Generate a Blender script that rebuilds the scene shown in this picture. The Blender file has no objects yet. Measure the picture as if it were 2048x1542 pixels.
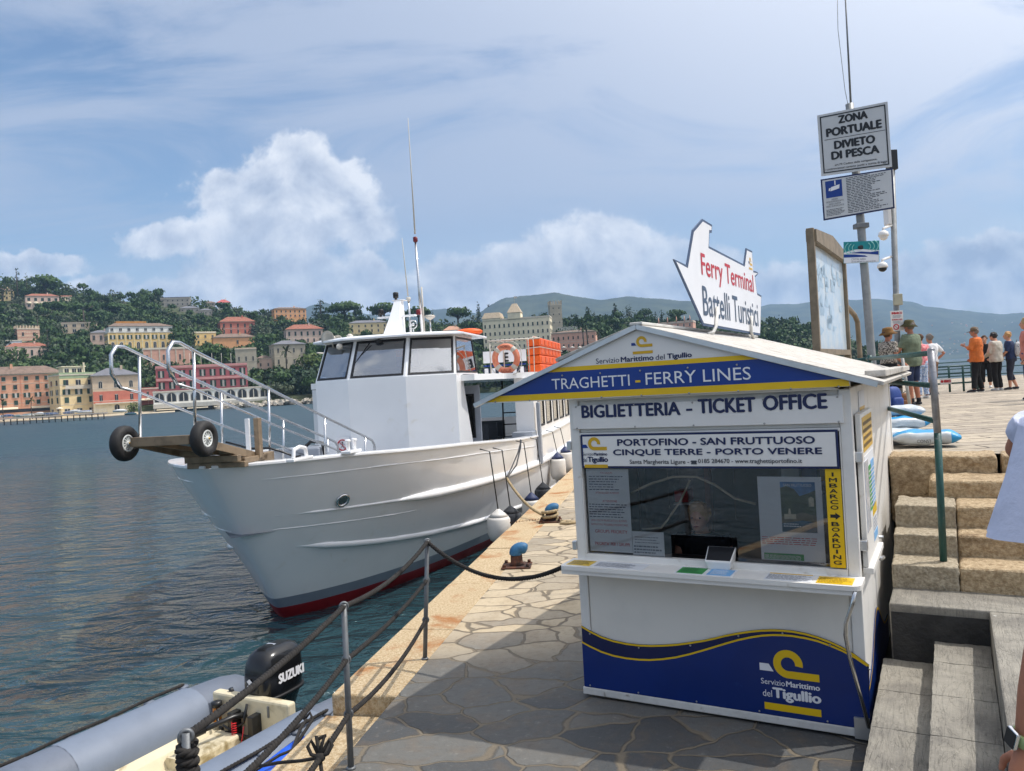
import bpy, math, random
import numpy as np
from mathutils import Vector, Matrix
random.seed(7); rng = np.random.default_rng(11)
R_ = math.radians
S = bpy.context.scene
COL = S.collection
# ---------------------------------------------------------------- camera
F = 1560.0; ROLL = R_(3.3); HC = 2.5; CY = 768.0
cam = bpy.data.cameras.new('camera'); cam_o = bpy.data.objects.new('camera', cam); COL.objects.link(cam_o)
cam.sensor_width = 36.0; cam.lens = F / 2048 * 36.0; cam.clip_start = 0.05; cam.clip_end = 40000
cam.shift_y = (771.0 - CY) / 2048 * -1.0
cam_o.matrix_world = Matrix.Translation((0, 0, HC)) @ Matrix.Rotation(R_(90), 4, 'X') @ Matrix.Rotation(-ROLL, 4, 'Z')
S.camera = cam_o
# ---------------------------------------------------------------- render, view
S.render.engine = 'CYCLES'
S.cycles.use_denoising = True
S.cycles.max_bounces = 6; S.cycles.diffuse_bounces = 3; S.cycles.glossy_bounces = 3
S.cycles.transmission_bounces = 4; S.cycles.transparent_max_bounces = 12; S.cycles.volume_bounces = 0
S.cycles.sample_clamp_indirect = 6.0
S.cycles.caustics_reflective = False; S.cycles.caustics_refractive = False
S.view_settings.view_transform = 'Standard'; S.view_settings.look = 'None'
S.view_settings.exposure = 0.25; S.view_settings.gamma = 1.0
# ---------------------------------------------------------------- sun
SUN_EL = R_(60); SUN_AZ = R_(86)          # azimuth clockwise from +Y
sdir = Vector((math.sin(SUN_AZ) * math.cos(SUN_EL), math.cos(SUN_AZ) * math.cos(SUN_EL), math.sin(SUN_EL)))
sun = bpy.data.lights.new('sun', 'SUN'); sun.energy = 3.1; sun.angle = R_(0.55); sun.color = (1, 0.955, 0.89)
sun_o = bpy.data.objects.new('sun', sun); COL.objects.link(sun_o)
sun_o.rotation_euler = (-sdir).to_track_quat('-Z', 'Y').to_euler(); sun_o.location = (40, 20, 60)

# ---------------------------------------------------------------- pixel helpers (2048 x 1542 picture)
def unroll(px, py):
    u = px - 1024.0; v = py - CY
    return u * math.cos(ROLL) - v * math.sin(ROLL), u * math.sin(ROLL) + v * math.cos(ROLL)
def ray(px, py):
    x, y = unroll(px, py); return np.array([x / F, 1.0, -y / F])
CAMP = np.array([0, 0, HC])
def G(px, py, z):
    d = ray(px, py); return CAMP + (z - HC) / d[2] * d
def D(px, py, Y): return CAMP + Y * ray(px, py)
def PL(px, py, p0, n):
    d = ray(px, py); return CAMP + np.dot(np.asarray(p0) - CAMP, n) / np.dot(d, n) * d

# ---------------------------------------------------------------- node helpers
class NT:
    def __init__(s, nt): s.nt = nt
    def n(s, typ, **kw):
        nd = s.nt.nodes.new(typ)
        ins = kw.pop('i', {})
        for k, v in kw.items(): setattr(nd, k, v)
        for k, v in ins.items(): s.set(nd.inputs[k], v)
        return nd
    def set(s, sock, v):
        if isinstance(v, bpy.types.NodeSocket): s.nt.links.new(v, sock)
        elif isinstance(v, (tuple, list)):
            v = tuple(v)
            if len(sock.default_value) == 4 and len(v) == 3: v = v + (1.0,)
            sock.default_value = v
        else: sock.default_value = v
    def m(s, op, a, b=0.0, c=0.0, clamp=False):
        nd = s.n('ShaderNodeMath', operation=op, use_clamp=clamp)
        for k, v in enumerate((a, b, c)): s.set(nd.inputs[k], v)
        return nd.outputs[0]
    def vm(s, op, a, b=(0, 0, 0)):
        nd = s.n('ShaderNodeVectorMath', operation=op)
        s.set(nd.inputs[0], a); s.set(nd.inputs[1], b)
        return nd.outputs[0]
    def noise(s, vec, scale, detail=4, rough=0.55, dist=0.0, out='Fac'):
        nd = s.n('ShaderNodeTexNoise', i={'Scale': scale, 'Detail': detail, 'Roughness': rough, 'Distortion': dist})
        if vec is not None: s.set(nd.inputs['Vector'], vec)
        return nd.outputs[out]
    def ramp(s, fac, stops, interp='LINEAR'):
        nd = s.n('ShaderNodeValToRGB'); cr = nd.color_ramp; cr.interpolation = interp
        while len(cr.elements) < len(stops): cr.elements.new(0.5)
        for e, (p, c) in zip(cr.elements, stops):
            e.position = p; e.color = (c, c, c, 1) if not isinstance(c, (tuple, list)) else tuple(c[:3]) + (1,)
        s.set(nd.inputs[0], fac); return nd.outputs[0]
    def mix(s, fac, a, b, blend='MIX'):
        nd = s.n('ShaderNodeMix', data_type='RGBA', blend_type=blend)
        s.set(nd.inputs[0], fac); s.set(nd.inputs[6], a); s.set(nd.inputs[7], b); return nd.outputs[2]
    def smooth(s, x, lo, hi):
        nd = s.n('ShaderNodeMapRange', interpolation_type='SMOOTHSTEP', clamp=True)
        s.set(nd.inputs[0], x); nd.inputs[1].default_value = lo; nd.inputs[2].default_value = hi
        return nd.outputs[0]
    def xyz(s, v):
        nd = s.n('ShaderNodeSeparateXYZ'); s.set(nd.inputs[0], v); return nd.outputs

# ---------------------------------------------------------------- sky: Sky Texture with procedural clouds by direction
world = bpy.data.worlds.new('World'); S.world = world; world.use_nodes = True
w = NT(world.node_tree); world.node_tree.nodes.clear()
sky = w.n('ShaderNodeTexSky', sky_type='NISHITA', sun_disc=False, sun_elevation=SUN_EL, sun_rotation=SUN_AZ,
          air_density=1.0, dust_density=1.3, ozone_density=1.6)
geo = w.n('ShaderNodeTexCoord').outputs['Generated']
x, y, z = w.xyz(geo)
yy = w.m('MAXIMUM', w.m('ABSOLUTE', y), 0.05)
U = w.m('DIVIDE', x, yy); V = w.m('DIVIDE', z, yy)
cmb = w.n('ShaderNodeCombineXYZ'); w.set(cmb.inputs[0], U); w.set(cmb.inputs[1], V); w.set(cmb.inputs[2], y)
uv = cmb.outputs[0]
def stretch(vec, sx, sy, rot):
    nd = w.n('ShaderNodeMapping'); w.set(nd.inputs[0], vec)
    nd.inputs['Rotation'].default_value = (0, 0, rot); nd.inputs['Scale'].default_value = (sx, sy, 1); return nd.outputs[0]
# high veil of altostratus, streaked
veil = w.noise(stretch(uv, 1.3, 5.2, R_(12)), 1.5, 9, 0.62, 0.7)
veil2 = w.noise(stretch(uv, 1.2, 2.2, R_(-10)), 1.1, 4, 0.5, 0.2)
vsum = w.m('ADD', w.m('MULTIPLY', veil, 0.6), w.m('MULTIPLY', veil2, 0.4))
va = w.m('ADD', w.m('MULTIPLY', w.smooth(vsum, 0.36, 0.53), 0.88), w.m('MULTIPLY', w.smooth(w.m('ADD', U, V), 0.15, 1.1), 0.22), clamp=True)
va = w.m('MULTIPLY', va, w.smooth(V, 0.10, 0.26))
# cumulus: placed blobs broken up by noise
BL = [(560, 400, 190, 92), (440, 378, 68, 44), (690, 415, 78, 80), (600, 335, 80, 72), (520, 470, 150, 60),
      (330, 484, 115, 42), (545, 545, 185, 62), (735, 540, 52, 52), (640, 575, 120, 50), (560, 610, 190, 48),
      (1190, 520, 180, 82), (1010, 555, 200, 74), (860, 580, 180, 64), (1360, 560, 200, 72), (1540, 580, 190, 58), (1950, 518, 140, 42), (1700, 570, 190, 56),
      (2010, 500, 90, 30), (1860, 575, 240, 56), (2080, 570, 160, 60), (190, 556, 70, 20), (285, 592, 46, 26), (140, 585, 150, 34),
      (255, 600, 260, 40), (60, 530, 110, 26), (-120, 560, 160, 40), (-400, 500, 220, 80), (2350, 520, 200, 80)]
dist_n = w.noise(uv, 7.0, 5, 0.6, 0.0, 'Color')
dv = w.vm('SUBTRACT', dist_n, (0.5, 0.5, 0.5))
uvd = w.vm('ADD', uv, w.vm('MULTIPLY', dv, (0.085, 0.085, 0)))
dens = None; base = None
for (px, py, rx, ry) in BL:
    xu, yu = unroll(px, py)
    d = w.vm('SUBTRACT', uvd, (xu / F, -yu / F, 0.0)); d = w.vm('MULTIPLY', d, (F / rx, F / ry, 0.0))
    ln = w.n('ShaderNodeVectorMath', operation='LENGTH'); w.set(ln.inputs[0], d)
    g = w.m('SUBTRACT', 1.25, ln.outputs['Value'])
    dens = g if dens is None else w.m('SMOOTH_MAX', dens, g, 0.25)
nb = w.noise(uv, 22.0, 8, 0.62, 0.2)
nb2 = w.noise(uv, 8.0, 5, 0.55, 0.2)
cd = w.m('ADD', dens, w.m('MULTIPLY', w.m('SUBTRACT', nb, 0.5), 1.3))
ca = w.smooth(cd, 0.10, 0.44)
front = w.m('GREATER_THAN', y, 0.0)
ca = w.m('MULTIPLY', ca, front)
back = w.m('MULTIPLY', w.smooth(nb2, 0.5, 0.66), w.m('SUBTRACT', 1.0, front))
ca = w.m('MAXIMUM', ca, back)
ca = w.m('MULTIPLY', ca, w.m('ADD', 0.62, w.m('MULTIPLY', w.smooth(nb2, 0.30, 0.52), 0.36)))
# brightness inside the cumulus: bright rims, greyer cores
shade = w.m('ADD', w.m('MULTIPLY', w.smooth(cd, 0.35, 1.15), -0.24), w.m('MULTIPLY', w.m('SUBTRACT', nb2, 0.5), 0.8))
relA = w.noise(uv, 13.0, 6, 0.58, 0.3); relB = w.noise(w.vm('ADD', uv, (0.016, 0.020, 0.0)), 13.0, 6, 0.58, 0.3)
shade = w.m('ADD', shade, w.m('MULTIPLY', w.m('SUBTRACT', relA, relB), 1.5))
lum = w.m('MINIMUM', w.m('MAXIMUM', w.m('ADD', 1.02, shade), 0.55), 1.22)
skyc = w.n('ShaderNodeHueSaturation', i={'Saturation': 1.10, 'Value': 0.90, 'Color': sky.outputs[0]}).outputs[0]
SK = 0.14
cloud_unit = 1.0 / SK
cumc = w.vm('MULTIPLY', w.n('ShaderNodeCombineColor', i={0: w.m('MULTIPLY', lum, 0.68 * cloud_unit), 1: w.m('MULTIPLY', w.m('POWER', lum, 0.85), 0.72 * cloud_unit), 2: w.m('MULTIPLY', w.m('POWER', lum, 0.6), 0.80 * cloud_unit)}).outputs[0], (1, 1, 1))
sd_ = w.n('ShaderNodeVectorMath', operation='DOT_PRODUCT'); w.set(sd_.inputs[0], geo); sd_.inputs[1].default_value = tuple(sdir)
glow = w.m('ADD', 1.0, w.m('MULTIPLY', w.m('POWER', w.m('MAXIMUM', sd_.outputs['Value'], 0.0), 3.0), 3.4))  # veil brightened toward the unseen sun, added for ambient fill
gl1 = w.m('SUBTRACT', glow, 1.0); gw_ = w.n('ShaderNodeCombineXYZ', i={0: w.m('MULTIPLY', gl1, 0.60 * cloud_unit), 1: w.m('MULTIPLY', gl1, 0.56 * cloud_unit), 2: w.m('MULTIPLY', gl1, 0.50 * cloud_unit)}).outputs[0]
veilc = w.vm('ADD', tuple(v * cloud_unit for v in (0.42, 0.485, 0.62)), gw_)
hz = w.smooth(V, 0.22, -0.02)
c1 = w.mix(w.m('MULTIPLY', hz, 0.30), skyc, tuple(v * cloud_unit for v in (0.36, 0.47, 0.66)))
c2 = w.mix(w.m('MULTIPLY', va, 0.92), c1, veilc)
lowb = w.m('MULTIPLY', w.m('MULTIPLY', w.smooth(w.noise(stretch(uv, 3.0, 7.0, 0.0), 1.6, 7, 0.6, 0.3), 0.36, 0.55), w.m('MULTIPLY', w.smooth(V, 0.21, 0.10), front)), 0.62)
c2 = w.mix(lowb, c2, cumc)
c3 = w.mix(ca, c2, cumc)
bg = w.n('ShaderNodeBackground', i={'Strength': SK, 'Color': c3})
wo = w.n('ShaderNodeOutputWorld'); world.node_tree.links.new(bg.outputs[0], wo.inputs[0])

# ---------------------------------------------------------------- materials
def lin(r, g, b):
    f = lambda c: (c / 255 / 12.92) if c / 255 <= 0.04045 else ((c / 255 + 0.055) / 1.055) ** 2.4
    return (f(r), f(g), f(b))
MATS = {}
def mat(name, col, rough=0.5, metal=0.0, var=0.12, scale=6.0, bump=0.0, bscale=None, coat=0.0, spec=0.5, col2=None, fac=(0.42, 0.62), stain=None):
    """painted / stone / metal surface: two-tone noise, roughness breakup, bump"""
    if name in MATS: return MATS[name]
    mt = bpy.data.materials.new(name); mt.use_nodes = True; t = NT(mt.node_tree)
    bs = mt.node_tree.nodes['Principled BSDF']
    co = t.n('ShaderNodeTexCoord').outputs['Object']
    nz = t.noise(co, scale, 6, 0.6)
    if col2 is None: col2 = tuple(max(0, c * (1 - var)) for c in col)
    c = t.mix(t.smooth(nz, *fac), col, col2)
    if stain:
        sc, sscale, lo, hi = stain
        c = t.mix(t.smooth(t.noise(co, sscale, 5, 0.6, 0.5), lo, hi), c, sc)
    t.set(bs.inputs['Base Color'], c)
    t.set(bs.inputs['Roughness'], t.m('ADD', rough - 0.06, t.m('MULTIPLY', nz, 0.12)))
    bs.inputs['Metallic'].default_value = metal; bs.inputs['Specular IOR Level'].default_value = spec
    if coat: bs.inputs['Coat Weight'].default_value = coat; bs.inputs['Coat Roughness'].default_value = 0.05
    if bump:
        b = t.n('ShaderNodeBump', i={'Strength': bump, 'Distance': 0.02, 'Height': t.noise(co, bscale or scale * 4, 5, 0.6)})
        t.set(bs.inputs['Normal'], b.outputs[0])
    MATS[name] = mt; return mt
def glass(name, tint=(0.75, 0.8, 0.8), mixf=0.82, rough=0.02):
    if name in MATS: return MATS[name]
    mt = bpy.data.materials.new(name); mt.use_nodes = True; t = NT(mt.node_tree); mt.node_tree.nodes.clear()
    tr = t.n('ShaderNodeBsdfTransparent', i={'Color': tint}); gl = t.n('ShaderNodeBsdfGlossy', i={'Roughness': rough, 'Color': (0.95, 0.97, 1)})
    fr = t.n('ShaderNodeFresnel', i={'IOR': 1.5})
    f = t.m('ADD', t.m('MULTIPLY', fr.outputs[0], 1.0), 1 - mixf - 0.04, clamp=True)
    mx = t.n('ShaderNodeMixShader', i={0: f, 1: tr.outputs[0], 2: gl.outputs[0]})
    o = t.n('ShaderNodeOutputMaterial'); mt.node_tree.links.new(mx.outputs[0], o.inputs[0])
    MATS[name] = mt; return mt

# ---------------------------------------------------------------- mesh builder
class MB:
    def __init__(s): s.v = []; s.f = []; s.m = []; s.s = []
    def add(s, vs, fs, mi=0, smooth=False):
        o = len(s.v); s.v.extend([tuple(map(float, p)) for p in vs])
        for f in fs: s.f.append(tuple(i + o for i in f)); s.m.append(mi); s.s.append(smooth)
        return s
    def box(s, x0, x1, y0, y1, z0, z1, mi=0):
        vs = [(x0, y0, z0), (x1, y0, z0), (x1, y1, z0), (x0, y1, z0), (x0, y0, z1), (x1, y0, z1), (x1, y1, z1), (x0, y1, z1)]
        return s.add(vs, [(0, 3, 2, 1), (4, 5, 6, 7), (0, 1, 5, 4), (1, 2, 6, 5), (2, 3, 7, 6), (3, 0, 4, 7)], mi)
    def obox(s, o, a, b, c, mi=0):
        o, a, b, c = (np.asarray(t, float) for t in (o, a, b, c))
        if np.dot(np.cross(a, b), c) < 0: a, b = b, a
        vs = [o, o + a, o + a + b, o + b, o + c, o + a + c, o + a + b + c, o + b + c]
        return s.add(vs, [(0, 3, 2, 1), (4, 5, 6, 7), (0, 1, 5, 4), (1, 2, 6, 5), (2, 3, 7, 6), (3, 0, 4, 7)], mi)
    def bar(s, p, q, wx, wz, mi=0, up=(0, 0, 1)):
        p, q = np.asarray(p, float), np.asarray(q, float); d = q - p; up = np.asarray(up, float)
        sd = np.cross(d, up); sd = sd / (np.linalg.norm(sd) + 1e-9); u = np.cross(sd, d); u = u / (np.linalg.norm(u) + 1e-9)
        return s.obox(p - sd * wx / 2 - u * wz / 2, sd * wx, d, u * wz, mi)
    def rings(s, rs, mi=0, caps=True, smooth=True, closed=False):
        n = len(rs[0]); k = len(rs); vs = [p for r in rs for p in r]; fs = []
        for a in range(k if closed else k - 1):
            b = (a + 1) % k
            for i in range(n): fs.append((a * n + i, a * n + (i + 1) % n, b * n + (i + 1) % n, b * n + i))
        s.add(vs, fs, mi, smooth)
        if caps and not closed:
            o = len(s.v) - len(vs)
            s.f.append(tuple(o + i for i in reversed(range(n)))); s.m.append(mi); s.s.append(False)
            s.f.append(tuple(o + (k - 1) * n + i for i in range(n))); s.m.append(mi); s.s.append(False)
        return s
    def tube(s, path, r, n=8, mi=0, caps=True, closed=False, flat=None):
        P = [np.asarray(p, float) for p in path]; k = len(P)
        rr = [r] * k if not hasattr(r, '__len__') else list(r)
        up = None; rs = []
        for i in range(k):
            if closed: t = P[(i + 1) % k] - P[i - 1]
            else: t = P[min(i + 1, k - 1)] - P[max(i - 1, 0)]
            t = t / (np.linalg.norm(t) + 1e-12)
            if up is None:
                up = np.array([0, 0, 1.0]) if abs(t[2]) < 0.9 else np.array([1.0, 0, 0])
            a = np.cross(t, up); a /= np.linalg.norm(a) + 1e-12; b = np.cross(a, t); up = b
            q = rr[i]; ra, rb = (q if hasattr(q, '__len__') else (q, q))
            rs.append([P[i] + a * ra * math.cos(2 * math.pi * j / n) + b * rb * math.sin(2 * math.pi * j / n) for j in range(n)])
        return s.rings(rs, mi, caps, True, closed)
    def sphere(s, c, r, nu=16, nv=10, mi=0):
        r = r if hasattr(r, '__len__') else (r, r, r); rs = []
        for j in range(nv + 1):
            th = -math.pi / 2 + math.pi * j / nv; th = max(-math.pi / 2 + 0.02, min(math.pi / 2 - 0.02, th))
            rs.append([(c[0] + r[0] * math.cos(th) * math.cos(2 * math.pi * i / nu), c[1] + r[1] * math.cos(th) * math.sin(2 * math.pi * i / nu), c[2] + r[2] * math.sin(th)) for i in range(nu)])
        return s.rings(rs, mi, True, True)
    def lathe(s, prof, c=(0, 0, 0), ax=(0, 0, 1), n=20, mi=0, caps=True, ov=(1, 1)):
        ax = np.asarray(ax, float); ax /= np.linalg.norm(ax)
        t = np.array([1.0, 0, 0]) if abs(ax[0]) < 0.9 else np.array([0, 1.0, 0])
        a = np.cross(ax, t); a /= np.linalg.norm(a); b = np.cross(ax, a); c = np.asarray(c, float)
        rs = [[c + ax * z + (a * ov[0] * math.cos(2 * math.pi * j / n) + b * ov[1] * math.sin(2 * math.pi * j / n)) * r for j in range(n)] for r, z in prof]
        return s.rings(rs, mi, caps, True)
    def torus(s, c, ax, R, r, n=28, m=10, mi=0):
        ax = np.asarray(ax, float); ax /= np.linalg.norm(ax)
        t = np.array([1.0, 0, 0]) if abs(ax[0]) < 0.9 else np.array([0, 0, 1.0])
        a = np.cross(ax, t); a /= np.linalg.norm(a); b = np.cross(ax, a); c = np.asarray(c, float)
        return s.tube([c + (a * math.cos(2 * math.pi * i / n) + b * math.sin(2 * math.pi * i / n)) * R for i in range(n)], r, m, mi, closed=True)
    def prism(s, pts, o, ax, ay, dz, mi=0, side=None):
        """2-D outline (ccw seen against dz) extruded from o by dz"""
        o, ax, ay, dz = (np.asarray(t, float) for t in (o, ax, ay, dz)); n = len(pts)
        a = [o + ax * p[0] + ay * p[1] for p in pts]; b = [p + dz for p in a]
        s.add(a + b, [tuple(reversed(range(n))), tuple(range(n, 2 * n))], mi)
        s.add(a + b, [(i, (i + 1) % n, n + (i + 1) % n, n + i) for i in range(n)], mi if side is None else side)
        return s
    def flat(s, pts, o, ax, ay, mi=0):
        o, ax, ay = (np.asarray(t, float) for t in (o, ax, ay))
        return s.add([o + ax * p[0] + ay * p[1] for p in pts], [tuple(range(len(pts)))], mi)
    def build(s, name, mats, parent=None, bevel=0.0, seg=2, origin=None):
        me = bpy.data.meshes.new(name)
        v = s.v if origin is None else [tuple(np.asarray(p) - np.asarray(origin)) for p in s.v]
        me.from_pydata(v, [], s.f)
        for m_ in (mats if isinstance(mats, (list, tuple)) else [mats]):
            if m_: me.materials.append(m_)
        me.polygons.foreach_set('material_index', s.m); me.polygons.foreach_set('use_smooth', s.s); me.update()
        o = bpy.data.objects.new(name, me); COL.objects.link(o)
        if parent is not None: o.parent = parent
        if origin is not None: o.location = tuple(origin)
        if bevel:
            b = o.modifiers.new('bevel', 'BEVEL'); b.width = bevel; b.segments = seg; b.limit_method = 'ANGLE'; b.angle_limit = R_(40); b.harden_normals = False
        return o
def tag(o, label=None, cat=None, group=None, kind=None):
    if label: o['label'] = label
    if cat: o['category'] = cat
    if group: o['group'] = group
    if kind: o['kind'] = kind
    return o
def thing(name, label, cat, loc=(0, 0, 0), rz=0.0, group=None):
    o = bpy.data.objects.new(name, None); COL.objects.link(o); o.empty_display_size = 0.2
    o.location = tuple(loc); o.rotation_euler = (0, 0, rz); return tag(o, label, cat, group)
def dup(o, parent=None, **kw):
    c = o.copy(); COL.objects.link(c)
    if parent is not None: c.parent = parent
    for ch in list(o.children): dup(ch, c)
    for k, v in kw.items():
        if k in ('label', 'group', 'category'): c[k] = v
        else: setattr(c, k, v)
    return c
# ---------------------------------------------------------------- lettering
_tc = {}
def glyphs(s, bold=0.0):
    key = (s, bold)
    if key not in _tc:
        cu = bpy.data.curves.new('t', 'FONT'); cu.body = s; cu.size = 1.0; cu.offset = bold; cu.resolution_u = 3
        ob = bpy.data.objects.new('t', cu); me = ob.to_mesh()
        v = np.array([p.co[:2] for p in me.vertices]) if len(me.vertices) else np.zeros((0, 2)); f = [tuple(p.vertices) for p in me.polygons]
        ob.to_mesh_clear(); bpy.data.objects.remove(ob); bpy.data.curves.remove(cu)
        _tc[key] = (v, f)
    return _tc[key]
def text(mb, s, o, ax, ay, x0, x1, y0, y1, mi=0, bold=0.0):
    """letters of s stretched into the box x0..x1, y0..y1 of the plane o, ax, ay; bold letters are laid over themselves, a hair apart"""
    v, f = glyphs(s)
    if len(v) == 0: return mb
    lo, hi = v.min(0), v.max(0); q = (v - lo) / np.maximum(hi - lo, 1e-6)
    o, ax, ay = (np.asarray(t, float) for t in (o, ax, ay)); nz_ = np.cross(ax, ay); h = y1 - y0; k = bold * h * 1.6
    offs = [(0, 0)] if bold <= 0 else [(0, 0), (-k, 0), (k, 0), (0, k * .6), (0, -k * .6)]
    x0 += k * .8; x1 -= k * .8; y0 += k * .5; y1 -= k * .5
    for j, (dx, dy) in enumerate(offs):
        mb.add([o + nz_ * (.00012 * j) + ax * (x0 + (x1 - x0) * a + dx) + ay * (y0 + (y1 - y0) * b + dy) for a, b in q], f, mi)
    return mb
def lines(mb, o, ax, ay, x0, x1, y0, y1, n, mi=0, fill=0.45, seed=0, rag=0.3):
    """small print too fine to read: rows of broken bars"""
    r = random.Random(seed); o, ax, ay = (np.asarray(t, float) for t in (o, ax, ay)); h = (y1 - y0) / n
    for k in range(n):
        yb = y1 - (k + 0.8) * h; e = x0 + (x1 - x0) * (1 - rag * r.random()); xx = x0
        while xx < e:
            wd = (x1 - x0) * r.uniform(0.04, 0.13)
            mb.flat([(xx, yb), (min(xx + wd, e), yb), (min(xx + wd, e), yb + h * fill), (xx, yb + h * fill)], o, ax, ay, mi)
            xx += wd + (x1 - x0) * 0.02
    return mb
# ================================================================ SETTING
KA = R_(-29.404); K0 = np.array([0.439, 6.176, 0.0]); kx = np.array([math.cos(KA), math.sin(KA), 0]); ky = np.array([-math.sin(KA), math.cos(KA), 0]); kz = np.array([0, 0, 1.0])
def K(x, y, z=0.0): return K0 + kx * x + ky * y + kz * z          # kiosk / steps frame
QA = R_(11.58); qd = np.array([math.sin(QA), math.cos(QA), 0]); qn = np.array([math.cos(QA), -math.sin(QA), 0])
def Q(t, s, z=0.0): return qn * t + qd * s + kz * z               # quay frame
WZ = -1.1
# ---- water
def water_mat():
    mt = bpy.data.materials.new('sea_water'); mt.use_nodes = True; t = NT(mt.node_tree); bs = mt.node_tree.nodes['Principled BSDF']
    pos = t.n('ShaderNodeNewGeometry').outputs['Position']
    def mp(sx, sy, rot):
        nd = t.n('ShaderNodeMapping'); t.set(nd.inputs[0], pos); nd.inputs['Rotation'].default_value = (0, 0, rot); nd.inputs['Scale'].default_value = (sx, sy, 1); return nd.outputs[0]
    big = t.noise(mp(0.10, 0.28, R_(-12)), 1.0, 3, 0.5, 0.4)
    mid = t.noise(mp(1.0, 1.8, R_(-24)), 1.0, 4, 0.5, 0.9)
    sml = t.noise(mp(2.4, 3.6, R_(10)), 1.0, 3, 0.5, 0.6)
    h = t.m('ADD', t.m('MULTIPLY', big, 0.30), t.m('ADD', t.m('MULTIPLY', mid, 0.25), t.m('MULTIPLY', sml, 0.055)))
    patch = t.smooth(t.noise(mp(0.03, 0.07, 0), 1.0, 4, 0.6), 0.35, 0.65)
    h = t.m('MULTIPLY', h, t.m('ADD', 0.85, t.m('MULTIPLY', patch, 0.6)))
    b = t.n('ShaderNodeBump', i={'Strength': 1.0, 'Distance': 1.0, 'Height': h}); t.set(bs.inputs['Normal'], b.outputs[0])
    t.set(bs.inputs['Base Color'], t.mix(patch, (0.015, 0.040, 0.052), (0.022, 0.054, 0.066)))
    t.set(bs.inputs['Roughness'], t.m('ADD', 0.05, t.m('MULTIPLY', t.smooth(t.xyz(pos)[1], 10.0, 90.0), 0.30))); bs.inputs['IOR'].default_value = 1.333; bs.inputs['Specular Tint'].default_value = (0.74, 0.92, 1.0, 1.0); bs.inputs['Specular IOR Level'].default_value = 0.5
    return mt
def sheet(name, pts, z, m_):
    mb = MB(); mb.add([(p[0], p[1], z) for p in pts], [tuple(range(len(pts)))]); o = mb.build(name, m_); tag(o, kind='structure'); return o
wm = water_mat()
sheet('water', [(-6000, -600), (9000, -600), (9000, 9000), (-6000, 9000)], WZ, wm)
# ---- stone materials
def paving_mat():
    mt = bpy.data.materials.new('crazy_paving'); mt.use_nodes = True; t = NT(mt.node_tree); bs = mt.node_tree.nodes['Principled BSDF']
    pos = t.n('ShaderNodeNewGeometry').outputs['Position']
    wob = t.vm('MULTIPLY', t.vm('SUBTRACT', t.noise(pos, 1.1, 3, 0.6, 0, 'Color'), (0.5, 0.5, 0.5)), (0.5, 0.5, 0))
    p2 = t.vm('ADD', pos, wob)
    mp = t.n('ShaderNodeMapping'); t.set(mp.inputs[0], p2); mp.inputs['Rotation'].default_value = (0, 0, R_(12)); mp.inputs['Scale'].default_value = (1.85, 2.75, 0.0)
    ed = t.n('ShaderNodeTexVoronoi', feature='DISTANCE_TO_EDGE', i={'Vector': mp.outputs[0], 'Scale': 1.0, 'Randomness': 1.0})
    ce = t.n('ShaderNodeTexVoronoi', feature='F1', i={'Vector': mp.outputs[0], 'Scale': 1.0, 'Randomness': 1.0})
    rnd = t.xyz(ce.outputs['Color'])
    fine = t.noise(pos, 14, 8, 0.7); med = t.noise(pos, 3.2, 6, 0.65, 0.6)
    joint = t.smooth(t.m('ADD', ed.outputs['Distance'], t.m('MULTIPLY', t.m('SUBTRACT', fine, 0.5), 0.03)), 0.012, 0.04)
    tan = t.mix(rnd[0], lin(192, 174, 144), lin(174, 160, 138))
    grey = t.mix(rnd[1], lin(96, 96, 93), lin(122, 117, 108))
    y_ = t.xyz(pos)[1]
    g = t.m('ADD', t.smooth(y_, 8.2, 6.6), t.m('MULTIPLY', t.m('GREATER_THAN', rnd[2], 0.80), 0.4), clamp=True)  # front paving greyer as stone, its shade also put into the colour
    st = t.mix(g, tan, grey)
    st = t.mix(t.m('MULTIPLY', t.m('MULTIPLY', t.smooth(rnd[1], 0.20, 0.55), t.smooth(y_, 7.2, 5.7)), 0.85), st, lin(58, 62, 66))  # some front stones darkened further to deepen the shaded ground
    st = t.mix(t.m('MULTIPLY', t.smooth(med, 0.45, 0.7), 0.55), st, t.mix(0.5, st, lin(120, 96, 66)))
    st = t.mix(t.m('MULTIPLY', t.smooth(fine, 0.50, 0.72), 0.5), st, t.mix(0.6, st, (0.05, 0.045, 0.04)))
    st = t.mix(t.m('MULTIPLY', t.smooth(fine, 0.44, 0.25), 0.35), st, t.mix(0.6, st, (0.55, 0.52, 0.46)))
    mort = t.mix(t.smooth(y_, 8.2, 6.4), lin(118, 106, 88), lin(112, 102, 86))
    t.set(bs.inputs['Base Color'], t.mix(joint, mort, st))
    t.set(bs.inputs['Roughness'], t.m('ADD', 0.62, t.m('MULTIPLY', fine, 0.25)))
    hgt = t.m('ADD', t.m('MULTIPLY', joint, 0.6), t.m('ADD', t.m('MULTIPLY', fine, 0.45), t.m('MULTIPLY', med, 0.5)))
    t.set(bs.inputs['Normal'], t.n('ShaderNodeBump', i={'Strength': 1.0, 'Distance': 0.022, 'Height': hgt}).outputs[0])
    return mt
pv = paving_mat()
granite = mat('golden_granite', lin(204, 184, 150), 0.78, 0, 0.2, 38, 0.8, 70, col2=lin(172, 146, 108), fac=(.35, .65), stain=(lin(166, 112, 62), 1.6, 0.52, 0.70))
granite2 = mat('step_granite', lin(206, 184, 150), 0.85, 0, 0.2, 30, 1.0, 60, col2=lin(146, 122, 90), fac=(0.25, 0.75), stain=(lin(120, 98, 70), 3.0, 0.52, 0.76))
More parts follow.
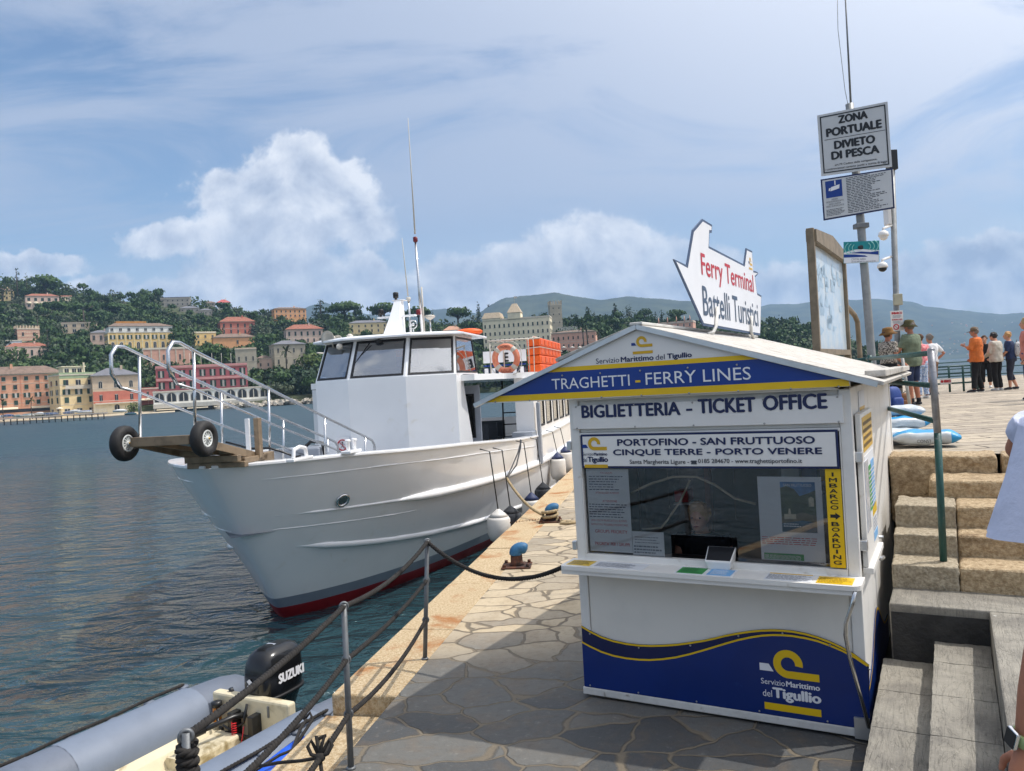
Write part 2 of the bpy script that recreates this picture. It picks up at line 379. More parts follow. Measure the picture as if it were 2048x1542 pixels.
greystone = mat('grey_stone', lin(176, 164, 142), 0.82, 0, 0.2, 40, 0.6, 60, col2=lin(140, 128, 108), fac=(.35, .65))
def slate_mat():
    mt = bpy.data.materials.new('grey_slab'); mt.use_nodes = True; t = NT(mt.node_tree); bs = mt.node_tree.nodes['Principled BSDF']
    co = t.n('ShaderNodeTexCoord').outputs['Object']
    def mp(sx, sy): nd = t.n('ShaderNodeMapping'); t.set(nd.inputs[0], co); nd.inputs['Scale'].default_value = (sx, sy, 1); return nd.outputs[0]
    big = t.noise(co, 2.2, 5, 0.6, 0.4); fine = t.noise(co, 60, 5, 0.7); grain = t.noise(mp(46, 3.0), 1.0, 5, 0.65, 1.2); crack = t.noise(mp(9, 1.6), 1.0, 3, 0.6, 2.5)
    c = t.mix(t.smooth(big, .35, .65), lin(146, 141, 130), lin(112, 108, 101)); c = t.mix(t.m('MULTIPLY', t.smooth(grain, .50, .72), .45), c, lin(84, 81, 76)); c = t.mix(t.m('MULTIPLY', t.smooth(fine, .5, .75), .35), c, lin(176, 170, 158))
    cr = t.smooth(t.m('ABSOLUTE', t.m('SUBTRACT', crack, .5)), .010, .0); c = t.mix(t.m('MULTIPLY', cr, .35), c, lin(48, 46, 42))
    vo = t.n('ShaderNodeTexVoronoi', feature='F1', i={'Vector': co, 'Scale': 7.0, 'Randomness': 1.0}); sp = t.m('MULTIPLY', t.smooth(vo.outputs['Distance'], .085, .06), t.m('GREATER_THAN', t.xyz(vo.outputs['Color'])[0], .62)); c = t.mix(t.m('MULTIPLY', sp, .8), c, lin(196, 194, 186))
    t.set(bs.inputs['Base Color'], c); bs.inputs['Roughness'].default_value = .72
    t.set(bs.inputs['Normal'], t.n('ShaderNodeBump', i={'Strength': .8, 'Distance': .012, 'Height': t.m('ADD', t.m('ADD', big, t.m('MULTIPLY', grain, .7)), t.m('SUBTRACT', t.m('MULTIPLY', fine, .3), t.m('MULTIPLY', cr, .25)))}).outputs[0])
    return mt
slate = slate_mat()
darkwall = mat('dark_wall', (0.035, 0.034, 0.033), 0.8, 0, 0.3, 7, 0.8, 30, col2=(0.02, 0.02, 0.02))  # near-black mottled facing of the landing's front
quaywall = mat('quay_wall', lin(110, 96, 78), 0.8, 0, 0.3, 3, 0.8, 14, col2=lin(70, 62, 52), stain=(lin(45, 48, 36), 0.9, 0.5, 0.7))
# ---- lower quay
IN = -2.351; OUT = -2.935
quay = [Q(IN + 0.0, -20), Q(IN, 140), Q(30, 140), Q(30, -20)]
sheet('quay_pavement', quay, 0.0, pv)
mb = MB(); r = random.Random(3); s = 6.05
while s < 130:
    ln = r.uniform(1.5, 2.4); dz = r.uniform(-0.008, 0.004)
    a, b = Q(OUT, s + 0.006, -0.42), Q(OUT, s + ln - 0.006, -0.42)
    mb.obox(a, b - a, qn * (IN - OUT - 0.004), kz * (0.42 + dz)); s += ln
s = 6.05
while s > -18:
    ln = r.uniform(1.6, 2.4)
    a, b = Q(OUT - 0.05, s - 0.006, -0.6), Q(OUT - 0.05, s - ln + 0.006, -0.6)
    mb.obox(a, b - a, qn * (IN - OUT + 0.044), kz * 0.43); s -= ln
tag(mb.build('quay_coping', granite, bevel=0.02, seg=3), kind='structure')
mb = MB(); mb.obox(Q(OUT + 0.03, -18, -4), qd * 158, qn * 0.5, kz * 3.55); tag(mb.build('quay_wall', quaywall), kind='structure')
# ---- upper pier deck
def deck_mat():
    mt = bpy.data.materials.new('pier_paving'); mt.use_nodes = True; t = NT(mt.node_tree); bs = mt.node_tree.nodes['Principled BSDF']
    pos = t.n('ShaderNodeNewGeometry').outputs['Position']
    mp = t.n('ShaderNodeMapping'); t.set(mp.inputs[0], t.vm('ADD', pos, t.vm('MULTIPLY', t.noise(pos, 2.5, 3, 0.6, 0, 'Color'), (0.10, 0.10, 0)))); mp.inputs['Rotation'].default_value = (0, 0, R_(4))
    br = t.n('ShaderNodeTexBrick', i={'Vector': mp.outputs[0], 'Scale': 1.0, 'Mortar Size': 0.018, 'Mortar Smooth': 0.6, 'Brick Width': 1.1, 'Row Height': 0.34, 'Color1': (1, 1, 1, 1), 'Color2': (0, 0, 0, 1), 'Mortar': (0.5, 0.5, 0.5, 1)})
    fine = t.noise(pos, 9, 7, 0.7); med = t.noise(pos, 1.4, 5, 0.6)
    c = t.mix(br.outputs['Color'], lin(186, 172, 150), lin(160, 148, 132))
    c = t.mix(t.smooth(med, 0.4, 0.7), c, lin(150, 138, 122))
    c = t.mix(t.m('MULTIPLY', t.smooth(fine, 0.48, 0.7), 0.6), c, lin(92, 84, 74))
    c = t.mix(br.outputs['Fac'], c, lin(84, 76, 66))
    t.set(bs.inputs['Base Color'], c); bs.inputs['Roughness'].default_value = 0.8
    h = t.m('ADD', t.m('MULTIPLY', t.m('SUBTRACT', 1.0, br.outputs['Fac']), 0.6), t.m('MULTIPLY', fine, 0.5))
    t.set(bs.inputs['Normal'], t.n('ShaderNodeBump', i={'Strength': 0.9, 'Distance': 0.03, 'Height': h}).outputs[0])
    return mt
PZ = 1.55
dk = deck_mat()
pe0 = K(2.0, 3.34); far0 = np.array([12.4, 36.5, 0])
sheet('pier_deck', [pe0, K(22, 3.34), (60, -2, 0), (70, 30, 0), (40, 39, 0), far0], PZ, dk)
mb = MB()
def wallseg(p, q, z0, z1, th=0.3):
    p, q = np.asarray(p, float), np.asarray(q, float); d = (q - p) / np.linalg.norm(q - p); nn = np.array([d[1], -d[0], 0])
    mb.obox(p + kz * z0, q - p, nn * th, kz * (z1 - z0))
wallseg(K(2.0, 3.36) , far0, -4, PZ - 0.004)
tag(mb.build('pier_wall', quaywall), kind='structure')
mb = MB(); wallseg(far0, np.array([40.0, 39, 0]), -4, PZ - 0.02, 0.4); tag(mb.build('pier_end_wall', quaywall), kind='structure')
# ---- steps up to the pier
steps = thing('stone_steps', 'worn golden granite steps with grey end blocks rising beside the kiosk', 'steps', K(2.15, 0.8), KA)
def SK_(x, y, z): return (x - 2.15, y - 0.8, z)
def blk(name, x0, x1, y0, y1, z0, z1, m_, bev=0.03, label=None):
    a, b = SK_(x0, y0, z0), SK_(x1, y1, z1); mbx = MB(); mbx.box(a[0], b[0], a[1], b[1], a[2], b[2])
    o = mbx.build(name, m_, steps, bevel=bev, seg=3)
    if label: o['label'] = label
    dsp = o.modifiers.new('sub', 'SUBSURF'); dsp.subdivision_type = 'SIMPLE'; dsp.levels = 4; dsp.render_levels = 4
    tx = bpy.data.textures.get('rough') or bpy.data.textures.new('rough', 'CLOUDS'); tx.noise_scale = 0.09; tx.noise_depth = 2
    d2 = o.modifiers.new('disp', 'DISPLACE'); d2.texture = tx; d2.strength = 0.03; d2.mid_level = 0.5; d2.texture_coords = 'GLOBAL'
    return o
ST = [(1.23, 0.72, 0.905), (1.60, 0.90, 1.074), (1.94, 1.07, 1.257)]
for i, (y0, z0, z1) in enumerate(ST):
    blk('step_end_block', 2.16, 2.62, y0 - 0.004, y0 + 0.5, z0 - 0.1, z1 - 0.003, greystone, 0.012)
    cuts = [[2.624, 5.1, 7.6], [2.624, 3.42, 5.4, 7.6], [2.624, 4.6, 7.6]][i]
    for a, b in zip(cuts[:-1], cuts[1:]): blk('step_block', a, b - 0.03, y0, y0 + 0.5, z0 - 0.1, z1, granite2)
blk('step_block', 2.42, 3.35, 2.42, 3.0, 1.15, 1.406, granite2); blk('step_block', 3.38, 7.6, 2.42, 3.0, 1.15, 1.406, granite2)
for a, b in ((1.86, 2.05), (2.06, 2.98), (3.02, 4.4), (4.43, 6.2), (6.22, 9)): blk('top_kerb_stone', a, b, 2.985, 3.45, 0.9, PZ + 0.02, granite2)
blk('tread_filler', 2.16, 2.42, 2.05, 3.0, 0.9, 1.17, greystone)
# ---- landing and the slabs beside the kiosk
def slab_mat():
    return slate
mb = MB()
mb.box(2.16, 9, 0.76, 1.30, -0.5, 0.72, 0); mb.box(2.795, 9, -9, 0.757, -0.5, 0.718, 0)
land = mb.build('stone_landing', [slate]); land.location = K0; land.rotation_euler = (0, 0, KA); tag(land, kind='structure')
b_ = land.modifiers.new('bevel', 'BEVEL'); b_.width = 0.012; b_.segments = 2
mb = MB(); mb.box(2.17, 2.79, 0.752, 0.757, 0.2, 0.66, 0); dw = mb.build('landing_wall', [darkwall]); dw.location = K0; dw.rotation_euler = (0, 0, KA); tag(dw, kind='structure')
mb = MB(); r = random.Random(8)
def slabrow(x0, x1, zf, cuts):
    for a, b in zip(cuts[:-1], cuts[1:]):
        za, zb = zf(a), zf(b)
        vs = [(x0, a + .004, -.3), (x1, a + .004, -.3), (x1, b - .004, -.3), (x0, b - .004, -.3), (x0, a + .004, za), (x1, a + .004, za), (x1, b - .004, zb), (x0, b - .004, zb)]
        mb.add(vs, [(0, 3, 2, 1), (4, 5, 6, 7), (0, 1, 5, 4), (1, 2, 6, 5), (2, 3, 7, 6), (3, 0, 4, 7)])
slabrow(2.105, 2.442, lambda y: 0.27 + 0.05 * y, [-9, -6, -4, -2.1, -1.1, -.35, .2, .75])
slabrow(2.446, 2.79, lambda y: 0.45 + 0.03 * y, [-9, -6, -4, -2.6, -1.6, -.75, -.2, .35, .75])
sl = mb.build('stone_slabs', [slate]); sl.location = K0; sl.rotation_euler = (0, 0, KA); tag(sl, kind='structure')
b_ = sl.modifiers.new('sub', 'SUBSURF'); b_.subdivision_type = 'SIMPLE'; b_.levels = b_.render_levels = 5
b_ = sl.modifiers.new('disp', 'DISPLACE'); b_.texture = bpy.data.textures['rough']; b_.strength = 0.012; b_.mid_level = .5; b_.texture_coords = 'GLOBAL'
# ================================================================ FAR SHORE: terrain, woods, mountains
def prof(pts, xu): return float(np.interp(xu, [p[0] for p in pts], [p[1] for p in pts]))
def uconv(lst):
    o = []
    for px, py in lst:
        xu, yu = unroll(px, py); o.append((xu, -yu))
    return sorted(o)
SKY_L = uconv([(-700, 470), (-300, 510), (0, 572), (60, 578), (120, 584), (200, 600), (300, 606), (350, 609), (420, 622), (500, 638), (560, 648), (640, 650), (720, 652), (800, 660), (900, 664), (1000, 660), (1100, 655), (1200, 662), (1300, 660), (1400, 665), (1500, 672), (1560, 664), (1640, 672), (1690, 700), (1720, 735), (1760, 745)])
RIDGE_Y = [(-1700, 900), (-1000, 760), (-600, 740), (-350, 660), (0, 640), (300, 640), (600, 620), (760, 600)]
SHORE_Y = [(-1700, 330), (-1000, 335), (-380, 350), (0, 400), (300, 420), (760, 480)]
def terr(xu, wv):
    ys = prof(SHORE_Y, xu); yr = prof(RIDGE_Y, xu); es = -(HC + 1.1 - 1.0) * F / ys * 0.55; er = prof(SKY_L, xu)
    Y = ys + (yr - ys) * wv; e = es + (er - es) * wv ** 0.85
    return np.array([xu / F * Y, Y, HC + e / F * Y])
def terr_at(px, py):
    """depth at which the slope shows at this pixel"""
    xu, yu = unroll(px, py); ys = prof(SHORE_Y, xu); yr = prof(RIDGE_Y, xu); es = -(HC + 1.1 - 1.0) * F / ys * 0.55; er = prof(SKY_L, xu)
    wv = min(1.0, max(0.0, (-yu - es) / (er - es))) ** (1 / 0.85)
    return ys + (yr - ys) * wv
leafgnd = mat('hill_ground', (0.045, 0.06, 0.022), 0.95, 0, 0.3, 0.05, 0, col2=(0.09, 0.085, 0.045), fac=(0.45, 0.7))
mb = MB(); xs = np.linspace(-1700, 770, 70); ws = [0, .03, .1, .2, .3, .4, .5, .6, .7, .8, .9, 1.0, 1.12, 1.6]
vs = []
for xu in xs:
    for wv in ws:
        if wv <= 1.0: p = terr(xu, wv)
        else:
            p = terr(xu, 1.0); ex = (wv - 1) * 500; p = np.array([p[0] * (1 + ex / p[1]), p[1] + ex, p[2] - (wv - 1) * 150])
        vs.append(p)
    p = terr(xu, 0.0); vs.append(np.array([p[0], p[1], -3.0]))
nw = len(ws) + 1; fs = []
for i in range(len(xs) - 1):
    for j in range(len(ws) - 1): fs.append((i * nw + j, (i + 1) * nw + j, (i + 1) * nw + j + 1, i * nw + j + 1))
    fs.append((i * nw + nw - 1, (i + 1) * nw + nw - 1, (i + 1) * nw, i * nw))
mb.add(vs, fs, 0, True); tag(mb.build('hillside', leafgnd), kind='structure')
# ---- mountains
def mount_mat(name, c1, c2, sc):
    return mat(name, c1, 0.95, 0, 0.2, sc, 0.9, sc * 5, col2=c2)
def mountain(name, sky, Y, m_, base=-40, seed=1, folds=1.0):
    pts = uconv(sky); x0, x1 = pts[0][0], pts[-1][0]; n = 170; rr = np.random.default_rng(seed)
    ph = rr.uniform(0, 6.28, 12); fq = rr.uniform(0.008, 0.05, 12)
    mb = MB(); vs = []; rows = 14
    for i in range(n + 1):
        xu = x0 + (x1 - x0) * i / n; e = prof(pts, xu)
        jag = sum(math.sin(fq[k] * 2.2 * xu + ph[k]) for k in range(12)) * 0.35 + rr.normal(0, .28)
        e = e + jag
        for j in range(rows + 1):
            wv = j / rows
            fold = sum(math.sin(fq[k] * xu + ph[k] + wv * 2.5) for k in range(12)) / 6
            d = Y * (0.62 + 0.38 * wv) + fold * 90 * folds * math.sin(math.pi * min(1, wv * 1.1)); z = (HC + e * Y / F) * (wv ** 1.15) + base * (1 - wv) * 0.1
            if j == 0: z = -3
            vs.append((xu / F * d * (1.0), d, z if j else -3))
        vs.append((xu / F * Y * 1.15, Y * 1.25, -3))
    q = rows + 2; fs = [(i * q + j, (i + 1) * q + j, (i + 1) * q + j + 1, i * q + j + 1) for i in range(n) for j in range(rows + 1)]
    mb.add(vs, fs, 0, True); o = mb.build(name, m_); tag(o, kind='structure'); return o
mtn = mount_mat('mountain_woods', (0.018, 0.034, 0.018), (0.050, 0.066, 0.034), 0.008)
mountain('mountain', [(880, 650), (940, 638), (975, 612), (1010, 596), (1060, 592), (1110, 584), (1150, 592), (1200, 600), (1255, 592), (1300, 598), (1345, 599), (1400, 606), (1460, 620), (1560, 640), (1700, 660)], 3600, mtn, seed=5)
mountain('mountain', [(1420, 650), (1500, 618), (1540, 608), (1600, 607), (1680, 599), (1740, 598), (1790, 601), (1830, 604), (1850, 612), (1900, 620), (1960, 624), (2010, 628), (2048, 626), (2120, 640), (2300, 660), (2600, 690)], 5600, mtn, seed=9, folds=2.4)
mountain('mountain', [(540, 660), (580, 632), (620, 612), (650, 606), (700, 622), (760, 632), (830, 624), (890, 617), (960, 628), (1020, 640), (1100, 660)], 4800, mtn, seed=13)
# ---- foliage
def leaf_mat(name, c1, c2, c3):
    mt = bpy.data.materials.new(name); mt.use_nodes = True; t = NT(mt.node_tree); bs = mt.node_tree.nodes['Principled BSDF']
    oi = t.n('ShaderNodeObjectInfo'); pos = t.n('ShaderNodeNewGeometry')
    nz = t.noise(pos.outputs['Position'], 0.09, 3, 0.6); nz2 = t.noise(pos.outputs['Position'], 0.9, 4, 0.6)
    rnd = t.m('ADD', t.m('MULTIPLY', oi.outputs['Random'], 0.5), t.m('MULTIPLY', nz, 0.6))
    c = t.mix(t.smooth(rnd, 0.25, 0.75), c1, c2); c = t.mix(t.m('MULTIPLY', t.smooth(nz2, 0.5, 0.7), 0.7), c, c3)
    t.set(bs.inputs['Base Color'], c); bs.inputs['Roughness'].default_value = 0.65; bs.inputs['Specular IOR Level'].default_value = 0.25
    MATS[name] = mt; return mt
pine_m = leaf_mat('pine_needles', (0.033, 0.072, 0.019), (0.054, 0.102, 0.027), (0.083, 0.135, 0.033))
broad_m = leaf_mat('broad_leaves', (0.045, 0.087, 0.022), (0.083, 0.128, 0.036), (0.128, 0.173, 0.053))
dark_m = leaf_mat('cypress_leaves', (0.018, 0.042, 0.018), (0.027, 0.054, 0.021), (0.042, 0.075, 0.027))
olive_m = leaf_mat('olive_leaves', (0.07, 0.09, 0.05), (0.09, 0.11, 0.06), (0.11, 0.13, 0.075))
lime_m = leaf_mat('fresh_leaves', (0.075, 0.11, 0.018), (0.10, 0.14, 0.025), (0.14, 0.17, 0.035))
palm_m = leaf_mat('palm_leaves', (0.04, 0.06, 0.02), (0.06, 0.08, 0.028), (0.09, 0.11, 0.045))
bark = mat('bark', (0.11, 0.085, 0.062), 0.9, 0, 0.4, 2.0)
def clump(n, blobs, size, r, tri=True):
    """n small leaf faces scattered over a set of ellipsoid lobes (c, radii), returned as numpy verts"""
    wts = np.array([b[1][0] * b[1][1] + b[1][0] * b[1][2] for b in blobs]); wts = wts / wts.sum()
    k = r.choice(len(blobs), n, p=wts); d = r.normal(size=(n, 3)); d /= np.linalg.norm(d, axis=1)[:, None]
    rad = 0.72 + 0.36 * r.random(n) ** 0.6
    C = np.array([b[0] for b in blobs], float)[k]; Rr = np.array([b[1] for b in blobs], float)[k]
    P = C + d * Rr * rad[:, None]
    nr = d + r.normal(size=(n, 3)) * 0.33; nr /= np.linalg.norm(nr, axis=1)[:, None]
    a = np.cross(nr, r.normal(size=(n, 3))); a /= np.linalg.norm(a, axis=1)[:, None] + 1e-9; b = np.cross(nr, a)
    s = size * r.uniform(0.6, 1.4, n)[:, None]
    return np.stack([P - a * s - b * s * .6, P + a * s - b * s * .4, P + a * s * .5 + b * s, P - a * s * .7 + b * s * .8], 1).reshape(-1, 3)
def quads(name, V, m_, parent=None):
    n = len(V) // 4; me = bpy.data.meshes.new(name); me.vertices.add(4 * n); me.vertices.foreach_set('co', np.asarray(V, np.float32).ravel())
    me.loops.add(4 * n); me.loops.foreach_set('vertex_index', np.arange(4 * n, dtype=np.int32)); me.polygons.add(n)
    me.polygons.foreach_set('loop_start', np.arange(0, 4 * n, 4, dtype=np.int32)); me.polygons.foreach_set('loop_total', np.full(n, 4, np.int32))
    me.materials.append(m_); me.update(calc_edges=True); me.validate()
    o = bpy.data.objects.new(name, me); COL.objects.link(o)
    if parent: o.parent = parent
    return o
def lobes_round(r, w, h):
    return [((r.normal(0, w * .22), r.normal(0, w * .22), h * (.45 + r.normal(0, .16))), (w * r.uniform(.24, .36), w * r.uniform(.24, .36), h * r.uniform(.22, .33))) for _ in range(9)]
def crown_of(kind, w, h, r, n=420):
    if kind == 'umbrella':       # flat lens on bare limbs
        bl = [((math.cos(a) * w * .30 * q, math.sin(a) * w * .30 * q, h * (.80 - .10 * q) + r.normal(0, h * .02)), (w * .23, w * .23, h * .12)) for a, q in zip(r.uniform(0, 6.28, 12), r.uniform(.2, 1.0, 12))]
        bl.append(((0, 0, h * .85), (w * .32, w * .32, h * .12))); return clump(n, bl, w * (.040 if n > 200 else .07), r)
    if kind == 'cypress':
        bl = [((r.normal(0, w * .06), r.normal(0, w * .06), h * (0.08 + .9 * q)), (w * .5 * (1 - q) ** .55 + .1, w * .5 * (1 - q) ** .55 + .1, h * .12)) for q in np.linspace(0.02, .93, 10)]
        return clump(n, bl, w * .09, r)
    if kind == 'cedar':          # flat tiers narrowing to the top
        bl = []
        for q in np.linspace(.16, .96, 8):
            wr = w * .5 * (1.08 - q) ** .7
            for a in r.uniform(0, 6.28, 6): bl.append(((math.cos(a) * wr * .55, math.sin(a) * wr * .55, h * q + r.normal(0, h * .015)), (wr * .5, wr * .5, h * .030)))
        return clump(n, bl, w * .032, r)
    if kind == 'palm':
        V = []
        for a in r.uniform(0, 6.28, 30):
            el = r.uniform(-.5, 1.3); L = w * .5 * r.uniform(.8, 1.1); p = np.array([0, 0, h * .93]); dr = np.array([math.cos(a) * math.cos(el), math.sin(a) * math.cos(el), math.sin(el)]); sd = np.array([-math.sin(a), math.cos(a), 0]) * w * .045
            for k in range(5):
                q = p + dr * L / 5; f1 = math.sin(math.pi * (k + .3) / 5.6); f2 = math.sin(math.pi * (k + 1.3) / 5.6) if k < 4 else .1
                V += [p - sd * f1, p + sd * f1, q + sd * f2, q - sd * f2]; p = q; dr = dr + np.array([0, 0, -.26]); dr /= np.linalg.norm(dr)
        return np.array(V)
    return clump(n, lobes_round(r, w, h), w * (.045 if n > 200 else .075), r)
def trunk_of(kind, w, h, r):
    mb = MB()
    if kind == 'umbrella':
        mb.tube([(0, 0, -2), (w * .01, 0, h * .35), (w * .02, .1, h * .66)], [w * .035, w * .028, w * .02], 7)
        for a in r.uniform(0, 6.28, 6): mb.tube([(w * .012, .05, h * .45), (math.cos(a) * w * .12, math.sin(a) * w * .12, h * .63), (math.cos(a) * w * .28, math.sin(a) * w * .28, h * .78)], [w * .018, w * .013, w * .006], 5)
    elif kind == 'palm': mb.tube([(0, 0, -2), (.2, 0, h * .5), (0, 0, h * .95)], [h * .035, h * .026, h * .03], 7)
    elif kind in ('cypress', 'cedar'):
        mb.tube([(0, 0, -2), (0, 0, h * .5), (0, 0, h * .95)], [w * .06, w * .04, w * .008], 6)
    else:
        mb.tube([(0, 0, -2), (w * .02, 0, h * .4)], [w * .045, w * .03], 6)
        for a in r.uniform(0, 6.28, 5): mb.tube([(w * .01, 0, h * .25), (math.cos(a) * w * .2, math.sin(a) * w * .2, h * .6)], [w * .024, w * .008], 5)
    return mb
_proto = {}
def tree(kind, label, px, top, base, wpx, m_, Y=None, n=420, group=None, name=None):
    """a tree whose crown top and foot show at these rows, wpx wide"""
    group = group or {'umbrella': 'umbrella pines across the bay', 'cypress': 'cypresses and firs across the bay', 'cedar': 'cedars and conifers across the bay', 'palm': 'palms across the bay', 'round': 'broadleaf trees across the bay'}[kind]
    Y = Y or terr_at(px, base); pb = D(px, base, Y); pt = D(px, top, Y); h = (pt - pb)[2]; wd = wpx / F * Y
    nm = name or {'umbrella': 'umbrella_pine', 'cypress': 'cypress_tree', 'cedar': 'cedar_tree', 'palm': 'palm_tree', 'round': 'broadleaf_tree'}[kind]
    t_ = thing(nm, label, {'umbrella': 'pine tree', 'palm': 'palm tree'}.get(kind, 'tree'), pb, rng.uniform(0, 6.28) if kind != 'x' else 0, group)
    key = (kind, m_.name, round(h / wd, 1), n)
    r = np.random.default_rng(int(px * 7 + top))
    quads('crown', crown_of(kind, wd, h, r, n), m_, t_)
    trunk_of(kind, wd, h, r).build('trunk', bark, t_)
    return t_
# ================================================================ TOWN
def wall_m(name, rgb, var=.16):
    c = lin(*rgb); g = sum(c) / 3; return mat('wall_' + name, tuple(min(.88, (v * .86 + g * .14) * 1.18) for v in c), 0.85, 0, var, 0.35, 0, fac=(.4, .7))
tile_r = mat('roof_terracotta', lin(152, 96, 76), .85, 0, .25, .6); tile_b = mat('roof_brown', lin(128, 108, 94), .85, 0, .25, .6); tile_s = mat('roof_slate', lin(112, 112, 118), .7, 0, .2, .6); tile_o = mat('roof_orange', lin(200, 140, 72), .85, 0, .2, .6)
shut = mat('green_shutter', lin(44, 74, 62), .7, 0, .2, 1.0); pane = mat('window_pane', (0.03, 0.035, 0.04), .12, 0, .3, .8); frame_w = mat('window_frame', lin(206, 200, 188), .7, 0, .1, 1); trim_w = mat('cornice', lin(214, 204, 186), .8, 0, .12, .5)
awn = mat('cream_awning', lin(228, 214, 186), .8, 0, .1, .6); iron = mat('dark_iron', (0.02, 0.022, 0.022), .6)
_wm = {}
def window_mesh(kind, w, h):
    key = (kind, round(w, 2), round(h, 2))
    if key in _wm: return dup(_wm[key])
    mb = MB()
    if kind == 'arch':
        n = 8; pts = [(-w / 2, 0), (w / 2, 0)] + [(w / 2 * math.cos(math.pi * i / n), h - w / 2 + w / 2 * math.sin(math.pi * i / n)) for i in range(n + 1)]
        mb.prism(pts, (0, .02, -h / 2), (1, 0, 0), (0, 0, 1), (0, .10, 0), 0)
        po = [(p[0] * 1.22, p[1] * 1.06 if p[1] > 0 else -h * .03) for p in pts]
        mb.prism(po, (0, .06, -h / 2), (1, 0, 0), (0, 0, 1), (0, .10, 0), 1); mb.box(-.05 * w, .05 * w, -.03, .03, -h / 2, h * .42, 1)
    else:
        mb.box(-w / 2, w / 2, .0, .12, -h / 2, h / 2, 0)
        mb.box(-w * .62, w * .62, -.10, .10, -h / 2 - .16, -h / 2, 1)
        if kind == 'closed': mb.box(-w * .5, w * .5, -.05, -.005, -h / 2, h / 2, 2)
        elif kind == 'shut':
            for s_ in (-1, 1): mb.box(min(s_ * w * .5, s_ * w * 1.0), max(s_ * w * .5, s_ * w * 1.0), -.08, .04, -h / 2, h / 2, 2)
            mb.box(-w * .30, w * .36, -.03, -.003, -h / 2, h * .5, 1)
        elif kind == 'half':
            mb.box(-w * .5, 0, -.06, -.005, -h / 2, h / 2, 2)
        else:
            mb.box(-w * .5, w * .5, -.04, -.004, h * .43, h * .5, 1); mb.box(-w * .04, w * .04, -.04, -.004, -h / 2, h * .43, 1)
    o = mb.build('window', [pane, frame_w, shut]); _wm[key] = o; return o
BOX = []
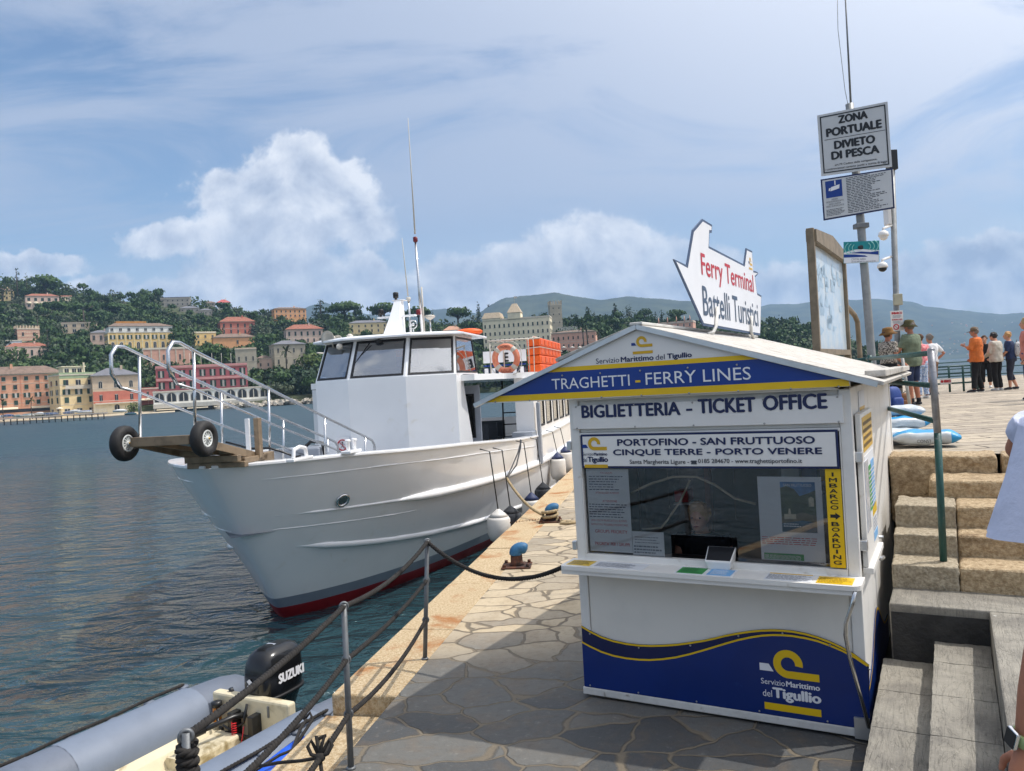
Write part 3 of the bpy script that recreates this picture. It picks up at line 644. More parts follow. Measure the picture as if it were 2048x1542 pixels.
def building(name, label, cat, x0, x1, ye, yb, wm_, roof=('hip', 10, tile_r, .5), rows=(), Y=None, depth=12, yaw=0, side=0, extra=None, siderows=None, dy=0):
    xm = (x0 + x1) / 2; Y = Y or terr_at(xm, yb); Y += dy
    a = D(x0, (ye + yb) / 2, Y); b = D(x1, (ye + yb) / 2, Y); bw = np.linalg.norm(b - a) / max(.5, math.cos(R_(yaw)))
    base = D(xm, yb, Y); top = D(xm, ye, Y); h = (top - base)[2]
    rz = -math.atan2(base[0], base[1]) + R_(yaw)
    t_ = thing(name, label, cat, base, rz, 'buildings across the bay')
    xu0, xu1 = unroll(x0, yb)[0], unroll(x1, yb)[0]; BOX.append((xu0, xu1, -unroll(xm, yb)[1], -unroll(xm, ye - (roof[1] if roof else 0))[1], Y))
    hw = bw / 2
    mb = MB(); mb.box(-hw, hw, 0, depth, -9, h, 0); mb.box(-hw - .25, hw + .25, -.25, depth + .25, h - .45, h, 1)
    nfl = len(rows)
    for k in range(1, nfl): mb.box(-hw - .06, hw + .06, -.07, depth + .06, h * k / nfl - .12, h * k / nfl + .08, 1)
    mb.build('wall', [wm_, trim_w], t_)
    if roof:
        kind, rh, rm, ov = roof; rh = rh / F * Y; mb = MB(); zx = h + .003
        A = [(-hw - ov, -ov, zx), (hw + ov, -ov, zx), (hw + ov, depth + ov, zx), (-hw - ov, depth + ov, zx)]
        if kind == 'hip':
            ins = min(hw * .72, depth * .5); dm = depth / 2
            vs = A + [(-hw + ins, dm, h + rh), (hw - ins, dm, h + rh)]
            mb.add(vs, [(0, 1, 5, 4), (1, 2, 5), (2, 3, 4, 5), (3, 0, 4), (3, 2, 1, 0)])
        elif kind == 'gable':
            vs = A + [(-hw - ov, depth / 2, h + rh), (hw + ov, depth / 2, h + rh)]; mb.add(vs, [(0, 1, 5, 4), (1, 2, 5), (2, 3, 4, 5), (3, 0, 4), (3, 2, 1, 0)])
        elif kind == 'mansard':
            i2 = hw * .12; vs = A + [(-hw + i2, i2, h + rh * .8), (hw - i2, i2, h + rh * .8), (hw - i2, depth - i2, h + rh * .8), (-hw + i2, depth - i2, h + rh * .8)]
            mb.add(vs, [(0, 1, 5, 4), (1, 2, 6, 5), (2, 3, 7, 6), (3, 0, 4, 7), (4, 5, 6, 7), (3, 2, 1, 0)])
        elif kind == 'flat':
            mb.box(-hw - .1, hw + .1, -.1, .25, h, h + rh); mb.box(-hw - .1, .3 - hw, .25, depth, h, h + rh); mb.box(hw - .3, hw + .1, .25, depth, h, h + rh); mb.box(-hw + .3, hw - .3, .25, depth, h - .1, h + .1)
        elif kind == 'crenel':
            n = max(5, int(bw / .9)) | 1
            for i in range(n):
                xx = -hw - .2 + (bw + .4) * i / n
                if i % 2 == 0:
                    for yy_ in (-.2, depth - .2): mb.box(xx, xx + (bw + .4) / n, yy_, yy_ + .4, h + .3, h + rh)
            for i in range(n):
                q = -.2 + depth * i / n
                if i % 2 == 0:
                    for xx in (-hw - .2, hw - .2): mb.box(xx, xx + .4, q, q + depth / n, h + .3, h + rh)
            mb.box(-hw - .2, hw + .2, -.2, depth + .2, h - .2, h + .302)
        r_ = mb.build('roof', rm, t_)
        if kind in ('hip', 'gable') and bw > 9:
            q = MB(); q.box(hw * .3, hw * .3 + .9, depth * .35, depth * .35 + .8, h + rh * .3, h + rh + 1.0); q.build('chimney', wm_, r_)
    for ri, row in enumerate(rows):
        zc, hf, n, wf, kinds = row[:5]; bay = bw / n; kk = kinds if isinstance(kinds, (list, tuple)) else [kinds]
        for i in range(n):
            k = kk[i % len(kk)]
            if k is None: continue
            o = window_mesh(k, bay * wf, h * hf); o.parent = t_; o.location = (-hw + bay * (i + .5), -.13, h * zc)
        if side:
            m = max(1, int(depth / max(bay, 1) * .9)); bs = depth / m
            for i in range(m):
                k = kk[i % len(kk)] or 'plain'
                o = window_mesh(k, min(bay * wf, bs * .4), h * hf); o.parent = t_; o.rotation_euler = (0, 0, R_(90) * side); o.location = (side * (hw + .13), bs * (i + .5), h * zc)
    if extra: extra(t_, hw, h, depth, Y)
    return t_
W = {k: wall_m(k, v) for k, v in dict(peach=(222, 160, 122), straw=(222, 196, 142), pinkish=(206, 176, 158), red=(176, 92, 84), rose=(190, 96, 100), yellow=(228, 190, 112), white=(226, 222, 212), stone=(176, 164, 142), grey=(160, 152, 140), orange=(222, 156, 98), salmon=(214, 158, 132), cream=(226, 212, 178), brickred=(196, 108, 84), beige=(200, 176, 146), sage=(150, 168, 128)).items()}
def awning(t_, x0, x1, z, hw, out=1.6, m_=awn, nm='awning'):
    mb = MB(); mb.add([(x0, -.08, z), (x1, -.08, z), (x1, -out, z - .7), (x0, -out, z - .7), (x0, -.08, z - .06), (x1, -.08, z - .06), (x1, -out, z - .95), (x0, -out, z - .95)], [(0, 3, 2, 1), (4, 5, 6, 7), (3, 7, 6, 2), (0, 4, 7, 3), (1, 2, 6, 5)]); mb.build(nm, m_, t_)
def ex_peach(t_, hw, h, d, Y):
    mb = MB()
    for i in range(9):
        xx = -hw + 2 * hw * i / 8.4
        mb.box(xx - .16, xx + .16, -.12, 0, h * .16, h - .5)
    mb.build('pilaster', wall_m('pilaster', (214, 138, 104)), t_)
    for a, b in ((-.9, -.55), (-.45, -.1), (.05, .38), (.55, .8)): awning(t_, hw * a, hw * b, h * .15, hw)
    mb = MB(); mb.box(-hw * .98, hw * .98, -.03, 0, .2, h * .1); mb.build('shopfront', pane, t_)
building('palazzo', 'long five-storey peach palazzo with green shutters and brown hip roof at the left edge', 'building', -160, 112, 750, 829, W['peach'], ('hip', 17, tile_b, .7),
         [(.26, .115, 14, .34, ['closed', 'half', 'closed']), (.45, .115, 14, .30, 'shut'), (.66, .115, 14, .34, ['closed', 'closed', 'shut', 'closed', 'half']), (.88, .10, 14, .34, ['closed', 'closed', 'shut', 'closed', 'closed'])], Y=330, depth=14, yaw=-3, extra=ex_peach)
def ex_straw(t_, hw, h, d, Y):
    mb = MB(); mb.box(-hw * .75, hw * .95, -1.2, 0, h * .635, h * .655); mb.box(-hw * .75, hw * .95, -1.22, -1.16, h * .655, h * .72); mb.build('balcony', trim_w, t_)
    mb = MB(); mb.box(-hw * .7, hw * .45, 2, 8, h, h + 3.2); mb.box(-hw * .8, hw * .55, 1.6, 8.4, h + 3.2, h + 3.6); mb.build('penthouse', [W['cream']], t_)
    mb = MB(); mb.box(hw * .35, hw * .42, .3, 1.2, h, h + 5.0); mb.build('chimney', W['cream'], t_)
    for x_ in (-.5, -.1, .2):
        o = window_mesh('plain', 1.5, 2.2); o.parent = t_; o.location = (hw * x_, 1.85, h + 1.6)
    mb = MB(); mb.box(-hw, hw, -.05, .003, h * .90, h * 1.045); mb.build('parapet', W['sage'], t_)
building('palazzo', 'narrow straw yellow palazzo with pale green corners, a balcony and a rooftop terrace', 'building', 128, 192, 748, 829, W['straw'], ('flat', 3, W['sage'], .2),
         [(.11, .10, 3, .42, 'plain'), (.37, .14, 3, .34, 'closed'), (.57, .13, 3, .30, 'shut'), (.80, .13, 3, .40, ['half', 'plain', 'plain'])], Y=334, depth=15, yaw=17, side=-1, extra=ex_straw)
def ex_loggia(t_, hw, h, d, Y):
    mb = MB(); mb.box(-hw - .02, hw + .02, -.05, 0, .0, h * .27); mb.build('ground_floor', W['cream'], t_)
    mb = MB(); mb.box(-hw - .02, hw + .02, -.05, 0, h * .27, h * .585); mb.build('brick_band', W['brickred'], t_)
    mb = MB(); mb.box(-hw * .95, hw * .95, -2.0, -.05, h * .25, h * .285); mb.build('terrace', trim_w, t_)
building('villa', 'square villa with beige top floor, brick red middle floor and cream arched base', 'building', 194, 276, 750, 826, W['beige'], ('hip', 16, tile_s, 1.0),
         [(.13, .19, 1, .10, 'arch'), (.42, .16, 3, .20, 'plain'), (.76, .17, 3, .22, 'arch')], Y=338, depth=14, yaw=7, side=-1, extra=ex_loggia)
def ex_hotel(t_, hw, h, d, Y):
    for z_ in (.47, 1.0):
        mb = MB(); mb.box(-hw, hw, -1.1, 0, h * z_ - .25, h * z_); mb.box(-hw, hw, -1.12, -1.06, h * z_, h * z_ + .9); mb.build('balcony', wall_m('balcony_rose', (196, 132, 128)), t_)
building('hotel', 'rose red seafront hotel with two rows of green shutters above the white arcade', 'building', 322, 492, 733, 780, W['rose'], ('flat', 3, W['rose'], .1),
         [(.26, .28, 9, .30, 'shut'), (.74, .28, 9, .30, 'shut')], Y=360, depth=12, yaw=2, extra=ex_hotel)
building('house', 'low rose red annex with two shuttered windows left of the rose red hotel', 'building', 314, 342, 752, 781, W['rose'], ('flat', 1, W['rose'], .1), [(.4, .28, 2, .3, 'shut')], Y=354, depth=9)
def ex_arcade(t_, hw, h, d, Y):
    n = 10; bay = 2 * hw / n
    for i in range(n):
        o = window_mesh('arch', bay * .74, h * .62); o.parent = t_; o.location = (-hw + bay * (i + .5), -.10, h * .58); o.name = 'arched_window'
    mb = MB(); mb.box(-hw, hw, -2.6, 0, -1.0, h * .13); mb.build('terrace', frame_w, t_)
    mb = MB(); mb.box(-hw * .97, hw * .9, -1.2, -.9, -5.5, -1.0); mb.build('undercroft_shade', pane, t_)  # solid dark box painted in for the shade below the terrace
    for a, b in ((-.95, -.5), (-.45, -.1), (0, .4)): awning(t_, hw * a, hw * b, -.9, hw, 3.2)
building('arcade', 'long white arcade of tall round arches standing over the water', 'building', 318, 537, 778, 806, W['white'], ('flat', 1, frame_w, .2), [], Y=346, depth=9, extra=ex_arcade)
building('house', 'low dusty red house with a pale awning left of the white arcade', 'building', 277, 316, 776, 803, wall_m('dusty', (184, 112, 106)), ('flat', 1, W['rose'], .1), [(.6, .3, 3, .3, 'plain')], Y=350, depth=8, extra=lambda t_, hw, h, d, Y: awning(t_, -hw, hw * .8, h * .25, hw, 2.5))
def ex_grand(t_, hw, h, d, Y):
    mb = MB()
    for i in range(9): mb.box(-hw + 2 * hw * i / 8 - .3, -hw + 2 * hw * i / 8 + .3, -.22, 0, 0, h * .92)
    mb.build('pilaster', wall_m('pale_pilaster', (232, 208, 158)), t_)
    mb = MB(); mb.box(-hw + .8, hw - .8, 1.2, d - 1, h, h + 4.2); mb.build('attic', W['white'], t_)
    for i in range(8):
        o = window_mesh('plain', 1.7, 1.9); o.parent = t_; o.location = (-hw + 2 * hw * (i + .5) / 8, 1.05, h + 2.0)
    mb = MB(); mb.add([(-hw, .6, h + 4.2), (hw, .6, h + 4.2), (hw, d, h + 4.2), (-hw, d, h + 4.2), (-hw + 5, 4, h + 6.6), (hw - 9, 4, h + 6.6), (hw - 9, d - 3, h + 6.6), (-hw + 5, d - 3, h + 6.6)], [(0, 1, 5, 4), (1, 2, 6, 5), (2, 3, 7, 6), (3, 0, 4, 7), (4, 5, 6, 7)]); mb.build('roof', tile_b, t_)
    mb = MB(); mb.box(-hw + 6, 4, 5, d - 4, h + 6.6, h + 8.0); mb.build('roof_lantern', tile_o, t_)
building('hotel', 'grand yellow hotel with pale pilasters, arched windows and a white attic on the hillside', 'building', 226, 346, 664, 701, W['yellow'], None,
         [(.28, .36, 8, .34, 'arch'), (.74, .22, 8, .32, 'shut')], depth=18, yaw=10, side=-1, extra=ex_grand)
building('house', 'small grey roofed wing left of the grand yellow hotel', 'building', 184, 222, 665, 690, W['pinkish'], ('hip', 6, tile_s, .4), [(.6, .4, 3, .35, 'plain')], depth=10)
def ex_stripe(t_, hw, h, d, Y):
    mb = MB()
    for i in range(9): mb.box(-hw - .03, hw + .03, -.03, d + .03, h * (i + .25) / 9, h * (i + .75) / 9)
    mb.build('stripe', wall_m('stripe', (176, 84, 66)), t_)
building('tower_house', 'square tower house striped brick red and cream with a battlement', 'building', 39, 77, 657, 682, W['cream'], ('crenel', 6, W['beige'], .1), [(.55, .3, 2, .18, 'plain')], depth=9, yaw=14, side=1, extra=ex_stripe)
building('villa', 'wide pinkish villa with roof terrace below the striped tower house', 'building', 18, 96, 693, 716, W['pinkish'], ('hip', 9, tile_r, .3), [(.45, .5, 6, .28, ['plain', 'half'])], depth=11, yaw=6)
building('house', 'pale blue white house half hidden left of the striped tower house', 'building', 15, 42, 681, 698, wall_m('bluewhite', (206, 214, 222)), ('flat', 1, frame_w, .1), [(.5, .4, 2, .3, 'plain')], depth=8)
building('villa', 'beige modern villa with a bay and flat roofs behind a tall palm', 'building', 128, 188, 645, 668, W['beige'], ('flat', 1.5, tile_b, .6), [(.3, .28, 4, .4, 'plain'), (.75, .25, 4, .4, 'plain')], depth=12, yaw=-6)
def ex_awn4(t_, hw, h, d, Y):
    for i in range(4):
        xx = -hw * .8 + hw * .4 * i; mb = MB(); mb.sphere((xx, -.3, h * .42), (hw * .16, 1.4, h * .12), 10, 6); mb.build('awning', awn, t_)
building('villa', 'pink villa with round white awnings high on the left hillside', 'building', 57, 115, 592, 617, W['pinkish'], ('hip', 6, tile_r, .5), [(.25, .26, 5, .4, 'plain'), (.72, .24, 5, .4, 'half')], depth=11, yaw=4, extra=ex_awn4)
building('house', 'tiny orange roofed house right of the pink villa with white awnings', 'building', 124, 142, 593, 602, W['cream'], ('gable', 3, tile_r, .3), [(.5, .4, 2, .3, 'plain')], depth=7)
building('villa', 'tall yellow villa behind the dark trees at the top left corner of the hill', 'building', -8, 26, 580, 602, W['straw'], ('hip', 5, tile_b, .4), [(.3, .25, 4, .3, 'plain'), (.75, .25, 4, .3, 'plain')], depth=10)
building('farmhouse', 'long grey farmhouse with a flat roofline on the ridge', 'building', 324, 378, 596, 614, W['grey'], ('flat', 2, tile_s, .3), [(.3, .22, 6, .22, 'plain'), (.72, .2, 6, .22, 'plain')], depth=12, yaw=-8)
building('house', 'grey house with slate roof under the grey farmhouse', 'building', 362, 398, 616, 625, W['grey'], ('hip', 5, tile_s, .5), [(.5, .4, 4, .25, 'plain')], depth=10)
building('house', 'small grey house on the slope right of the slate roofed house', 'building', 400, 424, 620, 631, W['grey'], ('hip', 4, tile_s, .4), [(.5, .4, 3, .25, 'plain')], depth=8)
building('house', 'small white house with a bright red pyramid roof on the ridge', 'building', 436, 459, 605, 613, W['white'], ('hip', 7, mat('roof_red', lin(180, 92, 88), .8, 0, .1, 1), .9), [(.5, .4, 3, .25, 'plain')], depth=8)
building('house', 'half hidden beige hut just left of the red pyramid roof', 'building', 413, 430, 605, 612, W['grey'], ('hip', 3, tile_b, .4), [(.5, .4, 2, .25, 'plain')], depth=6)
building('villa', 'long orange villa with pink gable on the ridge before the cedar', 'building', 551, 612, 617, 636, W['orange'], ('hip', 4, tile_b, .6), [(.25, .22, 7, .28, 'plain'), (.7, .22, 7, .28, 'half')], depth=12, yaw=14, side=-1)
building('villa', 'tall brick red villa with terracotta hip roof in the middle of the hill', 'building', 444, 510, 643, 670, W['brickred'], ('hip', 11, tile_r, .8), [(.28, .3, 5, .22, 'plain'), (.7, .28, 5, .22, 'half')], depth=13, yaw=10, side=-1)
building('house', 'square yellow house with flat roof left of the brick red villa', 'building', 392, 432, 665, 692, W['yellow'], ('flat', 2, W['cream'], .2), [(.3, .2, 3, .25, 'closed'), (.72, .2, 3, .25, 'plain')], depth=11, yaw=12, side=-1)
building('villa', 'orange villa with grey hip roof and three green windows below the brick red villa', 'building', 430, 508, 674, 696, W['orange'], ('hip', 8, tile_b, .7), [(.55, .35, 6, .28, [None, None, None, 'plain'])], depth=12, yaw=6)
building('villa', 'pink and white villa with wide terracotta roof beside the tall bay window boat mast', 'building', 575, 646, 658, 688, W['pinkish'], ('hip', 11, tile_r, 1.0), [(.25, .26, 6, .25, 'plain'), (.7, .28, 6, .3, 'half')], depth=14, yaw=10, side=-1)
building('villa', 'pale stone villa with grey slate hip roof above the date palm', 'building', 552, 612, 688, 737, W['stone'], ('hip', 9, tile_s, .9), [(.3, .2, 4, .2, 'plain'), (.75, .2, 4, .2, 'plain')], depth=13, yaw=14, side=-1)
building('tower_house', 'tall beige stone block with arched windows right of the big pine', 'building', 474, 514, 697, 747, W['stone'], ('flat', 2, W['beige'], .4), [(.16, .2, 3, .22, 'arch'), (.6, .2, 3, .2, 'plain')], depth=11)
building('hotel', 'salmon building with white pilasters and small square windows above the rose red hotel', 'building', 292, 382, 697, 731, W['salmon'], ('flat', 2.5, trim_w, .3), [(.5, .32, 6, .22, ['plain', None])], depth=12, yaw=4,
         extra=lambda t_, hw, h, d, Y: [MB().box(-hw + 2 * hw * i / 6 - .3, -hw + 2 * hw * i / 6 + .3, -.2, 0, 0, h).build('pilaster', trim_w, t_) for i in range(7)])
building('house', 'low pinkish house with brown roof right of the tall beige stone block', 'building', 515, 544, 716, 738, W['pinkish'], ('hip', 6, tile_b, .4), [(.4, .3, 2, .2, 'plain')], depth=9)
building('house', 'small pale yellow house with grey roof left of the date palm', 'building', 536, 562, 716, 735, W['cream'], ('hip', 6, tile_s, .4), [(.5, .3, 2, .2, 'plain')], depth=8, dy=12)
building('villa', 'beige villa with grey roof seen behind the white mast of the ferry', 'building', 700, 776, 645, 668, W['straw'], ('hip', 6, tile_s, .5), [(.3, .25, 6, .22, 'plain'), (.72, .22, 6, .22, 'plain')], depth=12, yaw=6)
building('house', 'low house with pale red roof showing over the wheelhouse', 'building', 888, 925, 660, 680, W['beige'], ('hip', 9, mat('roof_pale_red', lin(196, 150, 124), .85, 0, .2, 1), .6), [(.5, .4, 3, .25, 'plain')], depth=9)
def ex_white_hotel(t_, hw, h, d, Y):
    mb = MB(); xo = -hw * .04; tw = hw * .19
    mb.box(xo - tw, xo + tw, -.8, d * .6, h, h + 4); mb.build('tower', W['cream'], t_)
    mb = MB(); vs = [(xo - tw - .4, -1.2, h + 4), (xo + tw + .4, -1.2, h + 4), (xo + tw + .4, d * .6, h + 4), (xo - tw - .4, d * .6, h + 4), (xo - tw * .35, d * .2, h + 10), (xo + tw * .35, d * .2, h + 10), (xo + tw * .35, d * .35, h + 10), (xo - tw * .35, d * .35, h + 10)]
    mb.add(vs, [(0, 1, 5, 4), (1, 2, 6, 5), (2, 3, 7, 6), (3, 0, 4, 7), (4, 5, 6, 7)]); mb.build('tower_roof', mat('roof_zinc', lin(186, 168, 142), .7, 0, .15, 1), t_)
    mb = MB(); mb.tube([(xo, d * .27, h + 10), (xo, d * .27, h + 15)], .10, 5); mb.add([(xo, d * .27, h + 14.8), (xo + 2.0, d * .27, h + 14.6), (xo + 2.0, d * .27, h + 13.4), (xo, d * .27, h + 13.5)], [(0, 1, 2, 3)]); mb.build('flagpole', frame_w, t_)
    mb = MB(); mb.box(-hw, -hw * .45, -.4, d, h - .2, h + 1.2); mb.build('attic', W['cream'], t_)
    mb = MB(); q = [(-hw - .4, -.8, h + 1.2), (-hw * .44, -.8, h + 1.2), (-hw * .44, d, h + 1.2), (-hw - .4, d, h + 1.2), (-hw * .94, 1.5, h + 5), (-hw * .5, 1.5, h + 5), (-hw * .5, d - 1, h + 5), (-hw * .94, d - 1, h + 5)]
    mb.add(q, [(0, 1, 5, 4), (1, 2, 6, 5), (2, 3, 7, 6), (3, 0, 4, 7), (4, 5, 6, 7)]); mb.build('wing_roof', mat('roof_zinc', lin(186, 168, 142), .7), t_)
building('hotel', 'grand pale hotel with mansard wings and a domed central tower among pines', 'building', 968, 1102, 637, 700, W['cream'], ('flat', 2, trim_w, .4), [(.12, .11, 14, .3, 'plain'), (.34, .11, 14, .3, ['plain', 'half']), (.56, .11, 14, .3, ['half', 'plain']), (.80, .11, 14, .3, 'half')], depth=16, yaw=-8, side=1, extra=ex_white_hotel, Y=500)
building('castle_tower', 'square stone castle tower with battlements against the blue mountain', 'tower', 1103, 1126, 609, 660, W['stone'], ('crenel', 8, W['stone'], .3), [(.3, .07, 2, .16, 'arch'), (.62, .07, 2, .16, 'plain'), (.86, .07, 2, .16, 'plain')], depth=9, yaw=10, side=-1, Y=560)
def ex_conti(t_, hw, h, d, Y):
    mb = MB(); text(mb, 'CONTINENTAL', (0, .6, h), (1, 0, 0), (0, 0, 1), -hw * .72, hw * .25, 1.2, 3.6, 0, .02)
    for i in range(7): mb.box(-hw * .7 + i * hw * .15, -hw * .7 + i * hw * .15 + .08, .65, .75, h, h + 3.6)
    mb.build('roof_lettering', frame_w, t_)
building('hotel', 'dusty pink hotel with white letters standing on its roof', 'building', 1104, 1192, 664, 702, W['salmon'], ('hip', 5, tile_b, .6), [(.3, .16, 9, .25, ['half', 'plain']), (.7, .16, 9, .25, 'half')], depth=14, yaw=-6, extra=ex_conti, Y=470)
def ex_gothic(t_, hw, h, d, Y):
    mb = MB()
    for x_ in (-.9, -.4, .1, .55, .85): mb.lathe([(.45, h), (.4, h + 2.2), (.02, h + 4.4)], (hw * x_, 0, 0), n=6)
    mb.build('pinnacle', W['salmon'], t_)
building('villa', 'pink gothic villa with pinnacles above the kiosk roof', 'building', 1316, 1386, 645, 672, W['salmon'], ('flat', 2, W['pinkish'], .2), [(.35, .3, 6, .22, 'arch'), (.76, .22, 6, .2, 'arch')], depth=12, yaw=-10, extra=ex_gothic, Y=520)
# ---- individual trees
T = tree
T('umbrella', 'broad umbrella pine on the skyline right of the pink villa with white awnings', 92, 548, 600, 62, pine_m, n=520)
T('cedar', 'tall dark cedar rising above the top left skyline', 36, 536, 606, 34, dark_m, n=420)
T('cedar', 'thin ragged cedar between the tall dark cedar and the skyline umbrella pine', 55, 545, 600, 16, dark_m, n=260)
T('round', 'grey green tree at the far left end of the skyline', 6, 542, 606, 36, broad_m, n=420)
T('cypress', 'tall cypress left of three dark trees under the left ridge', 148, 572, 606, 11, dark_m, n=260)
T('round', 'dark rounded evergreen second in the row under the left ridge', 160, 574, 608, 18, dark_m, n=300)
T('round', 'small dark evergreen right in the row under the left ridge', 190, 590, 610, 15, dark_m, n=260)
for px, top, base, wd, lb in [(110, 602, 640, 66, 'umbrella pine spreading under the pink villa with white awnings'), (170, 604, 642, 64, 'umbrella pine in the middle of the upper pine row'), (225, 604, 640, 60, 'umbrella pine at the right of the upper pine row'), (205, 621, 656, 62, 'umbrella pine above the grand yellow hotel'), (300, 605, 638, 46, 'umbrella pine right of the white chimney post'),
                              (245, 690, 736, 84, 'dark umbrella pine below the grand yellow hotel'), (428, 686, 746, 76, 'huge umbrella pine above the rose red hotel'), (486, 690, 738, 54, 'right half of the huge pine pair above the rose red hotel'), (536, 667, 706, 70, 'umbrella pine with forked bare trunks left of the slate roofed villa'),
                              (690, 603, 648, 78, 'umbrella pine right of the cedar on the ridge'), (770, 605, 648, 74, 'umbrella pine directly left of the white mast'), (838, 612, 655, 60, 'umbrella pine right behind the white mast'), (918, 612, 662, 66, 'perfect umbrella pine left of the lone cypress'), (1048, 640, 700, 56, 'leaning umbrella pine in front of the grand pale hotel'), (978, 658, 704, 60, 'low umbrella pine before the left wing of the grand pale hotel'),
                              (1352, 618, 652, 48, 'small umbrella pine above the pink gothic villa'), (1292, 615, 655, 34, 'umbrella pine left of the pink gothic villa')]:
    T('umbrella', lb, px, top, base, wd, pine_m, n=560)
T('cedar', 'layered cedar of the ridge right of the long orange villa', 643, 596, 652, 52, dark_m, n=520)
T('cypress', 'lone tall cypress left of the grand pale hotel', 958, 604, 646, 12, dark_m, n=300)
T('cypress', 'slim cypress over the wheelhouse roof beside the antennas', 866, 618, 660, 9, dark_m, n=240)
for px, top, base, wd, lb in [(1178, 613, 655, 22, 'thick dark cypress left above the dusty pink hotel'), (1190, 621, 655, 8, 'thin cypress touching the thick dark cypress'), (1232, 608, 660, 22, 'dark pointed conifer above the kiosk gable'), (1312, 622, 660, 10, 'narrow cypress left of the pink gothic villa'), (1324, 620, 650, 11, 'pointed fir next to the narrow cypress')]:
    T('cypress', lb, px, top, base, wd, dark_m, n=300)
T('round', 'dark crowned tree right of the dark pointed conifer', 1260, 605, 650, 26, dark_m, n=360)
T('cedar', 'old green conifer between the striped tower house and the palazzi', 98, 655, 732, 50, dark_m, n=480)
T('cedar', 'dark layered conifer right of the old green conifer', 136, 676, 732, 52, dark_m, n=480)
T('cypress', 'pointed fir in front of the wide pinkish villa', 48, 696, 736, 26, broad_m, n=320)
T('round', 'brown green tree at the left above the peach palazzo', 14, 688, 734, 46, broad_m, n=420)
T('round', 'bushy tree above the roof of the straw yellow palazzo', 92, 718, 748, 56, broad_m, n=400)
T('round', 'fresh yellow green tree beside the wheelhouse windows', 626, 688, 750, 58, lime_m, n=620)
T('round', 'dark evergreen bush below the low pinkish house', 542, 732, 778, 60, dark_m, n=520)
T('round', 'large dark evergreen left of the wheelhouse', 604, 735, 784, 76, dark_m, n=620)
T('round', 'grey green olive like bush over the breakwater', 560, 762, 796, 52, olive_m, n=460)
T('round', 'small green bush in front of the cream arched base', 268, 800, 826, 26, broad_m, Y=328, n=300)
for px, top, base, wd, Yp, lb in [(64, 797, 828, 22, 320, 'palm before the middle of the peach palazzo'), (6, 802, 832, 24, 318, 'palm at the left edge before the peach palazzo'), (169, 613, 662, 12, None, 'tall thin palm beside the beige modern villa'), (76, 632, 668, 12, None, 'thin palm above the striped tower house'), (148, 640, 664, 22, None, 'bushy palm left of the beige modern villa'), (302, 722, 772, 28, None, 'grey stemmed palm left of the rose red hotel'), (315, 648, 690, 11, None, 'thin palm before the attic of the grand yellow hotel'), (298, 652, 694, 10, None, 'second thin palm before the attic of the grand yellow hotel'), (574, 700, 742, 36, None, 'date palm before the pale stone villa'), (371, 690, 726, 15, None, 'dark palm at the corner of the salmon building'),
                                  (1168, 655, 708, 24, 440, 'left palm of the pair before the dusty pink hotel'), (1176, 653, 708, 20, 446, 'right palm of the pair before the dusty pink hotel'), (1200, 662, 706, 24, 440, 'palm at the right corner of the dusty pink hotel'), (1118, 676, 704, 12, 430, 'little palm between orange rafts and the palm pair'), (355, 784, 815, 10, 350, 'palm in front of the first white arches')]:
    T('palm', lb, px, top, base, wd, palm_m, Y=Yp)
rp = random.Random(4)
if 1:
  pass
# ---- woods covering the rest of the slopes
Vp = {k: [] for k in range(4)}; mats4 = [broad_m, pine_m, olive_m, dark_m]; cnt = 0
base_cr = {k: [crown_of('round' if k != 1 else 'umbrella', 1.0, 1.0, np.random.default_rng(100 + i + 10 * k), 120) for i in range(5)] for k in range(4)}
for i in range(6800):
    xu = rng.uniform(-1150, 770); wv = rng.random() ** .9 * 1.02
    p = terr(xu, min(wv, 1.0)); e = (p[2] - HC) / p[1] * F
    wdm = rng.uniform(5, 12.5); hm = wdm * rng.uniform(.7, 1.15); ep = hm / p[1] * F; wp = wdm / p[1] * F * .5; bad = False
    if xu < -480 and wv < .03: bad = True
    for (a, b, e0, e1, Yb) in BOX:
        if p[1] < Yb + 1.5 and a - wp * .7 < xu < b + wp * .7 and e + ep > e0 + 3 and e < e1: bad = True; break
        if abs(p[1] - Yb - 6) < 8 and a < xu < b: bad = True; break
    if bad: continue
    k = int(rng.choice(4, p=[.48, .16, .20, .16])); c = base_cr[k][i % 5]; th = rng.uniform(0, 6.28)
    Rm = np.array([[math.cos(th), -math.sin(th), 0], [math.sin(th), math.cos(th), 0], [0, 0, 1]])
    sc = np.array([wdm, wdm, hm * (1.5 if k == 1 else 1.15)]); Vp[k].append((c * sc) @ Rm.T + p + np.array([0, 0, -hm * .12])); cnt += 1
for k in range(4):
    o = quads('hill_woods', np.concatenate(Vp[k]), mats4[k]); tag(o, kind='stuff')
# ---- shore: beach, quay strip, breakwater boulders, jetty
mb = MB(); P = [D(-300, 846, 318), D(0, 838, 318), D(210, 832, 318), D(350, 826, 330), D(350, 815, 356), D(0, 829, 345), D(-300, 840, 345)]
zz = [-1.0, -1.0, -1.05, -1.15, .8, .9, .9]
mb.add([(p[0], p[1], z_) for p, z_ in zip(P, zz)], [tuple(range(7))]); tag(mb.build('beach', mat('beach_sand', lin(186, 172, 148), .95, 0, .15, .5)), kind='structure')
bm = mat('boulder', lin(182, 174, 160), .9, 0, .25, .6, .5, 3, col2=lin(120, 112, 102))
protos = []
for i in range(4):
    mb = MB(); rr = np.random.default_rng(i); mb.sphere((0, 0, 0), (1, .8, .7), 9, 6); mb.v = [tuple(np.array(v) * (1 + .25 * rr.normal())) for v in mb.v]; mb.s = [False] * len(mb.s)
    protos.append(mb.build('boulder', bm))
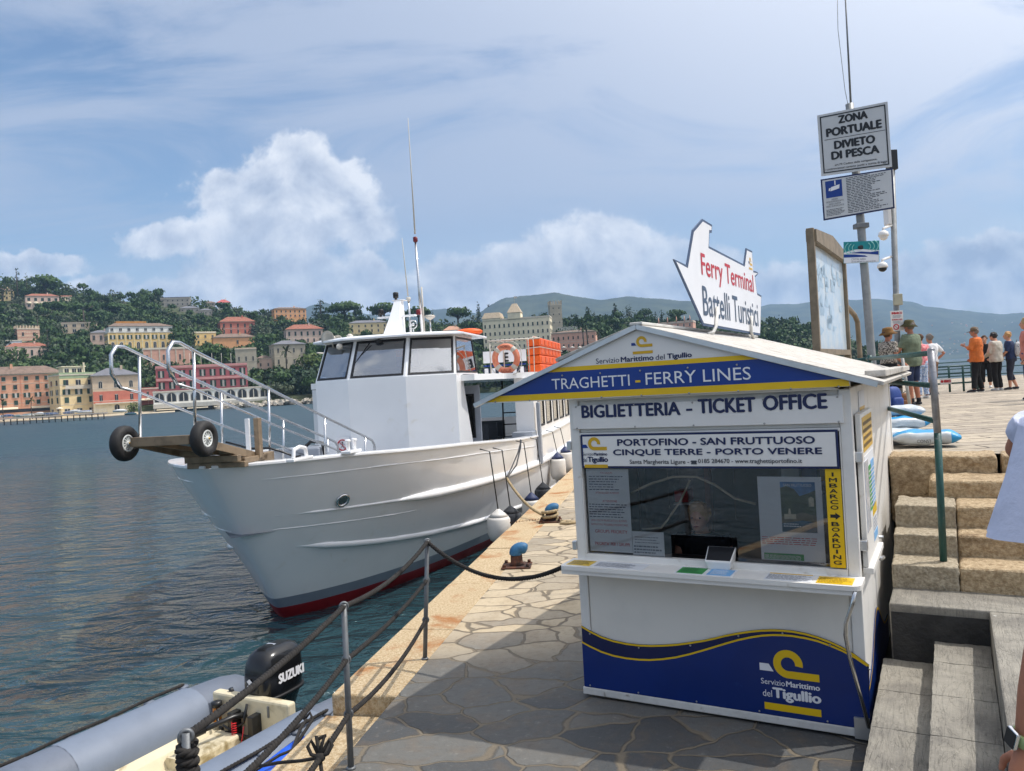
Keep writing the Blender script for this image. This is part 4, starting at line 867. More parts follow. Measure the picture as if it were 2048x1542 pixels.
for i in range(64):
    px = 432 + 215 * ((i * .618) % 1); o = protos[i] if i < 4 else dup(protos[i % 4])
    q = D(px, 800, prof(SHORE_Y, unroll(px, 800)[0]) - rp.uniform(-1.5, 5)); k = rp.uniform(.9, 2.3)
    o.location = (q[0], q[1], WZ + rp.uniform(.1, 1.4)); o.scale = (k, k, k); o.rotation_euler = (rp.uniform(-.3, .3), rp.uniform(-.3, .3), rp.uniform(0, 6))
    tag(o, 'pale boulder of the breakwater along the water below the white arcade', 'boulder', 'breakwater boulders')
JY = 236
jt = thing('jetty', 'long low bathing jetty on thin piles with a white railing at the left', 'jetty', (D(60, 846, JY)[0], JY, 0.95))
j0 = np.array([D(60, 846, JY)[0], JY, 0.95]); mb = MB(); L0, L1 = D(-120, 850, 228) - j0, D(214, 836.5, 246) - j0; L0[2] = L1[2] = 0
dd = (L1 - L0) / np.linalg.norm(L1 - L0); nn = np.array([-dd[1], dd[0], 0])
mb.obox(L0 - kz * .35, L1 - L0, nn * 6, kz * .35); mb.build('jetty_deck', mat('jetty_deck', lin(178, 168, 160), .8, 0, .15, .7), jt)
for i in range(26):
    q = L0 + (L1 - L0) * (i + .5) / 26; mb = MB(); mb.tube([q + nn * .4 - kz * 3, q + nn * .4 - kz * .35], .14, 6); mb.build('pile', iron, jt)
mb = MB(); mb.tube([L0 + nn * .2 + kz * 1.0, L1 + nn * .2 + kz * 1.0], .05, 5); mb.tube([L0 + nn * .2 + kz * .5, L1 + nn * .2 + kz * .5], .04, 5)
for i in range(40): q = L0 + (L1 - L0) * i / 39 + nn * .2; mb.tube([q, q + kz], .04, 4)
mb.build('railing', frame_w, jt)
def skiff(label, px, py, Y, ln, col, cov, rz):
    t_ = thing('beached_boat', label, 'boat', D(px, py, Y), rz, 'small boats pulled up on the beach'); rs = []
    for q in np.linspace(0, 1, 9):
        b = 1.0 * math.sin(math.pi * min(1, .18 + q * .9)) ** .6 * (1 if q < .95 else .3); x_ = (q - .5) * ln
        rs.append([(x_, b * math.cos(a), .75 + .3 * (q - .5) ** 2 + .75 * math.sin(a) if math.sin(a) < 0 else .8) for a in np.linspace(math.pi, 2 * math.pi, 9)])
    MB().rings(rs, 0, True).build('hull', mat('boat_' + col[0], lin(*col[1]), .4), t_)
    mb = MB(); mb.sphere((0, 0, .8), (ln * .40, .8, .38), 12, 6); mb.build('cover', mat('boat_' + cov[0], lin(*cov[1]), .7), t_)
skw, skb, skg, sky_ = ('white', (226, 226, 224)), ('blue', (52, 92, 150)), ('teal', (104, 140, 146)), ('navy', (40, 56, 90))
for i, (px, py, c1, c2, lb) in enumerate([(4, 836, skw, skw, 'white hull cut by the left edge'), (16, 834, skb, skb, 'bright blue covered boat near the left edge'), (36, 835, skg, skg, 'teal covered boat beside the bright blue one'), (56, 833, skw, skg, 'white boat with teal cover before the peach palazzo'), (80, 830, skw, skw, 'white boat under the right end of the peach palazzo'), (103, 830, skb, sky_, 'navy boat at the gap between two palazzi'), (138, 828, skb, skb, 'low blue boat below the straw yellow palazzo'), (150, 825, skw, skw, 'big white cabin boat below the straw yellow palazzo'), (170, 826, skw, skb, 'blue boat at the right of the big white cabin boat'), (240, 824, skw, skw, 'white sailing dinghy before the cream arched base'), (262, 830, skg, sky_, 'dark low boat at the waterline right of the beach')]):
    skiff(lb, px, py, 322 - i * .4, 5.2 if i != 7 else 7, c1, c2, rp.uniform(-.4, .4))
def parasol(label, px, py, Y, m_):
    t_ = thing('beach_umbrella', label, 'umbrella', D(px, py, Y)); MB().tube([(0, 0, 0), (0, 0, 2.6)], .05, 5).build('pole', frame_w, t_)
    MB().lathe([(1.7, 2.1), (1.0, 2.5), (.05, 2.9)], n=10).build('canopy', m_, t_)
parasol('closed cream umbrella before the peach palazzo awnings', 120, 828, 322, awn); parasol('white umbrella beside the low dusty red house', 297, 808, 345, frame_w)
for i, px in enumerate((380, 403, 425, 444, 463)):
    q = D(px, 736, 366); mb = MB(); mb.tube([q - kz * 1, q + kz * 7.0], .09, 5); o = mb.build('flagpole', frame_w, origin=q)
    tag(o, 'bare thin flagpole on the roof of the rose red hotel', 'flagpole', 'roof flagpoles of the rose red hotel')
for i, px in enumerate((1112, 1128, 1145, 1160)):
    parasol('white terrace umbrella below the dusty pink hotel', px, 703, 436, frame_w); S.collection.objects[-1]
for o in bpy.data.objects:
    if o.get('label') == 'white terrace umbrella below the dusty pink hotel': o['group'] = 'terrace umbrellas below the dusty pink hotel'
# ---- far coast: tiny houses on the blue mountain
hp = []
for m_, c in ((W['cream'], 0), (W['salmon'], 1), (W['white'], 2)):
    mb = MB(); mb.box(-7, 7, 0, 10, -6, 7, 0); mb.add([(-8, -1, 7), (8, -1, 7), (8, 11, 7), (-8, 11, 7), (-3, 5, 10.5), (3, 5, 10.5)], [(0, 1, 5, 4), (1, 2, 5), (2, 3, 4, 5), (3, 0, 4)], 1)
    hp.append(mb.build('far_house', [m_, mat('far_roof', lin(176, 140, 122), .85, 0, .2, .01)]))
mobj = [o for o in bpy.data.objects if o.name.startswith('mountain')]
dg = bpy.context.evaluated_depsgraph_get()
def hitm(px, py):
    d = Vector(ray(px, py)); best = None
    for o in mobj:
        ok, loc, nr, ix = o.ray_cast(Vector(CAMP), d.normalized())
        if ok and (best is None or loc.y < best.y): best = loc
    return best
ri = random.Random(21); k = 0
spots = [(ri.uniform(1880, 2040), ri.triangular(676, 716, 700)) for _ in range(52)] + [(ri.uniform(1800, 2048), ri.uniform(640, 680)) for _ in range(26)]
for px, py in spots:
    q = hitm(px, py)
    if q is None: continue
    o = hp[k % 3] if k < 3 else dup(hp[k % 3]); k += 1; o.location = q; s_ = ri.uniform(.35, .8) * q.y / 5000; o.scale = (s_, s_, s_); o.rotation_euler = (0, 0, -.5 + ri.uniform(-.3, .3))
    tag(o, 'speck of a house on the far blue mountain slope above the pier railing', 'house', 'houses on the far coast')
# ================================================================ TICKET KIOSK
kw = mat('kiosk_white', (0.78, 0.755, 0.71), .45, 0, .06, 3, .08, 30, stain=(lin(186, 176, 158), 5.0, .63, .80)); kw2 = mat('kiosk_panel', (0.78, 0.735, 0.66), .5, 0, .05, 2.0, .05, 20)
kwood = mat('aged_white_boards', (0.66, 0.64, 0.60), .65, 0, .12, 7, .35, 30, stain=(lin(120, 108, 92), 9.0, .62, .78))
navy = mat('navy_vinyl', lin(16, 30, 78), .35, 0, .08, 3); blue = mat('blue_vinyl', lin(6, 54, 136), .3, 0, .08, 1.5); dblue = mat('deep_blue_vinyl', lin(10, 26, 76), .3, 0, .1, 1.5); pblue = mat('panel_blue_vinyl', lin(5, 42, 112), .3, 0, .14, 1.2, stain=(lin(30, 62, 122), 7, .64, .8)); yel = mat('yellow_vinyl', lin(232, 190, 20), .35, 0, .06, 3); ochre = mat('ochre_vinyl', lin(214, 168, 30), .35, 0, .06, 3)
signw = mat('sign_white', (0.80, 0.775, 0.74), .35, 0, .05, 2); vin_w = mat('vinyl_white', (.8, .8, .82), .35, 0, .03, 2); blk_v = mat('black_vinyl', (0.012, 0.013, 0.016), .35, 0, .1, 3); red_v = mat('red_vinyl', lin(190, 34, 46), .4, 0, .06, 3); grn_v = mat('green_print', lin(58, 150, 78), .5, 0, .12, 8); sky_v = mat('sky_blue_print', lin(120, 178, 226), .5, 0, .12, 8); grey_v = mat('grey_print', lin(128, 130, 140), .5, 0, .1, 8)
paper = mat('paper', (0.74, 0.75, 0.77), .55, 0, .05, 4); alu = mat('aluminium', (.62, .63, .64), .35, .9, .1, 4); steel = mat('stainless_steel', (.66, .66, .66), .18, 1.0, .08, 6); screw = mat('screw', (.4, .4, .4), .35, .9)
inner = mat('kiosk_interior', (0.10, 0.085, 0.075), .8, 0, .3, 2)
kio = thing('ticket_kiosk', 'white gabled ticket kiosk with blue and yellow bands standing on the quay', 'kiosk', K0, KA)
def fr(px, py, y=0.0):
    p = PL(px, py, K(0, y), ky) - K0; return float(p @ kx), float(p[2])
def sd(px, py, x):
    p = PL(px, py, K(x, 0), kx) - K0; return float(p @ ky), float(p[2])
DEP = 3.75; RX, RZ = 0.635, 2.862
def box_part(name, m_, *bx, bev=.006, parent=None, label=None):
    mb = MB()
    for b in bx: mb.box(*b[:6], b[6] if len(b) > 6 else 0)
    o = mb.build(name, m_, parent or kio, bevel=bev)
    if label: o['label'] = label
    return o
# shell
box_part('corner_post', kw, (0.0, .075, 0, .075, .06, 2.66)); box_part('corner_post', kw, (1.985, 2.06, 0, .075, .06, 2.34)); box_part('corner_post', kw, (0, .075, DEP - .075, DEP, .06, 2.6)); box_part('corner_post', kw, (1.985, 2.06, DEP - .075, DEP, .06, 2.34))
box_part('front_panel', kw2, (.077, 1.983, .012, .05, .10, 1.075))
box_part('front_panel', kw, (.077, 1.983, .02, .06, 2.085, 2.35))
box_part('base_rail', kwood, (-.012, 2.075, -.014, .06, .022, .078)); 
mb = MB(); mb.box(0.005, .045, .077, DEP - .08, .06, 2.62, 0); mb.build('side_wall', kw2, kio)
mb = MB()
for a, b in ((.08, .46), (.47, .86), (.87, 1.26), (1.27, 2.4), (2.41, DEP - .08)): mb.box(2.012, 2.05, a, b, .06, 2.345, 0)
mb.build('side_wall', kw, kio, bevel=.004)
mb = MB(); mb.box(.05, 2.01, DEP - .05, DEP - .01, .06, 2.34); mb.build('back_wall', kw2, kio)
mb = MB(); mb.box(.05, 2.005, .08, DEP - .06, .06, .075); mb.build('floor_board', inner, kio)
mb = MB(); mb.box(.05, 2.005, 1.32, 1.36, .08, 2.33); mb.build('partition', inner, kio)
mb = MB(); mb.box(.0465, .052, .08, 1.3, .08, 2.3); mb.box(2.004, 2.010, .08, 1.3, .08, 2.3); mb.box(.05, 2.0, .08, 1.3, 2.3, 2.32); mb.build('lining', inner, kio)
box_part('counter', inner, (.06, 2.0, .09, .5, 1.03, 1.06))
# window frame and panes
box_part('window_frame', kw, (.077, 1.983, -.006, .05, 1.078, 1.135), (.077, 1.983, -.004, .05, 2.06, 2.084), (.0755, .085, -.005, .05, 1.136, 2.059), (1.975, 1.9845, -.005, .05, 1.136, 2.059), bev=.003)
pn = glass('kiosk_glass', (.96, .96, .96), .95)
ox0, ox1 = fr(1343, 1090, .03)[0], fr(1475, 1090, .03)[0]; oz = fr(1350, 1069, .03)[1]
mb = MB(); mb.box(.086, ox0, .027, .033, 1.136, 1.84); mb.box(ox1, 1.974, .027, .033, 1.136, 1.84); mb.box(ox0 + .0005, ox1 - .0005, .027, .033, oz, 1.84); mb.build('window_pane', pn, kio)
# shelf with rounded corner, papers on it
mb = MB(); sx0, sx1, sy = -.035, 2.085, -.262; c_ = .06; pts = [(sx0, .0), (sx0, sy + c_ * .6), (sx0 + c_ * .2, sy + c_ * .15), (sx0 + c_ * .7, sy)]
pts += [(sx1 - c_, sy)] + [(sx1 - c_ + c_ * math.sin(a), sy + c_ - c_ * math.cos(a)) for a in np.linspace(0, math.pi / 2, 6)][1:] + [(sx1, 0)]
mb.prism(pts, (0, 0, 1.062), (1, 0, 0), (0, 1, 0), (0, 0, .03)); shelf = mb.build('shelf', kw, kio, bevel=.004)
mb = MB(); mb.box(sx0 + .01, sx1 - .05, sy + .012, sy + .03, 1.028, 1.0615); mb.build('shelf_lip', kw, shelf, bevel=.003)
def sheetp(nm, m_, x0, x1, y0, y1, z=1.0935, parent=None):
    mb = MB(); mb.box(x0, x1, y0, y1, z - .001, z + .0012); return mb.build(nm, m_, parent or shelf)
def tagsheet(x0, x1, y0, y1, cols, z=1.0958, seed=0, n=6):
    mb = MB(); lines(mb, (0, 0, z), (1, 0, 0), (0, 1, 0), x0 + .01, x1 - .01, y0 + .01, y1 - .01, n, 0, .4, seed); return mb
sheetp('price_sheet', yel, .0, .19, -.21, -.06); tagsheet(.0, .19, -.21, -.06, 0, seed=1).build('print', blk_v, shelf)
sheetp('price_sheet', paper, .22, .62, -.23, -.05); tagsheet(.22, .6, -.22, -.07, 0, seed=2, n=8).build('print', grey_v, shelf)
sheetp('price_sheet', paper, .86, 1.27, -.245, -.04); 
sheetp('timetable_half', grn_v, .875, 1.06, -.23, -.07, 1.0962); sheetp('timetable_half', sky_v, 1.09, 1.255, -.23, -.07, 1.0962)
tagsheet(.88, 1.25, -.075, -.045, 0, z=1.097, seed=5, n=2).build('print', blk_v, shelf); tagsheet(.885, 1.05, -.22, -.08, 0, z=1.0980, seed=6, n=7).build('print', mat('dark_green_print', lin(30, 96, 52), .5), shelf); tagsheet(1.10, 1.24, -.22, -.08, 0, z=1.0980, seed=7, n=7).build('print', vin_w, shelf)
sheetp('price_sheet', paper, 1.48, 1.78, -.235, -.05); sheetp('print', ochre, 1.49, 1.77, -.075, -.06, 1.0960); tagsheet(1.48, 1.78, -.23, -.08, 0, seed=9, n=8).build('print', grey_v, shelf)
sheetp('price_sheet', yel, 1.81, 2.03, -.235, -.06); tagsheet(1.81, 2.03, -.23, -.07, 0, seed=10, n=6).build('print', mat('dark_ochre_print', lin(150, 112, 12), .5), shelf)
# big lettered boards ------------------------------------------------
def plane(y): return ((0, y, 0), (1, 0, 0), (0, 0, 1))
def tb(mb, s, bl, br, tl, y, mi=0, bold=0.0):
    x0, z0 = fr(*bl, y); x1, z1 = fr(*br, y); zt = fr(*tl, y)[1]; zb = (z0 + z1) / 2
    if tl[0] > (bl[0] + br[0]) / 2: zt = zt
    text(mb, s, *plane(y - .0025), x0, x1, zb, zb + (zt - z0 if tl[0] <= (bl[0] + br[0]) / 2 else zt - z1), mi, bold)
def tbs(par, m_, bold, y, *items):
    for it in items: mb = MB(); tb(mb, *it, y, 0, bold); mb.build('lettering', m_, par)
def c8(x, y): return (960 + x * .390625, 640 + y * .390625)
board = box_part('name_board', signw, (.035, 2.012, -.020, .001, 2.115, 2.30), bev=.003)
tbs(board, navy, .034, -.021, ('BIGLIETTERIA', c8(522, 504), c8(1028, 486), c8(522, 438)), ('TICKET', c8(1118, 481), c8(1413, 470), c8(1118, 405)), ('OFFICE', c8(1450, 466), c8(1780, 452), c8(1450, 388))); tbs(board, navy, 0, -.021, ('-', c8(1056, 466), c8(1088, 464), c8(1056, 455)))
b2x0, b2z0 = fr(1165, 936, -.02); b2x1, b2z1 = fr(1675, 859, -.02)
brd = box_part('destination_board', navy, (b2x0, b2x1, -.022, -.0065, b2z0, b2z1), bev=.002)
mb = MB(); mb.box(b2x0 + .016, b2x1 - .016, -.0245, -.0222, b2z0 + .016, b2z1 - .016); mb.build('white_field', signw, brd)
tbs(brd, navy, .035, -.0255, ('PORTOFINO - SAN FRUTTUOSO', c8(704, 646), c8(1716, 632), c8(704, 611)), ('CINQUE TERRE - PORTO VENERE', c8(683, 700), c8(1753, 691), c8(683, 664)))
mb = MB(); tb(mb, 'Santa Margherita Ligure -', c8(768, 744), c8(1072, 742), c8(768, 716), -.0255, 0, .012); tb(mb, '0185 284670 - www.traghettiportofino.it', c8(1118, 740), c8(1650, 738), c8(1118, 712), -.0255, 0, .012)
tx, tz = fr(*c8(1095, 730), -.028); mb.prism([(-.022, -.012), (.022, -.012), (.018, .004), (-.018, .004)], (tx, -.0275, tz), (1, 0, 0), (0, 0, 1), (0, -.0006, 0)); mb.prism([(-.026, .006), (-.012, .002), (.012, .002), (.026, .006), (.018, .015), (-.018, .015)], (tx, -.0275, tz), (1, 0, 0), (0, 0, 1), (0, -.0006, 0)); mb.build('lettering', mat('dark_grey_vinyl', (.05, .055, .07), .4), brd)
def logo(o, ax, ay, w, par, nm='emblem', ring=ochre, tab=blue, bar=True, barz=-.28, only=False):
    """loop-and-bar emblem, w wide, bottom bar of the loop on y = 0"""
    mb = MB(); Rr, ri = .25 * w, .12 * w; cx, cz = .49 * w, Rr; n = 26; A = np.linspace(R_(-8), R_(272), n); o_, a_, b_ = (np.asarray(t, float) for t in (o, ax, ay))
    vs = [o_ + a_ * (cx + Rr * math.cos(t)) + b_ * (cz + Rr * math.sin(t)) for t in A] + [o_ + a_ * (cx + ri * math.cos(t)) + b_ * (cz + ri * math.sin(t)) for t in A]
    mb.add(vs, [(i, i + 1, n + i + 1, n + i) for i in range(n - 1)])
    mb.flat([(cx, 0), (w, 0), (w, Rr - ri), (cx, Rr - ri)], o, ax, ay)
    e = mb.build(nm, ring, par)
    if bar: mb = MB(); mb.flat([(.05 * w, barz * w), (w, barz * w), (w, barz * w + .125 * w), (.05 * w, barz * w + .125 * w)], o, ax, ay); mb.build('emblem_bar', ring, par)
    mb = MB(); mb.flat([(0, .09 * w), (.24 * w, .09 * w), (.16 * w, .22 * w), (0, .22 * w)], o, ax, ay); mb.build('emblem_tab', tab, e)
    return e
lx, lz = fr(*c8(525, 668), -.0265); lw = fr(*c8(650, 665), -.0265)[0] - lx
logo((lx, -.0265, lz), (1, 0, 0), (0, 0, 1), lw, brd, bar=True, barz=-.66)
mb = MB(); text(mb, 'Servizio', *plane(-.0265), lx, lx + .44 * lw, lz - .20 * lw, lz - .08 * lw); text(mb, 'del', *plane(-.0265), lx, lx + .16 * lw, lz - .44 * lw, lz - .28 * lw); text(mb, 'Marittimo', *plane(-.0265), lx + .46 * lw, lx + lw, lz - .20 * lw, lz - .08 * lw, 0, .03); text(mb, 'Tigullio', *plane(-.0265), lx + .19 * lw, lx + 1.02 * lw, lz - .50 * lw, lz - .24 * lw, 0, .035); mb.build('lettering', navy, brd)
# gable fascia
A_ = (-.760, 2.352); B_ = (2.07, 2.360); C_ = (RX, RZ - .012)
def xl(z): return A_[0] + (C_[0] - A_[0]) * (z - A_[1]) / (C_[1] - A_[1])
def xr(z): return min(B_[0], C_[0] + (2.19 - C_[0]) * (C_[1] - z) / (C_[1] - 2.355))
fy = -.085
mb = MB(); mb.prism([A_, (B_[0], 2.358), (B_[0], 2.395), C_], (0, fy, 0), (1, 0, 0), (0, 0, 1), (0, .02, 0)); fas = mb.build('gable_board', signw, kio)
def band(nm, z0, z1, m_, y):
    mb = MB(); q = [(xl(z0) + .004, z0), (xr(z0) - .001, z0)]
    zc = 2.395
    if z0 < zc < z1: q.append((xr(zc) - .001, zc))
    q += [(xr(z1) - .004, z1), (xl(z1) + .012, z1)]; mb.flat(q, (0, y, 0), (1, 0, 0), (0, 0, 1)); return mb.build(nm, m_, fas)
zu0 = (fr(*c8(360, 268), fy)[1] + fr(*c8(1385, 203), fy)[1]) / 2; zu1 = zu0 + .034
band('yellow_band', 2.360, 2.408, yel, fy - .002); band('blue_band', 2.4085, zu0, blue, fy - .002); band('yellow_band', zu0, zu1, yel, fy - .002)
tbs(fas, vin_w, 0, fy - .002, ('TRAGHETTI', c8(370, 356), c8(768, 337), c8(370, 301)), ('FERRY LINES', c8(850, 333), c8(1388, 304), c8(850, 271)))
mb = MB(); tb(mb, '-', c8(796, 320), c8(822, 319), c8(796, 309), fy - .002, 0); mb.build('dash', yel, fas)
tbs(fas, navy, 0, fy, ('Servizio', c8(595, 224), c8(714, 217), c8(595, 197)), ('del', c8(900, 204), c8(947, 202), c8(900, 177))); tbs(fas, navy, .03, fy, ('Marittimo', c8(722, 215), c8(890, 206), c8(722, 188)), ('Tigullio', c8(960, 206), c8(1086, 198), c8(960, 172)))
gx, gz = fr(*c8(776, 143), fy); gw = fr(*c8(884, 140), fy)[0] - gx; logo((gx, fy - .0025, gz), (1, 0, 0), (0, 0, 1), gw, fas, bar=True, barz=-.30)
mb = MB()
for x_ in (-.62, -.3, .0, .32, .64, 1.0, 1.35, 1.7, 2.0):
    for z_ in (2.36, min(zu0 - .03, RZ - .1)): 
        if xl(z_) + .04 < x_ < xr(z_) - .03: mb.sphere((x_, fy - .003, z_), .008, 8, 4)
for x_ in (.07, .55, 1.0, 1.5, 1.98):
    for z_ in (2.125, 2.29): mb.sphere((x_, -.0215, z_), .007, 8, 4)
mb.build('screw', screw, kio)
# roof
rfm = mat('roof_boards', (0.56, 0.53, 0.48), .7, 0, .2, 11, .5, 40, col2=(0.40, 0.37, 0.33), fac=(.4, .68), stain=(lin(112, 98, 80), 5.0, .58, .76))
def slope(name, xa, za, xb, zb, n, m_):
    mb = MB(); y0, y1 = -.105, DEP + .12
    for i in range(n):
        a, b = y0 + (y1 - y0) * i / n + .002, y0 + (y1 - y0) * (i + 1) / n - .002
        nx, nz = (zb - za), -(xb - xa); ll = math.hypot(nx, nz); t_ = .028
        mb.obox((xa, a, za), (xb - xa, 0, zb - za), (0, b - a, 0), (abs(nx / ll) * (1 if xb > xa else -1) * t_, 0, abs(nz / ll) * t_))
    return mb.build(name, m_, kio, bevel=.004)
slope('roof_slope', RX, RZ, 2.265, 2.352, 26, rfm); slope('roof_slope', RX, RZ, -.04, 2.652, 26, rfm)
box_part('ridge_cap', kwood, (RX - .05, RX + .05, -.11, DEP + .12, RZ + .018, RZ + .042))
box_part('gutter_batten', rfm, (2.13, 2.262, .25, 3.7, 2.405, 2.452))
mb = MB(); mb.bar((xl(2.335) - .01, -.098, 2.338), (RX, -.098, RZ + .008), .03, .035); mb.bar((RX, -.098, RZ + .008), (2.235, -.098, 2.362), .03, .035); mb.build('roof_trim', alu, kio)
mb = MB(); mb.prism([(.06, 2.34), (2.0, 2.34), (RX, RZ - .02), (.06, 2.66)], (0, -.05, 0), (1, 0, 0), (0, 0, 1), (0, .06, 0)); mb.build('gable_wall', kw2, kio); mb = MB(); mb.prism([(.06, 2.34), (2.0, 2.34), (RX, RZ - .02), (.06, 2.66)], (0, DEP - .06, 0), (1, 0, 0), (0, 0, 1), (0, .04, 0)); mb.build('gable_wall', kw2, kio)
# wave panel
def c2(x, y): return (1120 + x * .33203, 1080 + y * .33203)
top = [fr(*c2(*p), -.004) for p in [(130, 515), (180, 545), (250, 580), (320, 603), (400, 620), (475, 629), (550, 632), (620, 630), (700, 625), (785, 614), (870, 600), (935, 586), (1000, 570), (1075, 556), (1150, 545), (1215, 539), (1280, 537), (1340, 539), (1400, 545), (1475, 559), (1550, 580), (1625, 608), (1700, 643), (1775, 687), (1850, 742), (1862, 752)]]
sec = [fr(*c2(*p), -.004) for p in [(133, 608), (180, 634), (250, 667), (320, 690), (400, 706), (475, 714), (540, 716), (620, 711), (700, 700), (785, 680), (870, 656), (935, 636), (1000, 616), (1075, 595), (1150, 579), (1215, 569), (1280, 565), (1340, 566), (1400, 571), (1475, 583), (1550, 601), (1625, 628), (1700, 660), (1775, 700), (1850, 750)]]
zb0 = .079; x00, x11 = top[0][0], 2.062
mb = MB(); mb.prism([(x00, zb0), (x11, zb0)] + list(reversed(top)), (0, -.006, 0), (1, 0, 0), (0, 0, 1), (0, .008, 0)); wav = mb.build('wave_panel', dblue, kio)
def stripe(c, wd, y, dz=0.0):
    mb = MB(); n = len(c); vs = [(p[0], y, p[1] + dz) for p in c] + [(p[0], y, p[1] + dz - wd) for p in c]; mb.add(vs, [(n + i, n + i + 1, i + 1, i) for i in range(n - 1)]); return mb
stripe(top, .014, -.0085).build('yellow_line', yel, wav); stripe(sec, .014, -.0090).build('yellow_line', yel, wav)
mb = MB(); n = len(sec); vs = [(p[0], -.0078, p[1] - .005) for p in sec] + [(p[0], -.0078, zb0 + .002) for p in sec]; mb.add(vs, [(n + i, n + i + 1, i + 1, i) for i in range(n - 1)]); mb.build('blue_field', pblue, wav)
bx, bz = fr(*c2(1205, 812), -.01); bw = fr(*c2(1562, 832), -.01)[0] - bx
logo((bx, -.0095, bz), (1, 0, 0), (0, 0, 1), bw, wav, tab=vin_w, ring=yel, barz=-.60)
mb = MB(); text(mb, 'Servizio', *plane(-.0095), bx + .01 * bw, bx + .42 * bw, bz - .15 * bw, bz - .05 * bw); text(mb, 'del', *plane(-.0095), bx + .03 * bw, bx + .19 * bw, bz - .37 * bw, bz - .25 * bw); text(mb, 'Marittimo', *plane(-.0095), bx + .44 * bw, bx + 1.0 * bw, bz - .15 * bw, bz - .05 * bw, 0, .03); text(mb, 'Tigullio', *plane(-.0095), bx + .20 * bw, bx + 1.01 * bw, bz - .43 * bw, bz - .19 * bw, 0, .035); mb.build('lettering', vin_w, wav)
mb = MB()
for p in top[1::4]: mb.sphere((p[0], -.0095, p[1] - .025), .008, 8, 4)
for x_ in (.05, .45, .9, 1.35, 1.8, 2.02): mb.sphere((x_, -.0095, .095), .007, 8, 4)
mb.build('screw', screw, wav)
# bent stainless leg at the right end of the shelf
mb = MB(); P = [(2.045, -.245, 1.06)]
for px, py, y_ in ((1704, 1210, -.24), (1692, 1246, -.235), (1691, 1270, -.225), (1700, 1318, -.19), (1738, 1455, -.05)):
    x_, z_ = fr(px, py, y_); P.append((x_, y_, z_))
mb.tube(P, .0135, 10); mb.build('bent_leg', steel, kio)
mb = MB(); mb.box(1.97, 2.065, -.035, -.015, .02, .16); mb.build('foot_bracket', alu, kio)
# posters behind the glass
def poster(nm, c, y, m_, t=.0015):
    x0, z1 = fr(c[0], c[1], y); x1, z0 = fr(c[2], c[3], y); mb = MB(); mb.box(x0, x1, y - t, y, z0, z1); o = mb.build(nm, m_, kio); return o, x0, x1, z0, z1
po, x0, x1, z0, z1 = poster('notice', (1172, 938, 1266, 1106), .042, paper)
mb = MB(); mr = MB()
def ln(mbx, s, a, b, c, d, bold=0): text(mbx, s, *plane(.0395), x0 + (x1 - x0) * a, x0 + (x1 - x0) * b, z0 + (z1 - z0) * c, z0 + (z1 - z0) * d, 0, bold)
ln(mr, 'GROUPS PRIORITY', .14, .90, .225, .265, .01); ln(mr, "PRIORITA' PER I GRUPPI", .12, .94, .075, .115, .01); ln(mr, 'ATTENZIONE', .36, .70, .60, .625, .01); ln(mr, 'UNA VOLTA RILASCIATO IL BUONO', .06, .90, .365, .39); ln(mr, "NON E' PIU' POSSIBILE MODIFICARE", .06, .92, .315, .34); ln(mr, 'AFTER DELIVERY IN RESORT', .20, .76, .70, .725); ln(mr, 'FOR GROUPS', .34, .62, .945, .965)
lines(mb, *plane(.0395), x0 + .02, x1 - .02, z0 + (z1 - z0) * .74, z0 + (z1 - z0) * .93, 6, 0, .35, 3, .4); lines(mb, *plane(.0395), x0 + .01, x1 - .01, z0 + (z1 - z0) * .41, z0 + (z1 - z0) * .59, 6, 0, .35, 4, .25)
mr.build('print', red_v, po); mb.build('print', navy, po)
po, x0, x1, z0, z1 = poster('phone_card', (1264, 1062, 1330, 1113), .040, paper); mb = MB(); lines(mb, *plane(.0375), x0 + .02, x1 - .03, z0 + .09, z1 - .03, 3, 0, .3, 8); lines(mb, *plane(.0375), x0 + .01, x1 - .02, z0 + .01, z0 + .08, 3, 0, .5, 9); mb.build('print', grey_v, po)
po, x0, x1, z0, z1 = poster('poster', (1514, 953, 1652, 1126), .044, paper)
pm = {k: mat('poster_' + k, lin(*c), .45, 0, .35, 14) for k, c in dict(sky=(92, 138, 190), hill=(74, 82, 52), rock=(120, 108, 84), sea=(34, 84, 110), stone=(206, 196, 170)).items()}
ix0, ix1, iz0, iz1 = x0 + (x1 - x0) * .36, x0 + (x1 - x0) * .90, z0 + (z1 - z0) * .345, z1 - (z1 - z0) * .06; iw, ih = ix1 - ix0, iz1 - iz0
def pf(nm, pts, m_, y): mb = MB(); mb.flat([(ix0 + iw * a, iz0 + ih * b) for a, b in pts], (0, y, 0), (1, 0, 0), (0, 0, 1)); mb.build(nm, m_, po)
pf('print', [(0, 0), (1, 0), (1, 1), (0, 1)], pm['sky'], .0410); pf('print', [(0, .1), (1, .1), (1, .84), (.8, .78), (.55, .72), (.4, .86), (.18, .92), (0, .88)], pm['hill'], .0400); pf('print', [(0, .1), (1, .1), (1, .34), (.6, .40), (.3, .34), (0, .30)], pm['rock'], .0392); pf('print', [(0, 0), (1, 0), (1, .2), (.6, .24), (0, .17)], pm['sea'], .0386)
pf('print', [(.08, .26), (.42, .26), (.42, .36), (.28, .36), (.26, .47), (.22, .47), (.2, .36), (.08, .36)], pm['stone'], .0380); pf('print', [(.8, .52), (.95, .52), (.95, .68), (.87, .72), (.8, .68)], pm['stone'], .0380)
mb = MB(); text(mb, 'SAN FRUTTUOSO', *plane(.0374), ix0 + iw * .1, ix1 - iw * .1, iz1 - ih * .09, iz1 - ih * .035); lines(mb, *plane(.0374), ix0 + iw * .05, ix1 - iw * .35, iz0 + ih * .10, iz0 + ih * .19, 2, 0, .4, 2); mb.build('print', vin_w, po)
